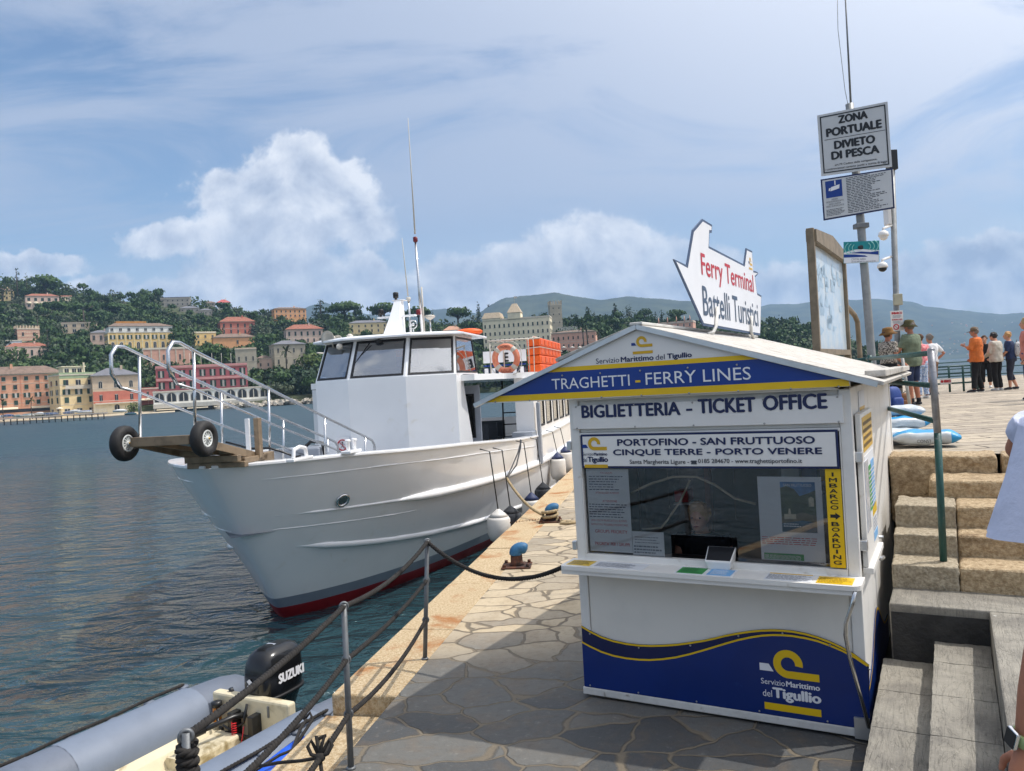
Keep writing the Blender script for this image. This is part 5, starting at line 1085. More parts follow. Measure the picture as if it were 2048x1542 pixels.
mb = MB(); lines(mb, *plane(.0415), x0 + .01, x1 - .02, z0 + (z1 - z0) * .19, z0 + (z1 - z0) * .29, 4, 0, .35, 5, .12); mb.build('print', red_v, po)
mb = MB(); mb.flat([(x0 + .02, z0 + .005), (x1 - .14, z0 + .005), (x1 - .14, z0 + .05), (x0 + .02, z0 + .05)], *plane(.0412)); mb.build('print', grn_v, po); mb = MB(); lines(mb, *plane(.0405), x0 + .025, x1 - .15, z0 + .006, z0 + .04, 5, 0, .4, 6, .05); mb.build('print', vin_w, po)
x0, z1 = fr(1643.5, 937, -.007); x1, z0 = fr(1687, 1131, -.007); xa, xb = fr(1645, 1000, -.007)[0], fr(1684, 1060, -.007)[0]
z0 = fr(1672, 1130, -.007)[1]
strip = box_part('boarding_strip', yel, (1.875, 1.972, -.0085, -.0065, 1.145, b2z0 - .004), bev=0)
mb = MB(); zt = b2z0 - .02; zbot = 1.155; letters = 'IMBARCO'; hh = (zt - zbot) / 17.2
for i, ch in enumerate(letters):
    zz_ = zt - hh * (i + .9); wd_ = .012 if ch == 'I' else .05; text(mb, ch, *plane(-.0098), 1.922 - wd_ / 2, 1.922 + wd_ / 2, zz_, zz_ + hh * .74, 0, .03)
za = zt - hh * 8.1; mb.flat([(1.893, za - .011), (1.925, za - .011), (1.925, za - .024), (1.957, za), (1.925, za + .024), (1.925, za + .011), (1.893, za + .011)], *plane(-.0098))
for i, ch in enumerate('BOARDING'):
    zz_ = zt - hh * (i + 9.9); wd_ = .012 if ch == 'I' else .05; text(mb, ch, *plane(-.0098), 1.922 - wd_ / 2, 1.922 + wd_ / 2, zz_, zz_ + hh * .74, 0, .03)
mb.build('lettering', blk_v, strip)
# right side: hinged notice board, small poster, wave, catch
mb = MB(); SX = 2.10
by0, bz1 = sd(1708, 826, SX); by1 = by0 + .95; bz0 = 1.13
mb.box(2.065, SX, .115, .95, bz0, bz1 - .03); hb = mb.build('side_shutter', kw, kio, bevel=.006)
mb = MB(); mb.box(2.062, SX + .03, .11, .97, bz0 - .045, bz0 - .002); mb.build('shutter_sill', kw, hb, bevel=.006)
for z_ in (bz1 - .35, bz0 + .12): box_part('hinge', alu, (2.055, SX + .004, .06, .113, z_, z_ + .07), parent=hb)
sp = ((SX + .002, 0, 0), (0, 1, 0), (0, 0, 1))
def spanel(nm, m_, y0, y1, z0_, z1_, k=1): mb = MB(); mb.box(SX, SX + .002 * k, y0, y1, z0_, z1_); return mb.build(nm, m_, hb)
spanel('side_notice', ochre, .20, .90, bz1 - .30, bz1 - .06); mb = MB(); lines(mb, (SX + .0035, 0, 0), (0, 1, 0), (0, 0, 1), .23, .88, bz1 - .28, bz1 - .08, 4, 0, .5, 31, .1); mb.build('print', mat('brown_print', lin(110, 86, 40), .5), hb)
spanel('side_notice', paper, .22, .88, bz1 - .80, bz1 - .33); spanel('timetable_half', grn_v, .42, .60, bz1 - .74, bz1 - .42, 2); spanel('timetable_half', sky_v, .62, .86, bz1 - .74, bz1 - .40, 2); mb = MB(); lines(mb, (SX + .0055, 0, 0), (0, 1, 0), (0, 0, 1), .43, .85, bz1 - .72, bz1 - .44, 9, 0, .4, 32, .05); mb.build('print', vin_w, hb)
spanel('plastic_pocket', mat('clear_plastic', (.7, .72, .78), .12, 0, .1, 9, .5, 12), .17, .40, bz1 - .84, bz1 - .36, 3)
spanel('side_notice', paper, .58, .90, bz0 + .07, bz0 + .34); spanel('print', yel, .585, .895, bz0 + .26, bz0 + .335, 2); spanel('print', sky_v, .60, .88, bz0 + .08, bz0 + .14, 2); mb = MB(); lines(mb, (SX + .0055, 0, 0), (0, 1, 0), (0, 0, 1), .6, .88, bz0 + .15, bz0 + .25, 4, 0, .4, 33); mb.build('print', grey_v, hb)
box_part('small_notice', paper, (2.052, 2.056, .55, .95, 2.04, 2.30), bev=0); mb = MB(); mb.box(2.0563, 2.0575, .57, .93, 2.10, 2.15); mb.build('print', navy, kio); mb = MB(); mb.box(2.0563, 2.0575, .57, .93, 2.16, 2.185); mb.build('print', ochre, kio)
wv_ = [(y_, .30 + .32 * math.exp(-((y_ - .95) / .42) ** 2)) for y_ in np.linspace(.06, 1.9, 24)]
mb = MB(); mb.prism([(.06, .08), (1.9, .08)] + list(reversed(wv_)), (2.0515, 0, 0), (0, 1, 0), (0, 0, 1), (.006, 0, 0)); mb.build('side_wave_panel', pblue, kio)
mb = MB(); n = len(wv_); mb.add([(2.0585, y_, z_) for y_, z_ in wv_] + [(2.0585, y_, z_ - .02) for y_, z_ in wv_], [(n + i, n + i + 1, i + 1, i) for i in range(n - 1)]); mb.build('side_yellow_line', yel, kio)
mb = MB(); mb.tube([(2.06, .99, 1.16), (2.13, 1.0, 1.16)], .012, 8); mb.tube([(2.06, 1.02, 1.02), (2.10, 1.04, .98), (2.11, 1.15, .97)], .016, 8); mb.build('catch', alu, kio)
for z_ in (1.16, 1.95): box_part('hinge', alu, (-.035, .002, -.012, .03, z_, z_ + .07))
# beige cord hanging behind the glass
mb = MB(); cpts = [(1262, 986), (1300, 968), (1345, 954), (1392, 953), (1430, 970), (1470, 997), (1512, 1008)]
mb.tube([(fr(px, py, .12)[0], .12, fr(px, py, .12)[1]) for px, py in cpts], .009, 8); mb.tube([(fr(px, py, .11)[0], .11, fr(px, py, .11)[1]) for px, py in ((1380, 960), (1362, 1000), (1335, 1040), (1322, 1056), (1285, 1058))], .008, 8)
cord = mb.build('cord', mat('beige_cord', lin(170, 156, 134), .8, 0, .2, 20), origin=(0, 0, 0)); cord.location = K0; cord.rotation_euler = (0, 0, KA); tag(cord, 'beige cord hanging in loops behind the kiosk window', 'cord')
mb = MB(); hx, hz_ = fr(1300, 950, .9); rr = [(.02, 0), (.20, -.03), (.26, -.25), (.30, -.55), (.27, -.75), (.22, -.8)]
mb.lathe([(r_, z_) for r_, z_ in rr], (hx, 1.2, hz_ + .35), n=18, ov=(1, .5)); jk = mb.build('hanging_jacket', mat('dark_jacket', (.012, .013, .018), .6, 0, .4, 8, .8, 9)); jk.location = K0; jk.rotation_euler = (0, 0, KA); tag(jk, 'dark jacket hanging on the partition inside the kiosk', 'jacket')
mb = MB(); mb.box(.25, .62, 1.10, 1.30, 1.35, 1.37, 0); mb.box(1.35, 1.9, 1.05, 1.3, 1.55, 1.57, 0); mb.box(1.35, 1.9, 1.05, 1.3, 1.25, 1.27, 0); mb.build('shelf_board', kwood, kio)
mb = MB(); mb.box(.70, .745, 1.22, 1.30, .3, 2.2); mb.build('arm_reflection', mat('arm_reflection_brown', lin(140, 84, 60), .7), kio)  # upright modelled in place of an arm reflected in the window
for i, (x0_, x1_, z0_, h_, m_) in enumerate(((1.38, 1.52, 1.572, .16, paper), (1.54, 1.66, 1.572, .22, blue), (1.68, 1.86, 1.572, .10, ochre), (1.40, 1.62, 1.272, .14, mat('carton', lin(150, 118, 82), .8)), (1.66, 1.84, 1.272, .2, grey_v), (.28, .44, 1.372, .18, paper), (.46, .58, 1.372, .1, red_v))):
    mb = MB(); mb.box(x0_, x1_, 1.10, 1.26, z0_, z0_ + h_); bo_ = mb.build('carton', m_, bevel=.004); bo_.location = K0; bo_.rotation_euler = (0, 0, KA); tag(bo_, ('white folder box', 'blue ring binder', 'flat yellow box', 'brown carton', 'grey file box', 'white box', 'small red box')[i] + (' on the upper right shelf inside the kiosk', ' on the upper right shelf inside the kiosk', ' on the upper right shelf inside the kiosk', ' on the lower right shelf inside the kiosk', ' on the lower right shelf inside the kiosk', ' on the left shelf inside the kiosk', ' on the left shelf inside the kiosk')[i], 'box')
# card terminal on the shelf
tx, tz = fr(1440, 1122, -.02); ct = thing('card_terminal', 'white card terminal with black sloping screen standing on the kiosk shelf', 'card reader', K(tx, -.02, 1.0945), KA)
mb = MB(); mb.add([(-.075, -.06, 0), (.075, -.06, 0), (.09, .07, 0), (-.09, .07, 0), (-.095, -.065, .06), (.095, -.065, .06), (.105, .08, .14), (-.105, .08, .14)], [(0, 3, 2, 1), (4, 5, 6, 7), (0, 1, 5, 4), (1, 2, 6, 5), (2, 3, 7, 6), (3, 0, 4, 7)]); mb.build('body', signw, ct, bevel=.008)
mb = MB(); mb.add([(-.085, -.055, .066), (.085, -.055, .066), (.095, .07, .138), (-.095, .07, .138)], [(0, 1, 2, 3)]); mb.build('screen', blk_v, ct)
# ================================================================ FERRY SIGN on the ridge
sxp = .80
def c7(x, y): return (1320 + x * .1953, 420 + y * .1953)
def sgn(px, py): 
    p = PL(px, py, K(sxp, 0), kx) - K0; return float(p @ ky), float(p[2])
out = [sgn(*c7(*p)) for p in [(128, 505), (262, 568), (323, 205), (420, 93), (521, 155), (517, 235), (494, 232), (488, 372), (850, 560), (872, 392), (932, 422), (945, 622), (985, 634), (996, 655), (962, 692), (983, 852), (1028, 878), (1015, 1285), (432, 1185)]]
fs_ = thing('ferry_sign', 'white ferry shaped sign with navy edge reading Ferry Terminal above the kiosk roof', 'sign', K(sxp, out[0][0], 2.85), KA)
oy = out[0][0]; pts = [(-(p[0] - oy), p[1] - 2.85) for p in out]   # x axis = -ky so that the face looks to -kx
cen = np.mean(pts, 0)
mb = MB(); mb.prism(list(reversed(pts)), (0, 0, 0), (0, -1, 0), (0, 0, 1), (.012, 0, 0)); sbd = mb.build('sign_board', mat('sign_edge_navy', lin(64, 82, 112), .4), fs_)
import mathutils
def inset(pts, d):
    n = len(pts); P = [Vector((p[0], p[1])) for p in pts]; o = []; area = sum(P[i].x * P[(i + 1) % n].y - P[(i + 1) % n].x * P[i].y for i in range(n)); sg = 1 if area > 0 else -1
    for i in range(n):
        a = (P[i] - P[i - 1]).normalized(); b = (P[(i + 1) % n] - P[i]).normalized(); na = Vector((-a.y, a.x)) * sg; nb_ = Vector((-b.y, b.x)) * sg; m = (na + nb_); m = m / max(m.length, .3); k = d / max(.45, m.dot(na)); o.append((P[i].x + m.x * k, P[i].y + m.y * k))
    return o
ins = inset(pts, .022); mb = MB(); mb.flat([(-a, b) for a, b in ins], (.0145, 0, 0), (0, 1, 0), (0, 0, 1)); mb.build('white_face', vin_w, sbd)
def stx(mb, s, bl, br, tl, bold):
    y0, z0 = sgn(*c7(*bl)); y1, z1 = sgn(*c7(*br)); zt = sgn(*c7(*tl))[1]
    o_ = np.array((.0165, y0 - oy, z0 - 2.85)); dx = np.array((0, y1 - y0, z1 - z0)); L_ = np.linalg.norm(dx); text(mb, s, o_, dx / L_, (0, 0, 1), 0, L_, 0, zt - z0, 0, bold)
mb = MB(); stx(mb, 'Ferry Terminal', (412, 735), (950, 905), (412, 445), .012); mb.build('lettering', red_v, sbd)
mb = MB(); stx(mb, 'Battelli Turistici', (428, 1082), (996, 1197), (428, 780), .012); mb.build('lettering', mat('slate_vinyl', lin(66, 82, 104), .4), sbd)
ly, lz_ = sgn(*c7(893, 560)); logo((.0165, ly - oy, lz_ - 2.85), (0, 1, 0), (0, 0, 1), .17, sbd)
for (a, b, foot) in (((540, 1195), (555, 1000), (505, 1285)), ((905, 1255), (910, 1090), (965, 1345))):
    y0, z0 = sgn(*c7(*b)); y1, z1 = sgn(*c7(*a)); yf, zf = sgn(*c7(*foot)); rz_ = RZ + .03 - (sxp - RX) * .313
    mb = MB(); mb.tube([(.03, y0 - oy, z0 - 2.85), (.03, y1 - oy, z1 - 2.85), (.02, (y1 + yf) / 2 - oy, (z1 + rz_) / 2 - 2.85 - .02), (-.02, yf - oy, rz_ - 2.85)], .016, 8); mb.build('bracket_leg', kwood, fs_)
# ================================================================ FERRY
hullw = mat('ferry_white', (0.87, 0.87, 0.875), .25, 0, .03, 1.2, .03, 9, coat=.5, stain=(lin(226, 222, 214), 2.2, .62, .8)); hullg = mat('boot_grey', lin(132, 142, 156), .35, 0, .08, 2); hullr = mat('antifouling_red', lin(140, 26, 34), .5, 0, .25, 2.5)
deckm = mat('deck_grey', lin(120, 126, 134), .7, 0, .2, 3); gask = mat('black_gasket', (.012, .012, .014), .5); dkin = mat('dark_cabin', (.03, .032, .036), .7, 0, .3, 2); lgrey = mat('light_grey_panel', lin(150, 156, 166), .5, 0, .1, 2)
orange_m = mat('orange_float', lin(240, 96, 14), .5, 0, .14, 3, .1, 12); rubber = mat('tyre_rubber', (.018, .017, .017), .7, 0, .2, 8, .25, 40); blackm = mat('black_plastic', (.012, .012, .013), .35, 0, .2, 6); bronze = mat('worn_brown_steel', lin(150, 130, 106), .5, .35, .3, 6, .2, 30)
B0 = Q(-6.43, 9.4, WZ); fer = thing('ferry', 'white passenger ferry with raked bow and wheelhouse moored along the quay', 'ferry', B0, -QA)
def bx_(px, py, b):
    p = PL(px, py, B0 + qn * b, qn) - B0; return np.array([b, float(p @ qd), float(p[2])])
def by_(px, py, a):
    p = PL(px, py, B0 + qd * a, qd) - B0; return np.array([float(p @ qn), a, float(p[2])])
SHEER = [(0, 2.66), (2, 2.64), (3.2, 2.58), (4.8, 2.51), (7.9, 2.33), (9.3, 2.25), (12, 2.2), (22, 2.3)]
def sheer(a): return float(np.interp(a, [p[0] for p in SHEER], [p[1] for p in SHEER]))
Pm = ([0, .03, .12, .35, .7, 1.2, 2, 3, 4.5, 6.5, 9, 14, 18, 20.5, 21.3], [.02, .10, .24, .52, .86, 1.26, 1.75, 2.2, 2.6, 2.88, 3.05, 3.12, 3.05, 2.85, 2.7]); Pt = ([0, .03, .1, .25, .5, 1, 2, 3, 4, 6, 8, 12, 18, 20.5, 21.3], [.02, .13, .27, .50, .82, 1.30, 1.98, 2.33, 2.58, 2.85, 3.0, 3.12, 3.08, 2.9, 2.75])
def a0(z): return .45 + 1.87 * (1 - z / 2.66) if z >= 0 else 2.32 - z * 1.1
def kz_(z, a):
    k = float(np.interp(z, [-.6, 0, .4, 1.2, 1.8, 2.5], [.48, .66, .73, .87, .95, 1.0])); ka = float(np.interp(z, [-.6, 0, .4, 1.2], [.7, .93, .97, 1.0])); t = min(1, max(0, (a - 3) / 9)); return k + (ka - k) * t * t * (3 - 2 * t)
def hb(x, z, a):
    m = float(np.interp(x, *Pm)); t = float(np.interp(x, *Pt)); q = min(1, max(0, (z - .9) / 1.6)); return (m + (t - m) * q) * kz_(z, a)
def hull_pt(u, z, off=0.0):
    """u = distance aft of the stem at height z"""
    a = a0(z) + u * (21.3 - a0(z)) / 21.3; return np.array([hb(u, z, a) + off, a, z])
US = [0, .03, .07, .14, .25, .4, .6, .85, 1.2, 1.6, 2.1, 2.7, 3.4, 4.2, 5.2, 6.4, 7.8, 9.5, 11.5, 14, 16.5, 18.5, 20.2, 21.3]
ZF = [-.6, -.25, 0, .2, .2, .38, .38, .7, 1.0, 1.3, 1.55, 1.8, 2.0]
def grid(side, z0i=None):
    mb = MB(); rows = []
    for u in US:
        r_ = []
        for z in ZF: r_.append(hull_pt(u, z))
        zt = sheer(a0(2.5) + u)
        for f in (.35, .7, 1.0): z = 2.0 + (zt - 2.0) * f; r_.append(hull_pt(u, z))
        rows.append([(p[0] * side, p[1], p[2]) for p in r_])
    n = len(rows[0]); vs = [p for r_ in rows for p in r_]
    for mi, rng_ in ((2, range(0, 3)), (1, range(4, 5)), (0, range(6, n - 1))):
        fs = []
        for i in range(len(rows) - 1):
            for j in rng_:
                q = (i * n + j, (i + 1) * n + j, (i + 1) * n + j + 1, i * n + j + 1); fs.append(q if side > 0 else q[::-1])
        mb.add(vs, fs, mi, True)
    return mb, rows
mr, rowsR = grid(1); ml, rowsL = grid(-1); o = len(mr.v); mr.v += ml.v; mr.f += [tuple(i + o for i in f) for f in ml.f]; mr.m += ml.m; mr.s += ml.s
st = []                                                       # stem strip and transom close the shell
nn_ = len(rowsR[0]); vs = rowsR[0] + rowsL[0]
for mi, rg in ((2, range(0, 3)), (1, range(4, 5)), (0, range(6, nn_ - 1))): mr.add(vs, [(nn_ + j, j, j + 1, nn_ + j + 1) for j in rg], mi, True)
mr.add(rowsR[-1] + rowsL[-1], [(j, nn_ + j, nn_ + j + 1, j + 1) for j in range(nn_ - 1)], 0)
hul = mr.build('hull', [hullw, hullg, hullr], fer)
wl = hul.modifiers.new('weld', 'WELD'); wl.merge_threshold = .0005
def along(zf, u0, u1, off, n=46):
    P = []
    for u in np.linspace(u0, u1, n):
        z = zf(u) if callable(zf) else zf; P.append(hull_pt(u, z, off))
    return P
def rail(nm, zf, u0, u1, r0, r1, off=.0, m_=hullw, ur=None):
    for sd_ in (1, -1):
        P = along(zf, u0, u1, off); us = np.linspace(u0, u1, len(P)); rr = [(max(.004, (r0 if (ur is None or u < ur) else r0 + (r1 - r0) * min(1, (u - ur) / .8)) * min(1, (u - u0) / .25 + .05)),) * 2 for u in us]
        MB().tube([(p[0] * sd_, p[1], p[2]) for p in P], rr, 8).build(nm, m_, fer)
z1f = lambda u: float(np.interp(u, [0, 1, 3, 6, 10, 21], [1.84, 1.80, 1.72, 1.62, 1.56, 1.6])); z3f = lambda u: float(np.interp(u, [0, .6, 1.5, 3, 5, 8, 21], [1.34, 1.24, 1.08, .92, .78, .66, .62]))
rail('upper_rubbing_strake', z1f, .3, 21.2, .022, .085, .0, ur=2.0); rail('lower_rubbing_strake', z3f, .35, 21.2, .06, .085, -.015)
rail('bulwark_seam', lambda u: sheer(u) - .23, .3, 9.2, .009, .009, -.002)
rail('plate_seam', lambda u: float(np.interp(u, [0, 2, 6], [1.62, 1.50, 1.34])), .1, 2.6, .010, .010, -.004)
# cap rail, inner bulwark, deck
for sd_ in (1, -1):
    mb = MB(); rr = []
    for u in US:
        zt = sheer(a0(2.5) + u); p = hull_pt(u, zt); x_ = p[0]; inn = max(.02, x_ - .20)
        rr.append([((x_ + .035) * sd_, p[1] - .02, zt - .005), ((x_ + .035) * sd_, p[1] - .02, zt + .045), (inn * sd_, p[1] + .08, zt + .045), (inn * sd_, p[1] + .08, zt - .005)])
    mb.rings(rr, 0, True, False); mb.build('cap_rail', hullw, fer, bevel=.012)
    mb = MB(); vs = []; UB = [u for u in US if u >= 1.2]
    for u in UB:
        zt = sheer(a0(2.5) + u); p = hull_pt(u, zt); inn = max(.015, p[0] - .16); low = hb(max(.01, p[1] + .08 - a0(1.58)), 1.58, p[1]) - .05; vs += [(inn * sd_, p[1] + .08, zt), (min(inn, low) * sd_, p[1] + .08, 1.56)]
    mb.add(vs, [(2 * i, 2 * i + 1, 2 * i + 3, 2 * i + 2) for i in range(len(UB) - 1)], 0, True); mb.build('inner_bulwark', hullw, fer)
mb = MB(); R1 = [(0.02, .95)]
for u in UB: zt = sheer(a0(2.5) + u); p = hull_pt(u, zt); R1.append((max(.02, min(p[0] - .16, hb(max(.01, p[1] + .08 - a0(1.58)), 1.58, p[1]) - .04)), p[1] + .08))
vs = [(x_, y_, 1.58) for x_, y_ in R1] + [(-x_, y_, 1.58) for x_, y_ in R1]; n = len(R1); mb.add(vs, [(i, i + 1, n + i + 1, n + i) for i in range(n - 1)]); mb.build('deck', deckm, fer)
# porthole and fairleads
pp = None
for u in np.linspace(.3, 6, 400):
    q = hull_pt(u, 1.93); s_ = proj_ = None
    w_ = B0 + qn * q[0] + qd * q[1] + kz * q[2]; X, Yv, Z = w_; xx = X / Yv * F; yv = -(Z - HC) / Yv * F; uu = xx * math.cos(ROLL) + yv * math.sin(ROLL) + 1024
    if pp is None or abs(uu - 685) < abs(pp[0] - 685): pp = (uu, q, u)
q = pp[1]; q2 = hull_pt(pp[2] + .05, 1.93); q3 = hull_pt(pp[2], 1.98); nr = np.cross(q2 - q, q3 - q); nr /= np.linalg.norm(nr); nr = nr if nr[0] > 0 else -nr
MB().torus(q + nr * .005, nr, .10, .025, 20, 8).build('porthole', steel, fer); MB().lathe([(.095, -.02), (.095, .004)], q, nr, 18).build('porthole_glass', glass('ship_glass', (.55, .6, .62), .80), fer)
# wheelhouse
FW = [(-1.7, 9.5), (-1.7, 7.5), (-.68, 7.0), (.68, 7.0), (1.7, 7.5), (1.7, 9.5)]; zb_, zs_, zt_ = 1.58, 3.90, 4.80
def setb(p, k): 
    x_, y_ = p; return (x_ * (1 - .06 * k), y_ + (.46 * k if y_ < 9 else 0))
mb = MB()
for i, (p, q) in enumerate(zip(FW[:-1], FW[1:])):
    if i == 4: continue
    mb.add([(p[0], p[1], zb_), (q[0], q[1], zb_), (q[0], q[1], zs_), (p[0], p[1], zs_)], [(0, 1, 2, 3)])
mb.prism([(7.5, zb_), (8.85, zb_), (8.8, 1.95), (8.25, 3.3), (8.05, 3.90), (7.5, 3.90)], (1.70, 0, 0), (0, 1, 0), (0, 0, 1), (-.05, 0, 0))
mb.add([(p[0], p[1], zs_ - .01) for p in FW], [tuple(range(6))]); wh = mb.build('wheelhouse', hullw, fer, bevel=.0)
gl_ = glass('ship_window', (.80, .84, .86), .62)
def facet(i, p, q, zl, zh, m0=.10, drop=0.0):
    P0, P1 = np.array([p[0], p[1], zl]), np.array([q[0], q[1], zl]); a_, b_ = setb(p, 1), setb(q, 1); P3, P2 = np.array([a_[0], a_[1], zh]), np.array([b_[0], b_[1], zh])
    nr = np.cross(P1 - P0, P3 - P0); nr /= np.linalg.norm(nr)
    def pt(u, v, o=0): return P0 * (1 - u) * (1 - v) + P1 * u * (1 - v) + P2 * u * v + P3 * (1 - u) * v + nr * o
    W_ = np.linalg.norm(P1 - P0); H_ = np.linalg.norm(P3 - P0); mu, mv0, mv1 = m0 / W_, .035 / H_, .03 / H_
    def ringq(u0, u1, v0, v1, U0, U1, V0, V1, o0, m_, nm, th=.03):
        mb = MB(); A = [(U0, V0), (U1, V0), (U1, V1), (U0, V1)]; B = [(u0, v0), (u1, v0), (u1, v1), (u0, v1)]
        for o_ in (o0, o0 - th):
            vs = [pt(*x_, o_) for x_ in A] + [pt(*x_, o_) for x_ in B]; mb.add(vs, [(k, (k + 1) % 4, 4 + (k + 1) % 4, 4 + k) for k in range(4)])
        vs = [pt(*x_, o0) for x_ in B] + [pt(*x_, o0 - th) for x_ in B]; mb.add(vs, [(k, (k + 1) % 4, 4 + (k + 1) % 4, 4 + k) for k in range(4)])
        vs = [pt(*x_, o0) for x_ in A] + [pt(*x_, o0 - th) for x_ in A]; mb.add(vs, [(k, (k + 1) % 4, 4 + (k + 1) % 4, 4 + k) for k in range(4)])
        return mb
    wfr = ringq(mu, 1 - mu, mv0, 1 - mv1, 0, 1, 0, 1, 0, hullw, 'f').build('window_frame', hullw, fer)
    ringq(mu + .05 / W_, 1 - mu - .05 / W_, mv0 + .05 / H_, 1 - mv1 - .05 / H_, mu, 1 - mu, mv0, 1 - mv1, .012, gask, 'g', .03).build('gasket', gask, wfr)
    mb = MB(); mb.add([pt(u, v, -.004) for u, v in ((mu + .035 / W_, mv0 + .035 / H_), (1 - mu - .035 / W_, mv0 + .035 / H_), (1 - mu - .035 / W_, 1 - mv1 - .035 / H_), (mu + .035 / W_, 1 - mv1 - .035 / H_))], [(0, 1, 2, 3)]); mb.build('window_pane', gl_, wfr)
    return pt
for i, (p, q) in enumerate(zip(FW[:-1], FW[1:])): pt = facet(i, p, q, zs_, zt_, .045 if i in (0, 4) else .05); 
mb = MB(); mb.box(-1.6, 1.6, 9.4, 9.44, zs_, zt_, 0); mb.build('aft_wall', lgrey, fer)
mb = MB(); mb.box(-1.2, 1.2, 7.9, 8.3, zs_ - .005, zs_ + .22, 0); mb.build('console', dkin, fer)
lk = mb = MB(); mb.box(-.35, .25, 9.28, 9.38, zs_ + .28, zs_ + .72, 0); lk = mb.build('blue_locker', blue, fer, bevel=.04); mb = MB(); mb.box(-.33, -.1, 9.27, 9.29, zs_ + .55, zs_ + .71, 0); mb.build('orange_label', orange_m, lk)
RF = [(-1.82, 9.95), (-1.82, 7.72), (-.80, 7.16), (.80, 7.16), (1.88, 7.72), (1.88, 9.95)]
mb = MB(); n = 6; vs = [(x_, y_, zt_ - .0) for x_, y_ in RF] + [(x_, y_, zt_ + .045) for x_, y_ in RF] + [(x_ * .9, y_ * .98 + .2, zt_ + .085) for x_, y_ in RF]
mb.add(vs, [tuple(reversed(range(6))), tuple(range(12, 18))] + [(i, (i + 1) % 6, 6 + (i + 1) % 6, 6 + i) for i in range(6)] + [(6 + i, 6 + (i + 1) % 6, 12 + (i + 1) % 6, 12 + i) for i in range(6)]); mb.build('wheelhouse_roof', hullw, fer, bevel=.012)
mb = MB(); mb.tube([(-.25, 7.36, 4.72), (-.45, 7.28, 4.45), (-.62, 7.16, 4.18)], .012, 6); mb.sphere((-.05, 7.38, 4.74), (.10, .05, .05), 10, 6); mb.build('wiper', gask, fer)
mb = MB(); mb.lathe([(.07, 0), (.075, .05), (.03, .14)], (-.95, 7.30, 4.68), (0, -1, -.1), 14); mb.build('deck_lamp', frame_w, fer)
# recessed side, passage, cabin, upper deck
MB().box(1.18, 1.22, 7.6, 8.9, zb_, 3.74).build('recess_wall', hullw, fer); MB().box(-1.22, -1.18, 7.6, 8.9, zb_, 3.74).build('recess_wall', hullw, fer); MB().box(-1.179, .55, 8.86, 8.899, zb_, 3.74).build('recess_wall', hullw, fer)
mb = MB(); mb.box(1.22, 1.25, 8.30, 8.42, 2.0, 3.70); mb.box(1.222, 1.24, 8.0, 8.06, 2.5, 2.8); mb.build('recess_trim', lgrey, fer)
dr = MB().box(1.24, 1.86, 8.93, 8.98, 1.62, 3.62).build('door', lgrey, fer, bevel=.01)
mb = MB(); mb.box(1.36, 1.72, 8.915, 8.928, 2.35, 3.42); mb.build('gasket', gask, dr, bevel=.03); mb = MB(); mb.box(1.40, 1.68, 8.908, 8.914, 2.40, 3.37); mb.build('door_pane', gl_, dr)
mb = MB(); mb.prism([(-2.02, 9.95), (-2.02, 7.9), (2.02, 7.9), (2.35, 9.6), (3.0, 10.2), (3.0, 20.4), (-3.0, 20.4), (-3.0, 10.2)], (0, 0, 3.74), (1, 0, 0), (0, 1, 0), (0, 0, .14)); mb.build('upper_deck', hullw, fer, bevel=.015)
for sd_ in (1, -1):
    wn = [(10.55 + 1.28 * i, 11.5 + 1.28 * i) for i in range(7)]; x0_, x1_ = (2.93, 2.99) if sd_ > 0 else (-2.99, -2.93)
    mb = MB(); mb.box(x0_, x1_, 9.95, 20.2, 1.6, 2.45); mb.box(x0_, x1_, 9.95, 20.2, 3.48, 3.74); e = 9.95
    for a, b in wn: mb.box(x0_, x1_, e, a, 2.45, 3.48); e = b
    mb.box(x0_, x1_, e, 20.2, 2.45, 3.48); mb.build('cabin_side', hullw, fer)
    for a, b in wn:
        xo = 2.992 * sd_; fr_ = MB(); t_ = .045
        for q in ((a, b, 2.45, 2.45 + t_), (a, b, 3.48 - t_, 3.48), (a, a + t_, 2.45 + t_, 3.48 - t_), (b - t_, b, 2.45 + t_, 3.48 - t_)): fr_.box(min(xo, xo - .03 * sd_), max(xo + .012 * sd_, xo), q[0], q[1], q[2], q[3])
        cw = fr_.build('cabin_window', gask, fer); MB().box(min(xo - .02 * sd_, xo - .012 * sd_), max(xo - .02 * sd_, xo - .012 * sd_), a + t_, b - t_, 2.45 + t_, 3.48 - t_).build('window_pane', gl_, cw)
MB().box(2.52, 2.93, 9.95, 10.0, 1.6, 3.74).build('cabin_front', hullw, fer); MB().box(-2.93, -2.2, 9.95, 10.0, 1.6, 3.74).build('cabin_front', hullw, fer)
mb = MB(); mb.box(-2.85, 2.85, 8.95, 20.5, 1.585, 1.60); mb.build('cabin_floor', deckm, fer)
mb = MB(); mb.box(2.50, 3.02, 9.4, 10.0, 2.27, 2.40); mb.box(3.05, 3.13, 9.92, 10.1, 1.55, 3.1); mb.build('boarding_post', lgrey, fer, bevel=.01)
mb = MB()
for x_ in (1.95, 2.45): mb.tube([(x_, 10.9, 1.6), (x_ - .1, 11.6, 3.7)], .022, 6)
for k in range(6): mb.tube([(1.95 - .015 * k, 10.98 + .115 * k, 1.9 + .31 * k), (2.45 - .015 * k, 10.98 + .115 * k, 1.9 + .31 * k)], .018, 6)
mb.build('ladder', gask, fer)
mb = MB(); mb.lathe([(.16, 0), (.18, .25), (.14, .5)], (1.7, 10.6, 1.6), n=14); mb.build('oil_drum', blackm, fer); mb = MB(); mb.lathe([(.145, .5), (.13, .54), (.02, .57)], (1.7, 10.6, 1.6), n=14); mb.build('drum_lid', ochre, fer)
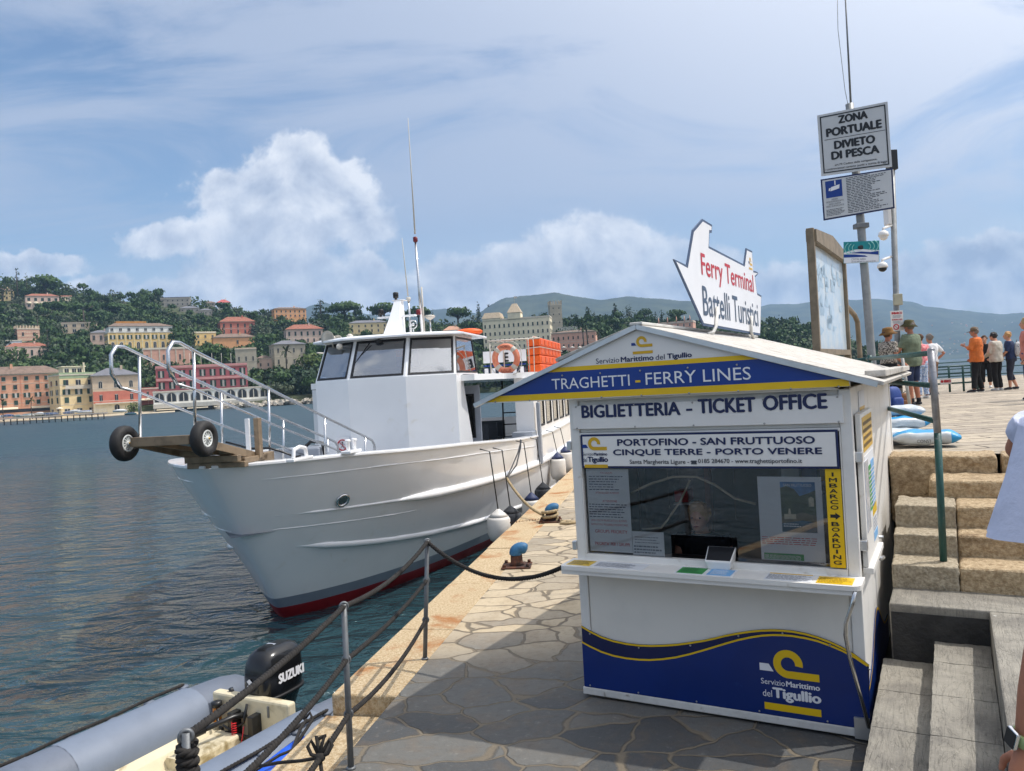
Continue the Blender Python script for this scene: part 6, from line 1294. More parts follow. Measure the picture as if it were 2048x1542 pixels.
for a, b in ((11.5, -2.0), (12.6, -2.0), (11.5, .4), (12.6, .4), (13.7, .4)): MB().box(b - .9, b + .9, a, a + .45, 1.95, 2.02).box(b - .9, b + .9, a + .42, a + .48, 2.02, 2.5).build('bench', lgrey, fer)
# upper deck fittings
def hang(nm, m_, a, c, th=.05, parent=fer):
    p, q = by_(c[0], c[3], a), by_(c[2], c[1], a); mb = MB(); mb.box(p[0], q[0], a, a + th, p[2], q[2]); return mb.build(nm, m_, parent)
lo = hang('deck_locker', hullw, 10.9, (967, 698, 1051, 727)); hang('blue_band', blue, 10.898, (967, 726, 1051, 734), .05, lo); 
p = by_(967, 755, 10.9); q = by_(1051, 734, 10.9); mb = MB(); mb.box(p[0], q[0], 10.9, 10.95, 3.88, q[2]); mb.build('tinted_screen', mat('tinted_screen', (.05, .065, .10), .15, 0, .2, 2), lo)
mb = MB()
for i in range(6): x_ = p[0] + (q[0] - p[0]) * (i + .5) / 6; mb.box(x_ - .05, x_ + .05, 10.88, 10.899, 3.88, 4.05)
mb.build('screen_post', hullw, lo)
p = by_(1012, 716, 10.88); mb = MB(); text(mb, 'E', (0, 10.885, 0), (1, 0, 0), (0, 0, 1), p[0] - .07, p[0] + .07, p[2] - .1, p[2] + .14, 0, .04); mb.build('lettering', blk_v, lo)
mb = MB(); p = by_(958, 684, 9.9); q = by_(1056, 684, 9.9); mb.tube([(1.9, 9.9, p[2]), (2.25, 9.9, p[2]), (q[0] + .3, 9.95, p[2])], .022, 8)
for x_ in (1.95, 2.3, q[0]): mb.tube([(x_, 9.92, 3.88), (x_, 9.92, p[2])], .016, 6)
mb.tube([(-2.95, 10.3, 4.75), (-2.95, 20, 4.75)], .02, 6)
mb.build('upper_railing', frame_w, fer)
# mast, lamps, antennas, horns
mb = MB(); bz = zt_ + .07
def quadring(c, wx, wy, z): return [(c[0] - wx, c[1] - wy, z), (c[0] + wx, c[1] - wy, z), (c[0] + wx, c[1] + wy, z), (c[0] - wx, c[1] + wy, z)]
mb.rings([quadring((-.02, 8.35), .21, .26, bz), quadring((.0, 8.6), .13, .18, bz + .52), quadring((0, 8.78), .085, .11, bz + .92)], 0, True, False)
mb.box(-.48, .48, 8.5, 8.66, bz + .50, bz + .54); mb.box(-.14, .16, 8.66, 8.95, bz + .92, bz + .94); ms = mb.build('mast', hullw, fer, bevel=.008)
for x_, y_, z_ in ((-.05, 8.72, bz + .94), (-.40, 8.56, bz + .54)): mb = MB(); mb.lathe([(.04, 0), (.03, .04), (.065, .05), (.07, .17), (.05, .19)], (x_, y_, z_), n=14); mb.build('navigation_lamp', blackm, ms)
def ant(nm, pts, a, r0, m_, extra=None):
    P = [by_(px, py, a) for px, py in pts]; mb = MB(); mb.tube(P, [r0[i] for i in range(len(P))], 7); o_ = mb.build(nm, m_, fer); return P, o_
P, an = ant('antenna_pole', [(845, 668), (831, 484)], 9.3, (.035, .028), steel); mb = MB(); mb.lathe([(.05, 0), (.06, .03), (.06, .11), (.04, .13)], P[1], n=12); mb.build('red_lamp', mat('red_lamp', lin(110, 20, 28), .2), an); ant('whip_antenna', [(830, 468), (816, 236)], 9.3, (.022, .007), frame_w)
mb = MB(); q = by_(837, 630, 9.25); mb.lathe([(.05, 0), (.06, .03), (.06, .12), (.04, .14)], q, n=12); mb.build('red_lamp', mat('red_lamp', lin(110, 20, 28), .2), an)
P, a2 = ant('antenna_pole', [(822, 668), (817, 600)], 9.0, (.03, .026), steel); ant('whip_antenna', [(816, 592), (804, 476)], 9.0, (.018, .006), frame_w); mb = MB(); mb.lathe([(.05, 0), (.055, .06), (.05, .1)], P[1] + np.array([0, 0, -.03]), n=12); mb.build('antenna_base', frame_w, a2)
ant('white_rod', [(849, 668), (843, 574)], 9.5, (.028, .02), frame_w)
P, gp = ant('gps_post', [(862, 668), (860, 640)], 9.6, (.024, .02), steel); MB().lathe([(.02, 0), (.12, .06), (.14, .09), (.11, .12), (.02, .13)], P[1], n=16).build('gps_dome', frame_w, gp)
q = by_(826, 649, 8.9); mb = MB(); mb.torus(q, (0, -1, 0), .10, .014, 22, 8); mb.sphere(q, (.045, .04, .045), 10, 6); mb.tube([q - np.array([0, 0, .10]), q - np.array([0, 0, .30])], .02, 6); mb.build('searchlight', steel, fer)
def horn(px, py, a, s): q = by_(px, py, a); mb = MB(); mb.lathe([(.035 * s, .36 * s), (.05 * s, .2 * s), (.10 * s, .06 * s), (.17 * s, 0), (.165 * s, .012), (.05 * s, .12 * s)], q, (0, 1, .1), 18, caps=True); mb.tube([q + np.array([0, .2 * s, 0]), q + np.array([.02, .25 * s, -.22])], .02, 6); mb.build('horn', frame_w, fer)
horn(655, 676, 7.5, 1.0); horn(676, 680, 7.9, .7)
q = by_(700, 676, 8.0); mb = MB(); mb.lathe([(.05, -.15), (.03, -.05), (.06, 0), (.08, .06), (.03, .10)], q, n=12); mb.build('roof_lamp', frame_w, fer)
q = by_(938, 668, 9.6); mb = MB(); mb.sphere((q[0], 9.6, zt_ + .16), (.36, .3, .10), 14, 7); cv = mb.build('orange_bundle', orange_m, origin=(0, 0, 0)); cv.location = B0; cv.rotation_euler = (0, 0, -QA); tag(cv, 'orange bundle lying on the wheelhouse roof', 'bundle')
# foredeck fittings: cleats, sign, windlass
def cleat(px, py, b, s=1.0):
    q = bx_(px, py, b); z_ = sheer(q[1]) + .045; mb = MB(); mb.box(b - .06 * s, b + .06 * s, q[1] - .3 * s, q[1] + .3 * s, z_, z_ + .04); mb.tube([(b, q[1] - .2 * s, z_ + .04), (b, q[1] - .17 * s, z_ + .16 * s), (b, q[1], z_ + .19 * s), (b, q[1] + .17 * s, z_ + .16 * s), (b, q[1] + .2 * s, z_ + .04)], .03 * s, 8); mb.build('cleat', hullw, fer, bevel=.01)
cleat(600, 915, 1.22); 
q = bx_(703, 905, 1.55); mb = MB(); mb.box(1.47, 1.63, q[1] - .22, q[1] + .22, sheer(q[1]) + .045, sheer(q[1]) + .09)
for d_ in (-.12, .12): mb.lathe([(.03, 0), (.03, .12), (.05, .14), (.04, .17)], (1.55, q[1] + d_, sheer(q[1]) + .09), n=10)
mb.build('mooring_bitts', hullw, fer, bevel=.01)
p = by_(684, 903, 7.02); 
def fz(px, py): return by_(px, py, 7.2)
c0 = fz(695, 888); mb = MB(); mb.box(c0[0] - .15, c0[0] + .15, 6.93, 6.95, c0[2] - .17, c0[2] + .17); sg = mb.build('warning_sign', vin_w, fer)
mb = MB(); mb.torus((c0[0], 6.925, c0[2]), (0, 1, 0), .115, .014, 24, 6); mb.bar((c0[0] - .085, 6.923, c0[2] + .085), (c0[0] + .085, 6.923, c0[2] - .085), .008, .022, up=(0, 1, 0)); mb.build('red_ring', red_v, sg)
mb = MB(); mb.sphere((c0[0], 6.927, c0[2] + .06), (.018, .004, .018), 8, 6)
for p_, q_ in (((0, .04), (-.01, -.02)), ((-.01, -.02), (.04, -.08)), ((-.01, -.02), (-.05, -.07)), ((0, .03), (.05, .01)), ((0, .03), (-.05, .02))): mb.bar((c0[0] + p_[0], 6.927, c0[2] + p_[1]), (c0[0] + q_[0], 6.927, c0[2] + q_[1]), .004, .016, up=(0, 1, 0))
mb.build('walking_figure', blk_v, sg)
q = by_(618, 893, 4.6); mb = MB(); mb.box(q[0] - .5, q[0] + .25, 4.5, 4.9, 1.6, q[2] - .02); mb.build('windlass_box', lgrey, fer, bevel=.03); mb = MB(); mb.tube([(q[0] - .1, 4.6, q[2] - .02), (q[0] + .05, 4.6, q[2] + .10), (q[0] + .28, 4.6, q[2] + .06), (q[0] + .33, 4.6, q[2] - .25)], .035, 8); mb.build('windlass_handle', blackm, fer)
# ================================================================ things on and round the ferry
def btop(nm, mb, m_, label, cat, group=None, **k):
    o_ = mb.build(nm, m_, **k); o_.location = B0; o_.rotation_euler = (0, 0, -QA); return tag(o_, label, cat, group)
lc = by_(1012, 717, 9.8); lr = thing('life_ring', 'faded orange life ring with white bands and rope hanging behind the wheelhouse', 'life ring', B0 + qn * lc[0] + qd * lc[1] + kz * lc[2], -QA)
ringm = mat('faded_orange', lin(222, 128, 96), .6, 0, .25, 7, col2=lin(226, 150, 120)); mb = MB(); mb.tube([(.285 * math.cos(t), 0, .305 * math.sin(t)) for t in np.linspace(0, 2 * math.pi, 40)[:-1]], .078, 12, closed=True); mb.build('ring', ringm, lr)
for t in (.79, 2.36, 3.93, 5.5):
    mb = MB(); mb.tube([(.285 * math.cos(t + d), 0, .305 * math.sin(t + d)) for d in (-.17, -.06, .06, .17)], .0805, 12); mb.build('white_band', frame_w, lr)
mb = MB(); P = []
for t in np.linspace(0, 2 * math.pi, 60)[:-1]: k = .39 + .05 * abs(math.sin(2 * t)); P.append((k * math.cos(t), -.02, k * 1.06 * math.sin(t)))
mb.tube(P, .010, 6, closed=True); mb.build('grab_rope', frame_w, lr)
mb = MB()
for s_, c in (('MARGHERITA', 1.0), ('RAPALLO', -1.0)): text(mb, s_, (0, -.082, .305 * c - .04), (1, 0, 0), (0, 0, 1), -.13, .13, 0, .07)
mb.build('lettering', mat('faded_print', lin(120, 60, 50), .6), lr)
f0 = by_(1057, 752, 12.0); f1 = by_(1083, 752, 12.0); fw = f1[0] - f0[0]; zt4 = by_(1068, 673, 12.0)[2]; fh = (zt4 - 3.9) / 4
for k, nm in enumerate(('bottom', 'second', 'third', 'top')):
    t_ = thing('life_float', nm + ' orange life float in the stack on the upper deck', 'life float', B0 + qn * f0[0] + qd * 12.0 + kz * (3.88 + fh * k), -QA, 'orange life floats stacked on the upper deck')
    mb = MB(); mb.box(0, fw, 0, 4.2, .004, fh - .012); mb.build('float_body', orange_m, t_, bevel=.035, seg=3)
    mb = MB()
    for i in range(6): mb.box(fw + .001, fw + .012, .15 + .7 * i, .55 + .7 * i, fh * .2, fh * .8)
    mb.build('side_panel', mat('orange_panel', lin(226, 96, 44), .5, 0, .2, 4), t_, bevel=.005)
for x_, nm in ((.5, 'front'), ):
    mb = MB(); X = f0[0] + fw * .5; mb.tube([(X, 11.97, 3.9), (X + .02, 11.96, zt4 - .2), (X, 11.975, zt4 + .012), (X, 13, zt4 + .012)], .013, 6); mb.tube([(f0[0] - .02, 11.97, zt4 - .32), (f1[0] + .02, 11.97, zt4 - .30), (f1[0] + .03, 16.3, zt4 - .30)], .012, 6); btop('lashing', mb, frame_w, 'white rope lashing round the orange life floats', 'rope')
def fender(px, py0, py1, a, b, label, body, capm, rope_top=None):
    a = float(bx_(px, (py0 + py1) / 2, b)[1]); q = by_(px, (py0 + py1) / 2, a); h = (by_(px, py0, a) - by_(px, py1, a))[2]; c = B0 + qn * b + qd * a + kz * (q[2] - h / 2); t_ = thing('fender', label, 'fender', c, -QA, 'fenders between the ferry and the quay'); r_ = .21
    MB().lathe([(.06, 0), (r_ * .8, .05), (r_, .16), (r_, h * .70), (r_ * .85, h * .78)], n=18).build('fender_body', body, t_); MB().lathe([(r_ * .86, h * .78), (r_ * .55, h * .88), (.05, h * .97), (.03, h)], n=18).build('fender_top', capm, t_)
    if rope_top: zt = rope_top - c[2] + B0[2]; MB().tube([(0, 0, h), (-.10, .02, zt - .05), (-.28, .02, zt)], .012, 6).build('fender_rope', blackm, t_)
fw_ = mat('fender_white', lin(214, 210, 204), .5, 0, .1, 3, stain=(lin(150, 140, 128), 3, .6, .8)); fd_ = mat('fender_sock', (.03, .034, .042), .85, 0, .3, 9); fn_ = mat('fender_navy', lin(34, 48, 88), .6)
fender(998, 1018, 1085, 6.2, 3.22, 'white fender nearest the bow half behind a dark one', fw_, fw_, 2.45); fender(1022, 1012, 1072, 7.3, 3.28, 'dark covered fender hanging by the mooring rope', fd_, fd_, 2.4); fender(1064, 985, 1050, 9.7, 3.28, 'white fender with navy top right of the mooring rope', fw_, fn_, 2.35); fender(1087, 965, 1020, 11.6, 3.28, 'dark grey fender close to the quay edge', fd_, fd_, 2.3); fender(1116, 905, 960, 14.2, 3.30, 'white navy topped fender far along the ferry side', fw_, fn_, 2.3); fender(1131, 893, 945, 16.3, 3.30, 'last white navy topped fender beside the kiosk corner', fw_, fn_, 2.3)
mb = MB(); mb.tube([bx_(1040, 884, 3.02) + (.03, 0, .03), bx_(1036, 905, 3.10), bx_(1022, 938, 3.10), bx_(1013, 955, 3.12)], .016, 6); mb.tube([bx_(1036, 884, 3.0) + (.05, .05, .04), bx_(1041, 895, 3.10), bx_(1033, 930, 3.14), bx_(1013, 957, 3.14)], .016, 6)
btop('mooring_line', mb, blackm, 'black doubled line looped over the ferry bulwark', 'rope')
# ================================================================ GANGWAY on the bow
gw = thing('gangway', 'steel boarding gangway with handrails and two wheels raised over the bow', 'gangway', B0 + kz * 2.9, -QA)
def gp_(x_, a, z_): return (x_, a, z_ - 2.9)
for sd_ in (1, -1):
    x_ = .40 * sd_; mb = MB()
    up = [(x_, -.72, 3.84), (x_, -.87, 4.02), (x_, -.86, 4.25), (x_, -.76, 4.36), (x_, -.62, 4.36), (x_, -.29, 4.255), (x_, 1.55, 3.735), (x_, 3.45, 3.20), (x_, 5.2, 2.725), (x_, 5.55, 2.62), (x_, 5.66, 2.52), (x_, 5.66, 2.05)]
    lo_ = [(x_, -.72, 3.84), (x_, -.36, 3.765), (x_, 1.45, 3.235), (x_, 3.35, 2.72), (x_, 5.2, 2.20)]
    mb.tube([gp_(*p) for p in up], .024, 8); mb.tube([gp_(*p) for p in lo_], .019, 8)
    for (a, zt, zb2) in ((-.33, 4.25, 3.10), (1.52, 3.73, 2.60), (3.42, 3.2, 2.2), (5.2, 2.72, 2.0)): mb.tube([gp_(x_, a, zt), gp_(x_, a - .08, zb2)], .020, 8)
    mb.build('handrail', steel, gw)
tl = lambda a: 3.12 - .235 * (a + .5)
mb = MB()
for sd_ in (1, -1): mb.bar(gp_(.42 * sd_, -.55, tl(-.55)), gp_(.42 * sd_, 1.25, tl(1.25)), .045, .11)
mb.bar(gp_(-.42, -.55, tl(-.55)), gp_(.42, -.55, tl(-.55)), .05, .12); mb.bar(gp_(-.42, .4, tl(.4) - .02), gp_(.42, .4, tl(.4) - .02), .04, .07)
mb.bar(gp_(-.1, -.5, tl(-.5) - .03), gp_(.40, 1.0, 2.74), .05, .06); mb.build('platform_frame', bronze, gw, bevel=.006)
mb = MB(); mb.obox(gp_(-.40, -.53, tl(-.53) + .045), (.80, 0, 0), (0, 1.85, -.235 * 1.85), (0, 0, .018)); mb.build('platform', mat('platform_plate', (.70, .71, .72), .4, .2, .1, 5), gw)
mb = MB(); mb.obox(gp_(-.38, 1.3, tl(1.3) + .03), (.76, 0, 0), (0, 4.0, -.27 * 4.0), (0, 0, .03)); mb.build('ramp', lgrey, gw)
mb = MB(); mb.box(-.30, .52, .35, .45, -.15, -.06); mb.box(-.34, .56, .46, .56, -.24, -.16); mb.box(.42, .5, .57, 1.2, -.2, -.12); mb.box(.44, .52, .95, 1.05, -.16, .42); mb.box(-.52, -.44, .95, 1.05, -.16, .42); mb.box(.40, .50, 1.1, 1.4, -.26, -.10); mb.build('pivot_frame', bronze, gw, bevel=.008)
mb = MB(); mb.box(.33, .40, .90, .94, -.05, .42); mb.build('roller_guard', hullw, gw, bevel=.01)
mb = MB(); mb.tube([(-.62, -.46, .22), (.62, -.46, .22)], .022, 8); mb.build('axle', steel, gw)
def wheel(x_, a, z_, sd_):
    c = np.array(gp_(x_, a, z_)); ax = (1, 0, 0); mb = MB(); mb.lathe([(.115, -.055), (.16, -.075), (.205, -.07), (.228, -.04), (.234, 0), (.228, .04), (.205, .07), (.16, .075), (.115, .055), (.115, -.055)], c, ax, 32, caps=False); w_ = mb.build('tyre', rubber, gw); w_.name = 'wheel'
    mb = MB(); mb.lathe([(.116, -.05), (.118, 0), (.116, .05), (.092, .058), (.09, .03), (.09, -.03), (.092, -.058), (.116, -.05)], c, ax, 28, caps=False); mb.build('rim', mat('rim_white', (.7, .72, .70), .4), w_)
    mb = MB()
    for k in range(12):
        t = k * math.pi / 6
        for s2 in (.045, -.045):
            p = c + (s2, .022 * math.cos(t), .022 * math.sin(t)); q = c + (s2, .094 * math.cos(t + .25), .094 * math.sin(t + .25)); mb.bar(p, q, .012, .010, up=(1, 0, 0))
    mb.lathe([(.028, -.07), (.028, .07)], c, ax, 12); mb.build('spokes', mat('rim_white', (.7, .72, .70), .4), w_)
    mb = MB(); mb.lathe([(.09, -.012), (.09, .012)], c, ax, 24); mb.build('wheel_disc', mat('dark_green_disc', (.012, .045, .035), .5), w_); mb = MB(); mb.lathe([(.014, -.085), (.014, .085)], c, ax, 8); mb.build('hub_nut', mat('brass', lin(170, 140, 70), .35, .8), w_)
wheel(.56, -.46, 3.13, 1); wheel(-.56, -.50, 3.12, -1)
mb = MB(); mb.tube([bx_(452, 884, -.4), bx_(500, 897, 0), bx_(537, 896, .4), bx_(560, 902, .5), bx_(592, 914, .7), bx_(600, 912, 1.0)], .018, 6); btop('bow_line', mb, blackm, 'black rope stretched across the bow behind the gangway', 'rope')
# ================================================================ QUAY FURNITURE
ropem = mat('dark_rope', (.022, .019, .017), .9, 0, .4, 30); ropeb = mat('beige_rope', lin(176, 156, 122), .9, 0, .25, 25); galv = mat('galvanised', (.19, .20, .21), .5, .45, .25, 9, .1, 40)
def rope(path, r=.018, pitch=.085, m_=None, n=None):
    """three strands laid round the path"""
    P = [np.asarray(p, float) for p in path]; L = sum(np.linalg.norm(P[i + 1] - P[i]) for i in range(len(P) - 1)); N = n or max(8, int(L / .012)); s = np.linspace(0, 1, N); cum = np.cumsum([0] + [np.linalg.norm(P[i + 1] - P[i]) for i in range(len(P) - 1)]) / L
    C = np.stack([np.interp(s, cum, [p[k] for p in P]) for k in range(3)], 1); T = np.gradient(C, axis=0); T /= np.linalg.norm(T, axis=1)[:, None] + 1e-9
    up = np.array([0, 0, 1.0]); A = np.cross(T, up); A /= np.linalg.norm(A, axis=1)[:, None] + 1e-6; B = np.cross(A, T); mb = MB()
    for k in range(3):
        ph = 2 * math.pi * (s * L / pitch) + k * 2.094; mb.tube(list(C + (A * np.cos(ph)[:, None] + B * np.sin(ph)[:, None]) * r * .5), r * .62, 6)
    return mb
def sagged(a, b, sag, n=24):
    a, b = np.asarray(a, float), np.asarray(b, float); return [a + (b - a) * t - kz * sag * 4 * t * (1 - t) for t in np.linspace(0, 1, n)]
def rpost(base, lean, label, h=1.10):
    t_ = thing('rope_post', label, 'post', base, 0, 'posts of the rope fence'); tp = np.array([lean[0], lean[1], h]); mb = MB(); mb.tube([(0, 0, 0), tp * .5, tp], [.021, .0205, .0195], 10); mb.lathe([(.035, 0), (.03, .012), (.018, .016)], n=12); mb.build('shaft', galv, t_)
    e = []
    for f in (.985, .66, .33): c = tp * f; mb = MB(); mb.torus(c, (-.25, 1, 0), .025, .010, 16, 6); mb.build('eye', galv, t_); e.append(np.asarray(base) + c)
    return e
b1, b2 = G(850, 1318, 0), G(702, 1537, 0); b3 = np.array([-1.46, 3.25, 0.0])
e1 = rpost(b1, (.085, .0), 'thin grey rope post farthest along the quay edge'); e2 = rpost(b2, (.015, 0), 'grey rope post beside the cut granite kerb'); e3 = rpost(b3, (.02, 0), 'nearest rope post wound with black rope at the lower left', 1.13)
hook = K(-.02, .02, 1.075)
def R_thing(nm, path, label, r=.018, m_=None, cat='rope', **k): o_ = rope(path, r, **k).build(nm, m_ or ropem); return tag(o_, label, cat, 'ropes of the quay fence' if nm == 'fence_rope' else None)
R_thing('fence_rope', sagged(e3[0], e2[0], .03), 'top black fence rope from the nearest post to the middle post'); R_thing('fence_rope', sagged(e2[0], e1[0], .075), 'top black fence rope between the middle and far posts'); R_thing('fence_rope', sagged(e1[0], hook, .24), 'black rope sagging from the far post to the kiosk')
R_thing('fence_rope', sagged(e3[1], e2[1], .05), 'middle black fence rope running to the lower left'); R_thing('fence_rope', sagged(e2[1], e1[1], .04), 'middle black fence rope between the middle and far posts', .017); R_thing('fence_rope', sagged(e3[2], e2[2], .05), 'lowest black fence rope passing the knot', .018); R_thing('fence_rope', sagged(e2[2], e1[2], .08), 'lowest black fence rope over the granite kerb', .017)
R_thing('wound_rope', [e3[0] + (.03 * math.cos(t), .03 * math.sin(t), -.03 - .006 * t) for t in np.linspace(0, 22, 90)] + [e3[0] + (.035, -.01, -.2 - .2 * k) for k in range(4)], 'black rope wound round the top of the nearest rope post', .018, n=260)
kn = e2[2] + (e3[2] - e2[2]) * .27 - kz * .035; mb = MB()
for sx in (-1, 1): mb.tube([kn, kn + (.03 * sx, .02, .05), kn + (.055 * sx, .03, .09), kn + (.075 * sx, .02, .06), kn + (.05 * sx, 0, .02), kn], .011, 8)
mb.tube([kn, kn + (.01, .01, .06), kn + (.03, .03, .12), kn + (-.02, .02, .12), kn], .011, 8); mb.sphere(kn, (.035, .03, .03), 10, 7); mb.tube([kn, kn + (.02, -.03, -.16), kn + (.02, -.08, -.38)], .012, 8); mb.tube([kn, kn + (-.14, .1, -.06), kn + (-.32, .22, -.12), kn + (-.5, .4, -.22)], .011, 8)
tag(mb.build('rope_knot', ropem), 'black bow knot tied on the lowest fence rope', 'knot')
# bollards
rust = mat('rusty_iron', lin(96, 58, 40), .85, 0, .4, 9, .5, 40, col2=lin(52, 40, 36)); bluep = mat('worn_blue_paint', lin(46, 108, 152), .55, 0, .2, 8, .3, 30, stain=(lin(70, 52, 44), 7, .66, .76))
def bollard(px, py, label, s=1.0, rz=0.0):
    b = G(px, py, 0); t_ = thing('mooring_bollard', label, 'bollard', b, rz, 'mooring bollards'); MB().box(-.24 * s, .24 * s, -.20 * s, .20 * s, 0, .025).build('base_plate', rust, t_, bevel=.01)
    for i, (x_, y_) in enumerate(((-.19, -.15), (.19, -.15), (-.19, .15), (.19, .15))): MB().lathe([(.03 * s, .02), (.03 * s, .06), (.012, .065)], (x_ * s, y_ * s, 0), n=6).build('bolt', rust, t_)
    MB().lathe([(.13 * s, .02), (.10 * s, .06), (.095 * s, .20 * s)], n=20).build('shaft', rust, t_)
    mb = MB(); P = [(-.01, 0, .17), (-.01, 0, .22), (.0, 0, .27), (.06, 0, .305), (.13, 0, .30), (.19, 0, .275)]; mb.tube([np.array(p) * s for p in P], [.10 * s, .115 * s, .11 * s, .10 * s, .10 * s, .075 * s], 18); hd = mb.build('head', bluep, t_); sb = hd.modifiers.new('s', 'SUBSURF'); sb.levels = sb.render_levels = 1
    return b
bollard(1034, 1133, 'blue headed mooring bollard nearest the kiosk in front of the sagging rope', .84, R_(-6)); bo2 = bollard(1101, 1043, 'farther blue headed bollard with beige rope wrapped round it', .84, R_(-6))
mb = rope([bo2 + (.13 * math.cos(t), .13 * math.sin(t), .04 + .014 * t) for t in np.linspace(0, 14, 120)], .026, n=260); m2 = rope([bo2 + (.1, -.1, .03), bo2 + (.3, -.22, .02), bo2 + (.42, -.35, .02), bo2 + (.28, -.42, .03), bo2 + (.16, -.34, .02), bo2 + (.25, -.24, .03), bo2 + (.48, -.3, .02), bo2 + (.66, -.5, .02)], .024); o = len(mb.v); mb.v += m2.v; mb.f += [tuple(i + o for i in f) for f in m2.f]; mb.m += m2.m; mb.s += m2.s
hp_ = B0 + np.array(bx_(1013, 956, 3.14))[0] * qn + np.array(bx_(1013, 956, 3.14))[1] * qd + kz * bx_(1013, 956, 3.14)[2]
m2 = rope(sagged(hp_, bo2 + (-.12, .05, .12), .12), .026); o = len(mb.v); mb.v += m2.v; mb.f += [tuple(i + o for i in f) for f in m2.f]; mb.m += m2.m; mb.s += m2.s
tag(mb.build('mooring_rope', ropeb), 'beige mooring rope from the ferry wrapped and coiled at the farther bollard', 'rope')
mb = MB(); P = sagged(bo2 + (-.15, -.05, .05), bo2 + (-.75, .02, .0), .0, 22)
for i, p in enumerate(P[:-1]): mb.tube([p + np.array([.012 * math.cos(t), .012 * math.sin(t) * (i % 2), .016 + .012 * math.sin(t) * ((i + 1) % 2)]) + (P[1] - P[0]) * math.cos(t) * .5 for t in np.linspace(0, 6.28, 9)[:-1]], .005, 5, closed=True)
tag(mb.build('mooring_chain', rust), 'rusty chain lying across the granite kerb to the farther bollard', 'chain')
# ================================================================ DINGHY
tubem = mat('grey_rubber_tube', lin(100, 108, 122), .55, 0, .10, 3, .15, 30, stain=(lin(82, 90, 102), 2.4, .58, .75)); patchm = mat('pale_patch', lin(112, 122, 138), .55, 0, .08, 4); creamm = mat('cream_fibreglass', lin(214, 202, 172), .5, 0, .10, 4, .2, 18, stain=(lin(140, 124, 88), 3.2, .56, .70))
dO = (G(395, 1412, -.62) + G(615, 1412, -.62)) / 2; dO[2] = WZ; DA = R_(153)
din = thing('dinghy', 'grey inflatable dinghy with cream fibreglass hull lying against the quay', 'dinghy', dO, DA); din.scale = (1.25, 1.25, 1.15)
for s_ in (1, -1):
    P = [(.66 * s_, -.62, .24), (.66 * s_, -.50, .25), (.66 * s_, -.20, .24), (.66 * s_, .8, .25), (.66 * s_, 1.9, .28), (.52 * s_, 2.5, .36), (.26 * s_, 2.9, .42), (0, 3.02, .44)]
    mb = MB(); mb.tube(P, [.07, .20, .25, .26, .26, .25, .23, .21], 20); tb_ = mb.build('tube', tubem, din); sb = tb_.modifiers.new('s', 'SUBSURF'); sb.levels = sb.render_levels = 1
    mb = MB(); mb.tube([(.66 * s_, .05, .242), (.66 * s_, 1.2, .259)], .2635, 20, caps=False); mb.build('reinforcing_patch', patchm, tb_)
    rp_ = rope([(.66 * s_ + .13 * s_, y_, .50 + .012 * (i % 2)) for i, y_ in enumerate(np.linspace(.0, 2.4, 8))], .014); rp_.build('grab_line', ropem, tb_)
    for y_ in np.linspace(.0, 2.4, 8): MB().sphere((.66 * s_ + .13 * s_, y_, .475), (.035, .05, .022), 10, 6).build('line_patch', tubem, tb_)
mb = MB(); mb.box(-.42, .42, -.06, .03, .0, .50); mb.build('transom', creamm, din, bevel=.02)
mb = MB(); mb.add([(-.40, .03, .12), (.40, .03, .12), (.40, 2.4, .14), (-.40, 2.4, .14)], [(0, 1, 2, 3)]); mb.prism([(-.44, .10), (-.24, .10), (-.31, .22), (-.44, .27)], (0, .03, 0), (1, 0, 0), (0, 0, 1), (0, 2.3, 0)); mb.prism([(.24, .10), (.44, .10), (.44, .27), (.31, .22)], (0, .03, 0), (1, 0, 0), (0, 0, 1), (0, 2.3, 0)); mb.prism([(.02, .22), (.26, .22), (.34, .12), (.02, .12)], (.0, .12, 0), (1, 0, 0), (0, 0, 1), (0, .5, 0)); mb.build('inner_hull', creamm, din, bevel=.02)
mb = MB(); mb.box(-.22, -.20, .032, .04, .36, .46); mb.build('transom_fitting', galv, din, bevel=.006)
mb = MB(); mb.lathe([(.035, 0), (.035, .12), (.03, .13)], (.30, .09, .28), n=12); mb.build('fuel_filter', mat('amber', lin(196, 120, 20), .2), din); mb = MB(); mb.lathe([(.045, .13), (.045, .17), (.02, .18)], (.30, .09, .28), n=12); mb.tube([(.30, .09, .44), (.24, .14, .30), (.12, .12, .24), (.02, .08, .30), (-.01, .06, .46)], .012, 7); mb.tube([(.25, .1, .26), (.25, .1, .20)], .022, 8); mb.tube([(.25, .1, .2), (.26, .14, .12), (.34, .3, .12), (.36, .7, .13)], .010, 6); mb.build('fuel_hose', blackm, din)
mot = thing('outboard_motor', 'black outboard motor with white lettering on the dinghy transom', 'motor', dO + kz * .33 + np.array([-.06, -.08, 0]), DA); mot.scale = (1.25, 1.25, 1.15)
def rrect(w_, l_, n=24, e=3.2): return [(w_ * np.sign(math.cos(t)) * abs(math.cos(t)) ** (2 / e), l_ * np.sign(math.sin(t)) * abs(math.sin(t)) ** (2 / e)) for t in np.linspace(0, 2 * math.pi, n + 1)[:-1]]
mb = MB(); rs = []
for (w_, l_, y_, z_) in ((.10, .13, -.33, -.18), (.135, .19, -.34, .06), (.155, .235, -.345, .14), (.165, .25, -.35, .20), (.168, .25, -.355, .36), (.16, .24, -.36, .46), (.14, .21, -.37, .53), (.10, .16, -.38, .57), (.04, .08, -.385, .582)): rs.append([(x_, y_ + b_, z_) for x_, b_ in rrect(w_, l_)])
mb.rings(rs, 0, True, True); cw = mb.build('cowling', mat('gloss_black', (.006, .0065, .008), .22, 0, .2, 3, coat=.15), mot); sb = cw.modifiers.new('s', 'SUBSURF'); sb.levels = sb.render_levels = 1
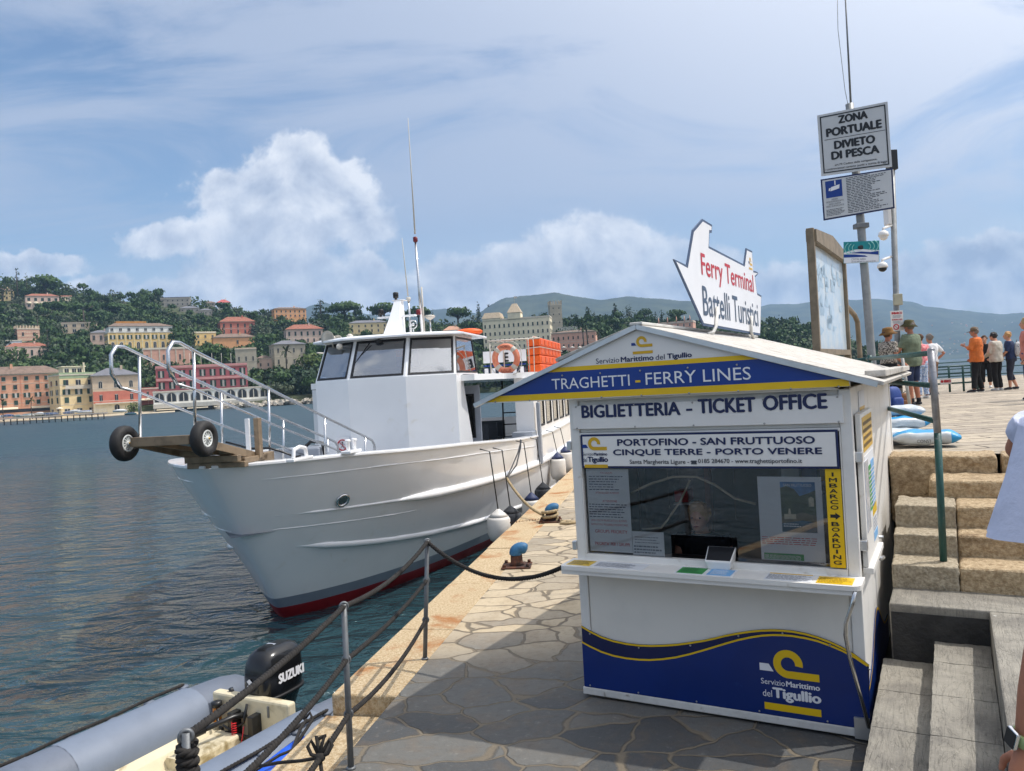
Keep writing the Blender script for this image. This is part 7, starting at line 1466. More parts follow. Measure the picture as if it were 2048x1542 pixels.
mb = MB(); rs = [[(x_, -.35 + b_, z_) for x_, b_ in rrect(w_, l_)] for w_, l_, z_ in ((.172, .256, .150), (.174, .258, .165), (.172, .256, .18))]; mb.rings(rs, 0, True, True); mb.build('cowl_seam', gask, cw)
mb = MB(); rs = [[(x_, y_ + b_, z_) for x_, b_ in rrect(w_, l_)] for w_, l_, y_, z_ in ((.06, .12, -.34, -.15), (.05, .11, -.36, -.55), (.03, .09, -.38, -.95))]; mb.rings(rs, 0, True, True); mb.build('leg', gask, mot)
mb = MB(); text(mb, 'SUZUKI', (-.1715, -.35, .30), (0, -1, 0), (0, .0, 1), -.12, .18, -.02, .07, 0, .05); mb.build('lettering', vin_w, cw)
mb = MB(); o_ = np.array((.02, -.0985, .30)); mb.flat([(-.03, .03), (.0, .055), (.03, .03), (.005, .012), (.03, -.008), (0, -.04), (-.03, -.012), (-.008, .004)], o_, (-1, 0, 0), (0, 0, 1)); mb.build('emblem', vin_w, cw)
mb = MB(); mb.add([(.07, -.30, .5655), (-.02, -.30, .572), (-.03, -.37, .585), (.06, -.37, .582)], [(0, 1, 2, 3)]); mb.build('label_plate', lgrey, cw)
mb = MB(); mb.tube([(.02, -.10, .05), (.07, .05, .075), (.13, .28, .06)], [.028, .024, .020], 10); mb.tube([(.13, .28, .06), (.18, .48, .045)], .030, 12); mb.build('tiller', blackm, mot)
mb = MB(); mb.box(-.14, -.08, -.06, .045, -.12, .10); mb.box(.08, .14, -.06, .045, -.12, .10); mb.box(-.14, .14, -.18, -.05, .02, .10); mb.box(-.17, .17, .035, .055, -.12, -.06); mb.tube([(-.2, -.1, .12), (.2, -.1, .12)], .025, 10); mb.build('clamp_bracket', blackm, mot, bevel=.008)
mb = MB(); mb.tube([(.20, -.14, .12), (.24, -.12, .18), (.25, -.11, .24)], [.012, .022, .02], 8); mb.build('shift_lever', blackm, mot)
mb = MB(); mb.tube([(.05 + .018 * math.cos(t), .06 + .018 * math.sin(t), .04 - .0032 * t) for t in np.linspace(0, 75, 300)], .0035, 5); mb.sphere((-.02, .08, -.22), (.035, .02, .035), 10, 6); mb.tube([(.05, .06, -.2), (-.02, .08, -.22), (-.06, .06, .02)], .004, 5); mb.build('kill_cord', mat('red_cord', lin(210, 30, 40), .4), mot)
# blue tarp and lines on the quay side tube
mb = MB(); rr = random.Random(2); nu, nv = 14, 7; vs = []
P0, P1 = G(480, 1552, -.50), G(590, 1478, -.50); dv_ = P1 - P0; dv_[2] = 0; sd_v = np.array([dv_[1], -dv_[0], 0]) / np.linalg.norm(dv_)
for i in range(nu):
    for j in range(nv):
        t, u = i / (nu - 1), j / (nv - 1); vs.append(P0 - dv_ * 1.6 + dv_ * 2.6 * t + sd_v * (u * .34 - .02) + kz * (-.05 + .07 * math.sin(u * 3.1) + .02 * math.sin(7 * t + 5 * u) + rr.uniform(-.008, .008)))
mb.add(vs, [(i * nv + j, (i + 1) * nv + j, (i + 1) * nv + j + 1, i * nv + j + 1) for i in range(nu - 1) for j in range(nv - 1)], 0, True)
tp = mb.build('blue_tarp', mat('blue_tarp', lin(28, 92, 214), .45, 0, .12, 5, .3, 12)); so = tp.modifiers.new('so', 'SOLIDIFY'); so.thickness = .012; tag(tp, 'bright blue folded tarp lying on the dinghy tube beside the quay', 'tarp')
mb = MB(); a, b, c = G(612, 1440, -.45), G(585, 1500, -.40), G(560, 1510, -.38); mb.tube([a, (a + b) / 2 + kz * .03, b, G(650, 1472, -.1)], .014, 7); mb.tube([a + (-.02, 0, 0), a + (.03, .04, .05), a + (.06, 0, 0), b], .014, 7); mb.tube([b, c, G(480, 1560, -.4)], .012, 7)
tag(mb.build('dinghy_painter', ropem), 'black line tying the dinghy to the quay ropes', 'rope')
# ================================================================ PIER RAILS, SIGNS, BAGS
greenp = mat('green_paint', lin(30, 78, 74), .45, 0, .2, 9, .15, 30, stain=(lin(104, 110, 112), 16, .62, .70)); bare = mat('bare_rail_metal', lin(148, 148, 152), .35, .6, .3, 7, .2, 30, stain=(lin(80, 64, 58), 9, .58, .72))
pr = thing('pier_railing', 'dark green pipe railing with a bare metal post beside the steps', 'railing', G(1887, 1122, .905)); o0 = G(1887, 1122, .905)
tpp = PL(1862, 700, o0, np.array([0, 1, 0])) - o0; jn = PL(1875, 865, o0, np.array([0, 1, 0])) - o0
mb = MB(); mb.tube([(0, 0, 0), jn], .027, 12); mb.build('post', greenp, pr); mb = MB(); mb.tube([jn, tpp], .0275, 12); mb.sphere(tpp, (.029, .029, .02), 12, 6); mb.build('post', bare, pr)
R2 = np.array([4.30, 9.41, 2.554]) - o0; dr = R2 - tpp; dr[2] = 0; dr /= np.linalg.norm(dr)
for py in (706, 771, 842):
    s_ = PL(1863 + (py - 706) * .055, py, o0, np.array([0, 1, 0])) - o0; mb = MB(); mb.tube([s_, s_ + dr * 3.4], .023, 10); mb.tube([s_ + dr * 3.4, s_ + dr * 14], .023, 10); mb.build('rail', greenp, pr)
for d_ in (3.2, 6.8, 10.4, 14): q = tpp + dr * d_; mb = MB(); mb.tube([(q[0], q[1], PZ - o0[2]), (q[0], q[1], q[2] + .02)], .026, 10); mb.build('post', greenp, pr)
gp0 = G(1823, 833, PZ); mb = MB(); t1 = PL(1804, 712, gp0, np.array([0, 1, 0])); mb.tube([gp0, t1], .026, 10); mb.sphere(t1, .028, 10, 6); tag(mb.build('grey_post', mat('pale_grey_paint', lin(176, 176, 172), .5, 0, .15, 9), origin=None), 'pale grey pipe post behind the sandbags', 'post')
# sign pole
sp_b = D(1752, 800, 9.4); sp_b[2] = PZ; sp_t = D(1699, 208, 9.4); sp = thing('sign_pole', 'grey pole carrying the harbour notice, the video surveillance notice and a blue wifi sign', 'sign', sp_b)
polem = mat('painted_pole', lin(146, 148, 148), .5, .3, .2, 6, .1, 25, stain=(lin(128, 100, 74), 4, .60, .75)); mb = MB(); mb.tube([(0, 0, 0), D(1745, 735, 9.4) - sp_b, D(1721, 440, 9.4) - sp_b, sp_t - sp_b], .048, 14); mb.build('pole', polem, sp)
pn0 = D(1705, 300, 9.33)
def onp(px, py, off=0.0): return PL(px, py, pn0 - ky * off, ky) - sp_b
def plate(c, m_, th, off, nm, par=sp, lab=None):
    q = [onp(*p, off) for p in c]; mb = MB(); b = [p + ky * th for p in q]; mb.add(q + b, [(0, 1, 2, 3), (7, 6, 5, 4)] + [(i, 4 + i, 4 + (i + 1) % 4, (i + 1) % 4) for i in range(4)]); o_ = mb.build(nm, m_, par)
    return o_
def lerp4(c, u, v): # c: TL TR BR BL pixels
    c = [np.array(p, float) for p in c]; return tuple((c[3] * (1 - u) + c[2] * u) * (1 - v) + (c[0] * (1 - u) + c[1] * u) * v)
def ptext(mb, s, c, u0, u1, v0, v1, off, bold=0.0):
    a = onp(*lerp4(c, u0, v0), off); b = onp(*lerp4(c, u1, v0), off); t = onp(*lerp4(c, u0, v1), off); dx = b - a; L_ = np.linalg.norm(dx); dy_ = t - a; H_ = np.linalg.norm(dy_); text(mb, s, a, dx / L_, dy_ / H_, 0, L_, 0, H_, 0, bold)
def plines(mb, c, u0, u1, v0, v1, n, off, seed=0, fill=.4, rag=.3):
    a = onp(*lerp4(c, u0, v0), off); b = onp(*lerp4(c, u1, v0), off); t = onp(*lerp4(c, u0, v1), off); dx = b - a; L_ = np.linalg.norm(dx); dy_ = t - a; H_ = np.linalg.norm(dy_); lines(mb, a, dx / L_, dy_ / H_, 0, L_, 0, H_, n, 0, fill, seed, rag)
cz = [(1634, 231), (1775, 203), (1784, 333), (1642.5, 352)]
zb1 = plate(cz, mat('sign_grey_white', lin(196, 198, 200), .4, 0, .06, 3), .02, 0, 'notice_board')
def border(c, u, v, wd, off, m_, par):
    mb = MB(); O = [lerp4(c, *p) for p in ((u, v), (1 - u, v), (1 - u, 1 - v), (u, 1 - v))]; I = [lerp4(c, *p) for p in ((u + wd, v + wd), (1 - u - wd, v + wd), (1 - u - wd, 1 - v - wd), (u + wd, 1 - v - wd))]
    mb.add([onp(*p, off) for p in O + I], [(i, (i + 1) % 4, 4 + (i + 1) % 4, 4 + i) for i in range(4)]); mb.build('border', m_, par)
border(cz, .035, .035, .018, .003, blk_v, zb1)
mb = MB(); ptext(mb, 'ZONA', cz, .29, .71, .80, .93, .003, .05); ptext(mb, 'PORTUALE', cz, .11, .90, .615, .755, .003, .05); ptext(mb, 'DIVIETO', cz, .21, .79, .40, .535, .003, .05); ptext(mb, 'DI PESCA', cz, .16, .84, .235, .37, .003, .05); mb.build('lettering', blk_v, zb1)
mb = MB(); ptext(mb, 'art.79 Codice della navigazione.', cz, .20, .80, .125, .165, .003, .01); ptext(mb, 'i contravventori saranno puniti a norma di legge', cz, .06, .94, .065, .110, .003, .01); ptext(mb, '-', cz, .08, .94, .570, .578, .003); mb.build('lettering', blk_v, zb1)
cc = [(1641, 359), (1785, 336.5), (1789.5, 416), (1647, 441)]
vb = plate(cc, navy, .02, 0, 'surveillance_board'); ci = [lerp4(cc, .022, .965), lerp4(cc, .978, .965), lerp4(cc, .978, .035), lerp4(cc, .022, .035)]; plate(ci, mat('sign_grey_white', lin(196, 198, 200)), .001, .003, 'white_field', vb)
bq = [lerp4(cc, u, v) for u, v in ((.06, .93), (.29, .93), (.29, .52), (.06, .52))]; bb_ = plate(bq, blue, .001, .0055, 'camera_symbol', vb)
mb = MB(); F4 = lambda u, v: onp(*lerp4(bq, u, v), .008); mb.add([F4(.28, .38), F4(.82, .48), F4(.86, .72), F4(.34, .62), F4(.2, .46), F4(.28, .38)], [(0, 1, 2, 3)]); mb.add([F4(.18, .40), F4(.27, .42), F4(.31, .58), F4(.2, .56)], [(0, 1, 2, 3)]); mb.add([F4(.55, .72), F4(.62, .72), F4(.62, .98), F4(.55, .98)], [(0, 1, 2, 3)]); mb.build('print', vin_w, vb)
mb = MB(); ptext(mb, 'AREA', cc, .13, .22, .455, .49, .0055); ptext(mb, 'VIDEOSORVEGLIATA', cc, .05, .30, .40, .44, .0055); ptext(mb, 'AREA UNDER', cc, .09, .26, .345, .38, .0055); ptext(mb, 'VIDEO SURVEILLANCE', cc, .05, .30, .29, .33, .0055); plines(mb, cc, .05, .31, .08, .25, 5, .0055, 51); plines(mb, cc, .35, .95, .07, .95, 22, .0055, 52, .42, .45); mb.build('print', mat('dark_grey_vinyl', (.05, .055, .07)), vb)
wq = [(1687, 484), (1758.5, 481), (1758.5, 524), (1687, 527)]; pn0_k = pn0; pn0 = D(1722, 505, 9.33)
wf = plate(wq, mat('teal_vinyl', lin(26, 138, 142), .4), .012, 0, 'wifi_sign')
def wpoly(pts, m_, off, nm='print'): mb = MB(); mb.add([onp(*lerp4(wq, *p), off) for p in pts], [tuple(range(len(pts)))]); mb.build(nm, m_, wf)
wpoly([(.01, .01), (.99, .01), (.99, .26), (.01, .26)], vin_w, .0055); wpoly([(.01, .24), (.99, .24), (.99, .56), (.7, .60), (.5, .64), (.3, .62), (.01, .5)], vin_w, .003); wpoly([(.01, .27), (.68, .27), (.6, .34), (.3, .40), (.01, .42)], blue, .0055); wpoly([(.12, .47), (.5, .52), (.75, .48), (.98, .52), (.98, .34), (.7, .40), (.4, .44)], blue, .0055)
mb = MB(); cxy = onp(*lerp4(wq, .5, .72), .006)
for k in (1, 2, 3):
    for s_ in (0, math.pi): mb.tube([cxy + kx * (.045 + .032 * k) * math.cos(t + s_) * 1.3 + kz * (.045 + .02 * k) * math.sin(t + s_) for t in np.linspace(-.7, .7, 8)], .0045, 4)
mb.build('radio_waves', mat('pale_teal', lin(150, 214, 206), .5), wf); mb = MB(); mb.sphere(cxy, (.045, .006, .025), 12, 6); mb.build('print', blk_v, wf); mb = MB(); ptext(mb, 'CIVITAS AREA', wq, .22, .62, .12, .22, .008); plines(mb, wq, .22, .95, .03, .10, 1, .008, 3); mb.build('lettering', grey_v, wf)
pn0 = pn0_k
for py, px in ((452, 1722), (735, 1745)): q = D(px, py, 9.4) - sp_b; mb = MB(); mb.box(q[0] - .075, q[0] + .075, q[1] - .06, q[1] + .06, q[2] - .03, q[2] + .03); mb.build('clamp', galv, sp, bevel=.006)
mb = MB(); mb.tube([D(1702, 216, 9.45) - sp_b, D(1688, -60, 9.45) - sp_b], [.013, .008], 7); mb.tube([D(1697, 214, 9.42) - sp_b, D(1690, 180, 9.42) - sp_b, D(1676, 60, 9.42) - sp_b, D(1674, -40, 9.42) - sp_b], .0035, 5); mb.build('antenna_rod', galv, sp)
# camera pole
cb = D(1799, 780, 16.8); cb[2] = PZ; cp = thing('camera_pole', 'slim pole with two dome cameras and a boarding notice', 'pole', cb); mb = MB(); mb.tube([(0, 0, 0), D(1795, 680, 16.8) - cb, D(1783, 310, 16.8) - cb], .06, 12); mb.build('pole', polem, cp)
for (px, py, dk_) in ((1767, 470, signw), (1765, 533, blk_v)):
    c = D(px, py, 16.6) - cb; pl_ = D(px + 18, py - 20, 16.8) - cb; mb = MB(); mb.tube([pl_, c + (.0, 0, .14), c + (0, 0, .08)], .025, 8); mb.lathe([(.03, .10), (.09, .06), (.11, 0), (.10, -.03)], c, n=18); d_ = mb.build('dome_camera', signw, cp); MB().sphere(c + (0, 0, -.04), (.085, .085, .075), 14, 8).build('dome', dk_, d_)
c = D(1783, 322, 16.8) - cb; MB().box(c[0] - .09, c[0] + .09, c[1] - .1, c[1] + .1, c[2] - .2, c[2] + .22).build('camera_box', blackm, cp, bevel=.01); c = D(1776, 436, 16.8) - cb; MB().box(c[0] - .05, c[0] + .03, c[1] - .1, c[1] + .1, c[2] - .15, c[2] + .35).build('camera_box', signw, cp, bevel=.01)
c = D(1791, 600, 16.8) - cb; MB().box(c[0] - .09, c[0] + .09, c[1] - .14, c[1] - .06, c[2] - .12, c[2] + .12).build('junction_box', mat('beige_box', lin(176, 172, 150), .5), cp, bevel=.01)
a = D(1781, 622, 16.66) - cb; b = D(1808, 661, 16.66) - cb; mb = MB(); mb.box(a[0], b[0], a[1], a[1] + .02, b[2], a[2]); nb_ = mb.build('boarding_notice', signw, cp); H_ = a[2] - b[2]; W_ = b[0] - a[0]; yy0 = a[1] - .003
mb = MB(); text(mb, 'IMBARCO', (a[0], yy0, b[2]), (1, 0, 0), (0, 0, 1), W_ * .08, W_ * .92, H_ * .82, H_ * .94, 0, .05); text(mb, 'BOARDING AREA', (a[0], yy0, b[2]), (1, 0, 0), (0, 0, 1), W_ * .08, W_ * .92, H_ * .52, H_ * .60, 0, .02); mb.torus((a[0] + W_ * .38, yy0, b[2] + H_ * .20), (0, 1, 0), H_ * .125, .010, 20, 6); mb.bar((a[0] + W_ * .38 - .05, yy0, b[2] + H_ * .2 + .05), (a[0] + W_ * .38 + .05, yy0, b[2] + H_ * .2 - .05), .004, .02, up=(0, 1, 0)); mb.build('lettering', red_v, nb_)
mb = MB(); lines(mb, (a[0], yy0, b[2]), (1, 0, 0), (0, 0, 1), W_ * .15, W_ * .9, H_ * .64, H_ * .80, 3, 0, .4, 4); lines(mb, (a[0], yy0, b[2]), (1, 0, 0), (0, 0, 1), W_ * .15, W_ * .9, H_ * .36, H_ * .5, 3, 0, .4, 5); mb.build('print', grey_v, nb_)
# framed map board
L0_, L1_ = D(1631, 705, 10.5), D(1692, 702, 12.5); mbd = thing('map_board', 'tall brown framed map board behind the kiosk roof', 'notice board', (L0_[0], L0_[1], PZ)); o0 = np.array((L0_[0], L0_[1], PZ)); brown = mat('brown_frame', lin(140, 126, 106), .6, .2, .25, 5, .2, 20)
tl_, tr_ = D(1623, 474, 10.5), D(1690, 512, 12.5); bl_, br_ = D(1634, 700, 10.5), D(1695, 698, 12.5); dx_ = (br_ - bl_); dx_[2] = 0; dx_ /= np.linalg.norm(dx_); nrm_ = np.array([dx_[1], -dx_[0], 0]); wl_ = np.linalg.norm((br_ - bl_)[:2]); zT, zB = (tl_[2] + tr_[2]) / 2, (bl_[2] + br_[2]) / 2
O_ = bl_ - o0; O_[2] = 0
def mbar(u, z0, z1, wd, m_=brown, nm='frame_post'): mb = MB(); mb.obox(O_ + dx_ * (u - wd / 2) + kz * z0 - nrm_ * .05, dx_ * wd, -nrm_ * -.10, kz * (z1 - z0)); mb.build(nm, m_, mbd, bevel=.008)
mbar(0, 0, zT - PZ + .12, .07); mbar(wl_, 0, zT - PZ - .02, .08)
mb = MB(); A_t = [(0, zT - PZ + .10), (wl_ * .5, zT - PZ + .16), (wl_, zT - PZ + .02), (wl_, zT - PZ - .12), (0, zT - PZ - .06)]; mb.prism(A_t, O_ - nrm_ * .06, dx_, kz, nrm_ * .14); mb.build('top_board', brown, mbd); mb = MB(); mb.obox(O_ + kz * (zB - PZ - .08) - nrm_ * .05, dx_ * wl_, nrm_ * .1, kz * .08); mb.build('bottom_rail', brown, mbd)
mb = MB(); mb.obox(O_ + dx_ * .05 + kz * (zB - PZ) - nrm_ * .02, dx_ * (wl_ - .1), nrm_ * .02, kz * (zT - zB - .08)); mp_ = mb.build('map_panel', mat('pale_map', lin(188, 206, 220), .18, 0, .2, 3, 0, col2=lin(206, 214, 216)), mbd)
mb = MB(); rr = random.Random(5)
for i in range(26): u, v = rr.uniform(.2, wl_ - .5), rr.uniform(.15, zT - zB - .4); mb.flat([(u, v), (u + rr.uniform(.1, .35), v), (u + rr.uniform(.1, .35), v + rr.uniform(.04, .2)), (u, v + rr.uniform(.04, .2))], O_ + kz * (zB - PZ) + nrm_ * .003, dx_, kz)
mb.build('map_print', mat('map_blue', lin(176, 198, 214), .25, 0, .2, 4), mp_)
hb_ = D(1700, 705, 13.5); hb_[2] = PZ; mb = MB(); mb.tube([D(1690, 700, 13.5) * (1, 1, 0) + kz * PZ, D(1689, 625, 13.5), D(1694, 614, 13.5), D(1709, 630, 13.9), D(1715, 644, 14), D(1719, 700, 14), D(1720, 700, 14) * (1, 1, 0) + kz * PZ], .045, 8); tag(mb.build('hoop_rail', brown), 'brown bent pipe hoop behind the map board', 'railing')
# far railings
def fence(nm, label, A, B, zb, zt, n, rails, r=.03, group=None):
    A, B = np.asarray(A, float), np.asarray(B, float); t_ = thing(nm, label, 'railing', (A[0], A[1], zb), 0, group); 
    for z_ in rails: mb = MB(); mb.tube([(0, 0, z_ - zb), (B[0] - A[0], B[1] - A[1], z_ - zb)], r, 6); mb.build('rail', greenp, t_)
    for i in range(n + 1): p = (B - A) * i / n; mb = MB(); mb.tube([(p[0], p[1], 0), (p[0], p[1], zt - zb)], r * 1.1, 6); mb.build('post', greenp, t_)
    return t_
fence('edge_railing', 'dark green railing along the far edge of the pier', (12.6, 36.1), (40, 38.6), 1.40, 2.32, 15, (2.32, 2.0, 1.66), .028)
fence('barrier', 'low green barrier with a red lettered plate left of the man in orange', G(1872, 786, PZ), G(1956, 781, PZ), PZ, 2.30, 3, (2.28, 2.08, 1.80), .026)
q = G(1891, 785, PZ); mb = MB(); mb.box(-.16, .16, -.05, -.03, .24, .40); pl2 = mb.build('red_plate', signw); pl2.location = q; tag(pl2, 'small white plate with red lettering hung on the low green barrier', 'sign'); mb = MB(); text(mb, 'IMBARCO', (0, -.053, 0), (1, 0, 0), (0, 0, 1), -.06, .14, .28, .36, 0, .05); mb.lathe([(.04, -.001), (.04, .001)], (-.11, -.052, .32), (0, 1, 0), 12); mb.build('lettering', red_v, pl2)
# sandbags
bagw = mat('bag_plastic', lin(196, 204, 210), .35, 0, .12, 5, .6, 8); bagb = mat('bag_blue', lin(40, 150, 206), .35, 0, .1, 5, .5, 8)
def bag(label, c, L_, Wd, H_, rz, seed, stripe_):
    t_ = thing('sandbag', label, 'sandbag', c, rz, 'sandbags stacked on the pier edge'); r_ = np.random.default_rng(seed); nu, nv = 28, 16; rs = []; ph = r_.uniform(0, 6, 4)
    for i in range(nu):
        u = -1 + 2 * i / (nu - 1); f = max(.12, (1 - abs(u) ** 4.5)) ** .6; ring = []
        for j in range(nv):
            t = 2 * math.pi * j / nv; cx_, sz_ = math.cos(t), math.sin(t); wob = 1 + .07 * math.sin(5 * u + 2 * t + ph[0]) + .05 * math.sin(11 * u + ph[1] + 3 * t)
            ring.append((u * L_ / 2, np.sign(cx_) * abs(cx_) ** .7 * Wd / 2 * (.75 + .25 * f) * wob, H_ / 2 + np.sign(sz_) * abs(sz_) ** .8 * H_ / 2 * f * wob * (1 if sz_ > 0 else .95)))
        rs.append(ring)
    mb = MB(); mb.rings(rs, 0, True, True)
    if stripe_:
        k = 0
        for i in range(nu - 1):
            for j in range(nv):
                if (2 <= j <= 5) or i > nu - 6: mb.m[i * nv + j] = 1
    mb.build('bag', [bagw, bagb], t_)
    return t_
s0 = G(1851, 892, PZ + .02); b_ = bag('blue and white sandbag lying lowest at the pier edge', s0 + ky * .12, .66, .38, .17, KA + .12, 3, True)
mb = MB(); text(mb, 'CONSTR 610', (0, -.196, .04), (1, 0, 0), (0, 0, 1), -.10, .14, 0, .035); mb.build('lettering', mat('dark_grey_vinyl', (.05, .055, .07)), b_)
bag('grey white sandbag leaning on the blue and white one', G(1790, 888, PZ + .02) + ky * .2 + kz * .0, .60, .40, .17, KA + .5, 5, False); bag('second sandbag from the top with a blue edge', G(1800, 886, PZ + .02) + ky * .28 + kz * .14, .58, .40, .15, KA + .35, 6, True); bag('crumpled white sandbag on top of the stack', G(1800, 884, PZ + .02) + ky * .34 + kz * .27, .52, .38, .14, KA + .1, 7, False)
# gull
gb = D(977, 613, 300); mb = MB(); mb.sphere((0, 0, 0), (.5, .16, .15), 10, 6)
for s_ in (1, -1): mb.add([(.15, 0, .05), (-.2, 0, .05), (-.25, .6 * s_, .7), (.05, .6 * s_, .75), (-.35, 1.2 * s_, .95)], [(0, 1, 2, 3), (2, 3, 4)])
gl2 = mb.build('seagull', mat('dark_bird', (.05, .05, .055), .8)); gl2.location = gb; gl2.rotation_euler = (0, 0, .6); tag(gl2, 'dark bird flying above the grand pale hotel', 'bird')
# ================================================================ PEOPLE
skin = mat('skin', lin(206, 150, 122), .55, 0, .12, 9, .1, 60); skin2 = mat('tanned_skin', lin(184, 122, 94), .55, 0, .12, 9, .1, 60)
def cloth(nm, c, var=.2, sc=6, **k): return mat('cloth_' + nm, lin(*c), .85, 0, var, sc, .5, 9, **k)
def pattern(nm, a, b, sc, lo=.45, hi=.55):
    if nm in MATS: return MATS[nm]
    return mat(nm, lin(*a), .85, 0, .2, sc, .2, 20, col2=lin(*b), fac=(lo, hi))
def remesh(o, vox, smooth=2):
    m_ = o.modifiers.new('remesh', 'REMESH'); m_.mode = 'VOXEL'; m_.voxel_size = vox; m_.use_smooth_shade = True
    if smooth: c_ = o.modifiers.new('smooth', 'SMOOTH'); c_.factor = .5; c_.iterations = smooth
    return o
def fold(o, strength=.02, sc=.12):
    tx = bpy.data.textures.get('folds%s' % sc) or bpy.data.textures.new('folds%s' % sc, 'CLOUDS'); tx.noise_scale = sc; tx.noise_depth = 1
    d_ = o.modifiers.new('folds', 'DISPLACE'); d_.texture = tx; d_.strength = strength; d_.mid_level = .5; d_.texture_coords = 'GLOBAL'
def person(label, pos, rz, h=1.7, sk=skin, fat=1.0, arms=None, legs=None, lean=0.0, head=(0, 0, 0), shirt=None, sleeve=.9, hem=.84, trousers=None, leg_to=.08, skirt=None, shoes=None, hair=None, hairlen=0, hat=None, cap=None, socks=None, vox=.0095, top_w=1.0, name='person', group=None):
    if abs(pos[2] - PZ) < .01: group = PG
    t_ = thing(name, label, 'person', pos, rz, group); k = h / 1.72; V = lambda *p: np.array(p, float) * k
    A = {}
    for s_, nm in ((1, 'r'), (-1, 'l')):
        d_ = (arms or {}).get(nm) or ((.25 * s_, -.03, 1.13), (.26 * s_, .05, .89)); A[nm] = [V(.175 * s_, 0, 1.405) + V(0, lean * .55, 0), V(*d_[0]), V(*d_[1])]
    L = {}
    for s_, nm in ((1, 'r'), (-1, 'l')):
        d_ = (legs or {}).get(nm) or ((.10 * s_, .02, .49), (.105 * s_, -.03, .085)); L[nm] = [V(.085 * s_, 0, .90), V(*d_[0]), V(*d_[1])]
    lz = lambda z: lean * max(0, (z - .9)) / .9
    def torso(mb, z0, f, add=0.0, zt=1.455):
        secs = [(.84, .150, .115), (.92, .165, .118), (1.02, .155, .112), (1.12, .148, .108), (1.25, .168, .115), (1.35, .182, .112), (1.41, .168, .098), (1.455, .095, .075), (1.50, .060, .060)]
        S_ = [(z, a, b) for z, a, b in secs if z0 < z <= zt + .001]; a0_, b0_ = np.interp(z0, [q[0] for q in secs], [q[1] for q in secs]), np.interp(z0, [q[0] for q in secs], [q[2] for q in secs]); S_ = [(z0, a0_, b0_)] + S_
        rs = []
        for z, a, b in S_:
            ff = f * (fat if z < 1.34 else 1 + (fat - 1) * .4); rs.append([V(a * ff * math.cos(t) , lz(z) + b * ff * math.sin(t), z) + np.array([add * math.cos(t), add * math.sin(t), 0]) for t in np.linspace(0, 2 * math.pi, 21)[:-1]])
        mb.rings(rs, 0, True)
    hc = V(0, .025 + lz(1.6), 1.605) + V(*head); nk = V(0, -.005 + lz(1.5), 1.46)
    mb = MB(); torso(mb, .86, 1.0); mb.tube([nk, (nk + hc) / 2, hc - V(0, .01, .05)], [.058 * k, .053 * k, .055 * k], 14)
    mb.sphere(hc, (.074 * k, .094 * k, .100 * k), 20, 14); mb.sphere(hc + V(0, .028, -.06), (.052 * k, .062 * k, .058 * k), 16, 10); mb.sphere(hc + V(0, .10, -.015), (.013 * k, .018 * k, .022 * k), 10, 8)
    for s_ in (1, -1): mb.sphere(hc + V(.076 * s_, -.01, -.005), (.011 * k, .022 * k, .032 * k), 8, 6)
    for nm, s_ in (('r', 1), ('l', -1)):
        a, b, c = A[nm]; mb.tube([a, a * .5 + b * .5, b, b * .6 + c * .4, c], [.052 * k, .047 * k, .040 * k, .039 * k, .028 * k], 12); d_ = (c - b) / (np.linalg.norm(c - b) + 1e-9); sd2 = np.cross(d_, (s_, 0, .2)); sd2 /= np.linalg.norm(sd2) + 1e-9
        pm_ = c + d_ * .085 * k; mb.tube([c, c + d_ * .04 * k, pm_], [(.020 * k, .030 * k), (.019 * k, .040 * k), (.016 * k, .041 * k)], 12)
        inw = np.array([-s_ * .3, .25, 0]) * k
        for f in range(4):
            o_ = pm_ + sd2 * (.030 - .020 * f) * k - d_ * .01 * k; ln = (.070, .080, .074, .058)[f] * k; mb.tube([o_, o_ + d_ * ln * .5 + inw * .02, o_ + d_ * ln * .9 + inw * .10], [.0098 * k, .0092 * k, .0078 * k], 8)
        o_ = c + d_ * .03 * k + sd2 * .03 * k; mb.tube([o_, o_ + sd2 * .028 * k + d_ * .03 * k, o_ + sd2 * .032 * k + d_ * .062 * k], [.012 * k, .011 * k, .008 * k], 8)
        a, b, c = L[nm]; mb.tube([a + V(0, 0, .02), a * .6 + b * .4, b, b * .65 + c * .35, c], [.088 * k * min(fat, 1.15), .078 * k, .056 * k, .056 * k, .036 * k], 14); mb.tube([c + V(0, -.04, -.035), c + V(0, .05, -.05), c + V(.01 * s_, .15, -.06)], [.034 * k, .034 * k, .024 * k], 10)
    remesh(mb.build('body', sk, t_), vox, 1)
    for s_ in (1, -1): MB().sphere(hc + V(.032 * s_, .083, .012), (.010 * k, .007 * k, .007 * k), 8, 6).build('eye', blk_v, t_)
    MB().sphere(hc + V(0, .090, -.058), (.022 * k, .006 * k, .006 * k), 8, 6).build('mouth', mat('lip', lin(160, 84, 76), .5), t_)
    if shirt:
        mb = MB(); torso(mb, hem, 1.05 * top_w, .014 * k, 1.455)
        for nm in ('r', 'l'):
            a, b, c = A[nm]; n1 = min(1, sleeve / .5); e1 = a + (b - a) * n1; P = [a - (b - a) * .08, a * .5 + e1 * .5, e1]; rr = [.068 * k, .066 * k, .060 * k]
            if sleeve > .5: e2 = b + (c - b) * min(1, (sleeve - .5) / .5); P += [b * .5 + e2 * .5, e2]; rr += [.054 * k, .046 * k]
            mb.tube(P, rr, 14)
        o_ = remesh(mb.build('shirt', shirt, t_), vox * 1.25, 2); fold(o_, .026, .11)
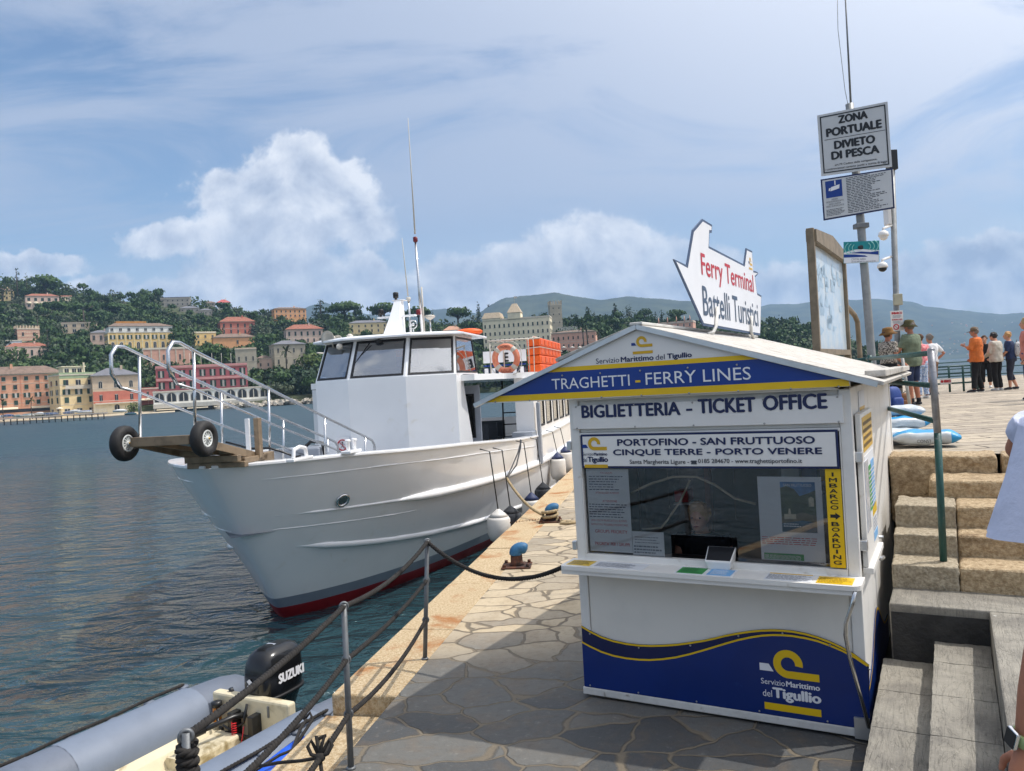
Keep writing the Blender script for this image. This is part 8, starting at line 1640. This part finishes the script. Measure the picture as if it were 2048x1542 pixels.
    if trousers:
        mb = MB(); torso(mb, .84, 1.05, .012 * k, 1.02)
        for nm in ('r', 'l'):
            a, b, c = L[nm]; z_of = lambda p: p[2]
            P = [a + V(0, 0, .04), a * .5 + b * .5]; rr = [.104 * k * min(fat, 1.15), .094 * k]
            if leg_to > .47: e = a + (b - a) * ((.90 - leg_to) / (.90 - .49)); P += [e]; rr += [.088 * k]
            else: e = b + (c - b) * min(1, (.49 - leg_to) / (.405)); P += [b, b * .5 + e * .5, e]; rr += [.078 * k, .074 * k, .066 * k]
            mb.tube(P, rr, 14)
        o_ = remesh(mb.build('trousers', trousers, t_), vox * 1.25, 2); fold(o_, .022, .12)
    if skirt:
        m_, zb = skirt; mb = MB(); rs = []
        for z, w_ in ((zb, .25), ((zb + .95) / 2, .215), (.95, .175), (1.06, .155)): rs.append([V(w_ * fat * (1 + .06 * math.sin(7 * t)) * math.cos(t), w_ * .72 * fat * (1 + .06 * math.sin(7 * t)) * math.sin(t), z) for t in np.linspace(0, 2 * math.pi, 41)[:-1]])
        mb.rings(rs, 0, True); mb.build('skirt', m_, t_)
    for nm, s_ in (('r', 1), ('l', -1)):
        c = L[nm][2]
        if socks: MB().tube([c + V(0, 0, .07), c + V(0, 0, -.03)], [.043 * k, .043 * k], 12).build('sock', socks, t_)
        if shoes:
            mb = MB(); mb.tube([c + V(0, -.06, -.045), c + V(0, .0, -.035), c + V(.004 * s_, .08, -.048), c + V(.012 * s_, .18, -.055)], [(.040 * k, .036 * k), (.046 * k, .046 * k), (.046 * k, .036 * k), (.032 * k, .022 * k)], 14); o_ = mb.build('shoe', shoes, t_); sb = o_.modifiers.new('s', 'SUBSURF'); sb.levels = sb.render_levels = 1
            mb = MB(); mb.tube([c + V(0, -.065, -.078), c + V(0, .03, -.078), c + V(.012 * s_, .19, -.078)], [(.042 * k, .010 * k), (.048 * k, .010 * k), (.034 * k, .010 * k)], 12); mb.build('sole', frame_w, o_)
    if hair:
        r_ = np.random.default_rng(int(abs(pos[0]) * 100)); mb = MB(); mb.sphere(hc + V(0, -.018, .022), (.088 * k, .100 * k, .100 * k), 18, 12)
        if hairlen: mb.tube([hc + V(0, -.05, .02), hc + V(0, -.085, -.08), hc + V(0, -.085, -.08 - hairlen)], [(.075 * k, .05 * k), (.085 * k, .045 * k), (.06 * k, .03 * k)], 12)
        for _ in range(40):
            th, ph = r_.uniform(0, 6.28), r_.uniform(.1, 1.5); d_ = np.array([math.cos(th) * math.sin(ph), math.sin(th) * math.sin(ph) , math.cos(ph)]); 
            if d_[1] > .55: continue
            p = hc + V(0, -.018, .022) + d_ * V(.086, .098, .098); mb.sphere(p, (.022 * k, .022 * k, .024 * k), 8, 6)
        remesh(mb.build('hair', hair, t_), vox, 1)
    if hat:
        MB().lathe([(.165, -.03), (.168, -.025), (.105, .022), (.098, .07), (.085, .105), (.03, .12)], hc + V(0, -.005, .035), (0, -.12, 1), 26, ov=(1, 1.12)).build('hat', hat, t_)
    if cap:
        mb = MB(); mb.lathe([(.094, -.01), (.096, .03), (.085, .075), (.05, .105), (.01, .115)], hc + V(0, -.008, .03), (0, .1, 1), 24, ov=(1, 1.12)); mb.prism([(-.07, .08), (.07, .08), (.06, .16), (0, .185), (-.06, .16)], hc + V(0, 0, .028), (1, 0, 0), (0, 1, -.2), (0, 0, .012)); mb.build('cap', cap, t_)
    return t_
PG = 'people standing on the upper pier'
def gpos(px, py): p = G(px, py, PZ); return (p[0], p[1], PZ)
olive = cloth('olive', (112, 124, 102)); navyc = cloth('navy', (40, 54, 88)); blackc = cloth('black', (18, 18, 22)); whitec = cloth('white', (222, 222, 224)); beigec = cloth('beige', (196, 188, 174)); orangec = cloth('orange', (208, 110, 48)); brownc = cloth('brown_short', (132, 96, 66)); denim = cloth('denim', (40, 60, 96)); hatm = mat('hat_olive', lin(84, 80, 48), .9, 0, .35, 14, .3, 60); hatb = mat('hat_brown', lin(128, 92, 48), .9, 0, .2, 14, .3, 60); shoe_d = mat('dark_shoe', (.02, .022, .03), .6, 0, .2, 8); shoe_w = mat('white_shoe', lin(216, 214, 210), .6)
person('man in an olive shirt, navy shorts and bucket hat seen from behind', gpos(1829, 811), R_(28), 1.80, skin2, 1.12, arms={'r': ((.27, .02, 1.14), (.20, .22, 1.02)), 'l': ((-.26, .08, 1.14), (-.14, .26, 1.08))}, shirt=olive, sleeve=.42, hem=.80, trousers=navyc, leg_to=.50, shoes=shoe_d, socks=blackc, hair=mat('grey_hair', lin(120, 112, 104), .8), hat=hatm, top_w=1.12)
person('woman in a brown brimmed hat and patterned top facing the man in olive', gpos(1783, 818), R_(-72), 1.62, skin2, 1.1, arms={'r': ((.24, -.02, 1.12), (.26, .16, .96)), 'l': ((-.22, .02, 1.12), (-.12, .2, .98))}, shirt=pattern('speckled_cloth', (190, 180, 166), (70, 62, 58), 40), sleeve=.35, hem=.98, skirt=(blackc, .45), shoes=shoe_d, hair=mat('brown_hair', lin(86, 62, 44), .8), hat=hatb)
person('person in a white shirt and brown shorts with a hand on the hip', gpos(1866, 790), R_(12), 1.64, skin2, 1.15, arms={'r': ((.40, -.04, 1.16), (.21, .04, .98)), 'l': ((-.26, 0, 1.13), (-.2, .16, .95))}, shirt=whitec, sleeve=.4, hem=.92, trousers=brownc, leg_to=.50, shoes=shoe_d, hair=mat('grey_hair', lin(120, 112, 104)))
person('person in pale floral trousers and pink top half hidden behind the man in olive', gpos(1846, 797), R_(10), 1.60, skin, 1.05, shirt=pattern('pink_print', (216, 110, 120), (230, 160, 160), 20), sleeve=.4, hem=.9, trousers=pattern('floral_white', (206, 214, 226), (128, 156, 196), 30), leg_to=.1, shoes=shoe_w, hair=mat('brown_hair', lin(86, 62, 44)))
person('man in an orange shirt, black trousers and cap looking left', gpos(1957, 784), R_(48), 1.76, skin2, 1.12, arms={'r': ((.26, -.02, 1.13), (.22, .14, .94)), 'l': ((-.25, .08, 1.15), (-.10, .24, 1.24))}, legs={'r': ((.11, .03, .49), (.15, -.06, .085)), 'l': ((-.12, .04, .49), (-.17, .06, .085))}, shirt=orangec, sleeve=.75, hem=.80, trousers=blackc, leg_to=.09, shoes=shoe_d, hair=mat('grey_hair', lin(120, 112, 104)), cap=mat('cap_khaki', lin(118, 98, 76), .9, 0, .3, 12), top_w=1.12)
person('person in black trousers and white shoes behind the man in orange', gpos(1974, 776), R_(150), 1.58, skin, 1.0, shirt=blackc, sleeve=.9, trousers=blackc, leg_to=.2, shoes=shoe_w, hair=mat('brown_hair', lin(86, 62, 44)), hairlen=.15)
person('woman in a beige hooded jumper and black trousers with dark tied hair', gpos(1996, 781), R_(30), 1.62, skin, 1.1, arms={'r': ((.27, .02, 1.12), (.20, .2, .98)), 'l': ((-.25, .06, 1.12), (-.10, .24, 1.02))}, shirt=beigec, sleeve=1.0, hem=.84, trousers=blackc, leg_to=.09, shoes=shoe_w, hair=mat('black_hair', (.012, .010, .010), .5), top_w=1.15, head=(0, .03, -.02))
fw = gpos(2026, 779); person('woman with short blond hair in a navy top and cropped leggings', fw, R_(55), 1.60, skin, 1.08, arms={'r': ((.24, .04, 1.14), (.18, .2, 1.0)), 'l': ((-.22, .1, 1.14), (-.1, .25, 1.0))}, legs={'r': ((.10, .06, .49), (.10, -.10, .09)), 'l': ((-.10, .06, .49), (-.10, .06, .085))}, lean=.06, shirt=navyc, sleeve=.5, hem=.9, trousers=cloth('dark_leggings', (46, 48, 62)), leg_to=.28, shoes=shoe_d, hair=mat('blond_hair', lin(196, 150, 98), .7, 0, .25, 20))
def backpack(label, c, rz, m_, s=1.0):
    t_ = thing('backpack', label, 'backpack', c, rz); mb = MB(); rs = [[(x_ * s, y_ * s, z_ * s) for x_, y_ in rrect(w_, l_, 20, 3)] for w_, l_, z_ in ((.10, .06, .0), (.15, .10, .04), (.155, .105, .22), (.14, .09, .36), (.07, .04, .42))]; mb.rings(rs, 0, True, True); o_ = mb.build('bag_body', m_, t_); sb = o_.modifiers.new('s', 'SUBSURF'); sb.levels = sb.render_levels = 1
    mb = MB(); rs = [[(x_ * s, (y_ - .11) * s, z_ * s) for x_, y_ in rrect(w_, l_, 16, 3)] for w_, l_, z_ in ((.08, .02, .05), (.11, .03, .08), (.11, .03, .2), (.08, .02, .23))]; mb.rings(rs, 0, True, True); mb.build('front_pocket', m_, t_); MB().tube([(-.05 * s, .03, .41 * s), (0, .03, .46 * s), (.05 * s, .03, .41 * s)], .010, 6).build('handle', blackm, t_)
    for x_ in (-.08, .08): MB().tube([(x_ * s, .10 * s, .38 * s), (x_ * s, .20 * s, .34 * s), (x_ * s, .22 * s, .16 * s), (x_ * s, .10 * s, .05 * s)], .012, 6).build('strap', blackm, t_)
    return t_
cth, sth = math.cos(R_(55)), math.sin(R_(55)); backpack('white backpack with small dark flowers on the back of the blond woman', (fw[0] + .19 * sth, fw[1] - .19 * cth + .02, PZ + .90), R_(55), pattern('flower_print', (214, 210, 206), (60, 58, 70), 60, .52, .58), 1.0)
q = gpos(1787, 822); backpack('blue backpack standing on the pier beside the kiosk roof edge', q, R_(20), mat('bag_navy_blue', lin(40, 70, 140), .6, 0, .2, 8, .4, 14), 1.15)
q = gpos(1812, 817); backpack('tan leather bag on the ground at the feet of the man in olive', q, R_(-30), mat('tan_leather', lin(150, 104, 70), .6, 0, .2, 8, .3, 14), .75)
person('woman in a pink top with straw coloured hair cut by the right edge', gpos(2062, 800), R_(60), 1.70, skin, 1.1, shirt=cloth('pink', (206, 128, 112)), sleeve=.5, hem=.84, trousers=denim, leg_to=.09, shoes=shoe_d, hair=mat('straw_hair', lin(190, 160, 110), .7, 0, .3, 24), hairlen=.26)
person('person in a black shirt half cut by the right edge', gpos(2098, 805), R_(40), 1.76, skin, 1.05, shirt=blackc, sleeve=.5, hem=.84, trousers=denim, leg_to=.09, shoes=shoe_d, hair=mat('black_hair', (.012, .010, .010)))
# near people at the right edge, standing on the landing
pa = D(2000, 1080, 3.05); pA = person('person in a loose white shirt with bent elbow at the right edge', (pa[0] + .37, pa[1], .72), R_(-25), 1.84, skin2, 1.12, arms={'l': ((-.22, .08, 1.30), (.02, .30, 1.40)), 'r': ((.27, 0, 1.2), (.1, .28, 1.36))}, shirt=cloth('loose_white', (208, 212, 232), .1), sleeve=.30, hem=.98, trousers=navyc, leg_to=.5, shoes=shoe_w, hair=mat('brown_hair', lin(86, 62, 44)), vox=.008, top_w=1.1)
mb = MB(); mb.rings([[(w_ * (1 + .03 * math.sin(9 * t + z_) + .05 * math.sin(4 * t)) * math.cos(t), w_ * .8 * (1 + .03 * math.sin(9 * t + z_) + .05 * math.sin(4 * t)) * math.sin(t), z_) for t in np.linspace(0, 2 * math.pi, 41)[:-1]] for z_, w_ in ((1.06, .37), (1.30, .29), (1.50, .235))], 0, False); mb.build('shirt_hem', cloth('loose_white', (208, 212, 232)), pA)
pb = D(2041, 1490, 1.75); pbz = .72
person('person in a grey top with a hanging bare arm cut by the lower right edge', (pb[0] + .30, pb[1] + .02, pbz), R_(10), 1.66, skin2, 1.05, arms={'l': ((-.268, .00, 1.15), (-.295, .03, (pb[2] - pbz) / (1.66 / 1.72) - .01)), 'r': ((.26, 0, 1.13), (.26, .05, .89))}, shirt=cloth('grey_top', (120, 122, 130)), sleeve=.22, hem=.84, trousers=denim, leg_to=.09, shoes=shoe_w, hair=mat('brown_hair', lin(86, 62, 44)), hairlen=.2, vox=.007)
c = np.array([pb[0] + .30, pb[1] + .02, pbz]); Rz = np.array([[math.cos(R_(10)), -math.sin(R_(10)), 0], [math.sin(R_(10)), math.cos(R_(10)), 0], [0, 0, 1]]); kk = 1.66 / 1.72; wr = c + Rz @ (np.array([-.295, .03, (pb[2] - pbz) / kk - .01]) * kk); el = c + Rz @ (np.array([-.275, -.02, 1.13]) * kk)
ax_ = (el - wr) / np.linalg.norm(el - wr); wt = thing('wristwatch', 'wristwatch with pale green strap and silver case on the bare arm', 'watch', wr + ax_ * .025)
mb = MB(); mb.lathe([(.034, -.013), (.037, -.011), (.037, .011), (.034, .013)], (0, 0, 0), ax_, 28); mb.build('strap', mat('green_strap', lin(150, 168, 112), .6, 0, .1, 12), wt); sdv = np.cross(ax_, (0, 1, 0)); sdv /= np.linalg.norm(sdv); sdv = sdv if sdv[0] < 0 else -sdv
mb = MB(); up_ = np.cross(ax_, sdv); mb.obox(sdv * .033 - up_ * .019 - ax_ * .021, sdv * .012, up_ * .038, ax_ * .042); mb.build('case', steel, wt, bevel=.005); mb = MB(); mb.obox(sdv * .0452 - up_ * .016 - ax_ * .018, sdv * .001, up_ * .032, ax_ * .036); mb.build('dial', blk_v, wt)
# clerk inside the kiosk
hx, hz_ = fr(1395, 1035, .62); k_ = .97; cp_ = K(hx, .80, 0); st_h = hz_ - 1.605 * k_
person('clerk with tied blond hair and dark waistcoat looking down inside the kiosk', (cp_[0], cp_[1], st_h), KA + math.pi, 1.67, skin, 1.0, lean=.12, head=(0, .03, -.01), arms={'r': ((.25, .02, 1.14), (.16, .26, 1.10)), 'l': ((-.25, .02, 1.14), (-.14, .28, 1.08))}, legs={'r': ((.12, .42, .84), (.12, .40, .43)), 'l': ((-.12, .42, .84), (-.12, .40, .43))}, shirt=cloth('dark_waistcoat', (16, 17, 24)), sleeve=.12, trousers=navyc, leg_to=.09, shoes=shoe_d, hair=mat('blond_hair', lin(196, 150, 98)), vox=.007)
mb = MB(); z0 = .077; zs = st_h + .80 * k_; mb.lathe([(.17, zs - .05), (.17, zs - .01), (.15, zs)], n=20); mb.lathe([(.03, .04), (.03, zs - .05)], n=10); mb.lathe([(.2, z0), (.19, z0 + .02), (.03, z0 + .05)], n=20); so_ = mb.build('stool', blackm); so_.location = (cp_[0], cp_[1], 0); tag(so_, 'round black stool under the clerk inside the kiosk', 'stool')
# ================================================================ HAZE
mb = MB(); mb.box(-6500, 9500, -1000, 9500, -2.1, 900); hz_o = mb.build('haze', None); hz_o.data.materials.clear()
hm = bpy.data.materials.new('haze'); hm.use_nodes = True; hm.node_tree.nodes.clear(); t = NT(hm.node_tree)
pvn = t.n('ShaderNodeVolumePrincipled', i={'Color': (0.42, 0.66, 1.0), 'Density': 0.000115, 'Anisotropy': 0.0}); om = t.n('ShaderNodeOutputMaterial'); hm.node_tree.links.new(pvn.outputs[0], om.inputs['Volume'])
hz_o.data.materials.append(hm); tag(hz_o, kind='stuff')
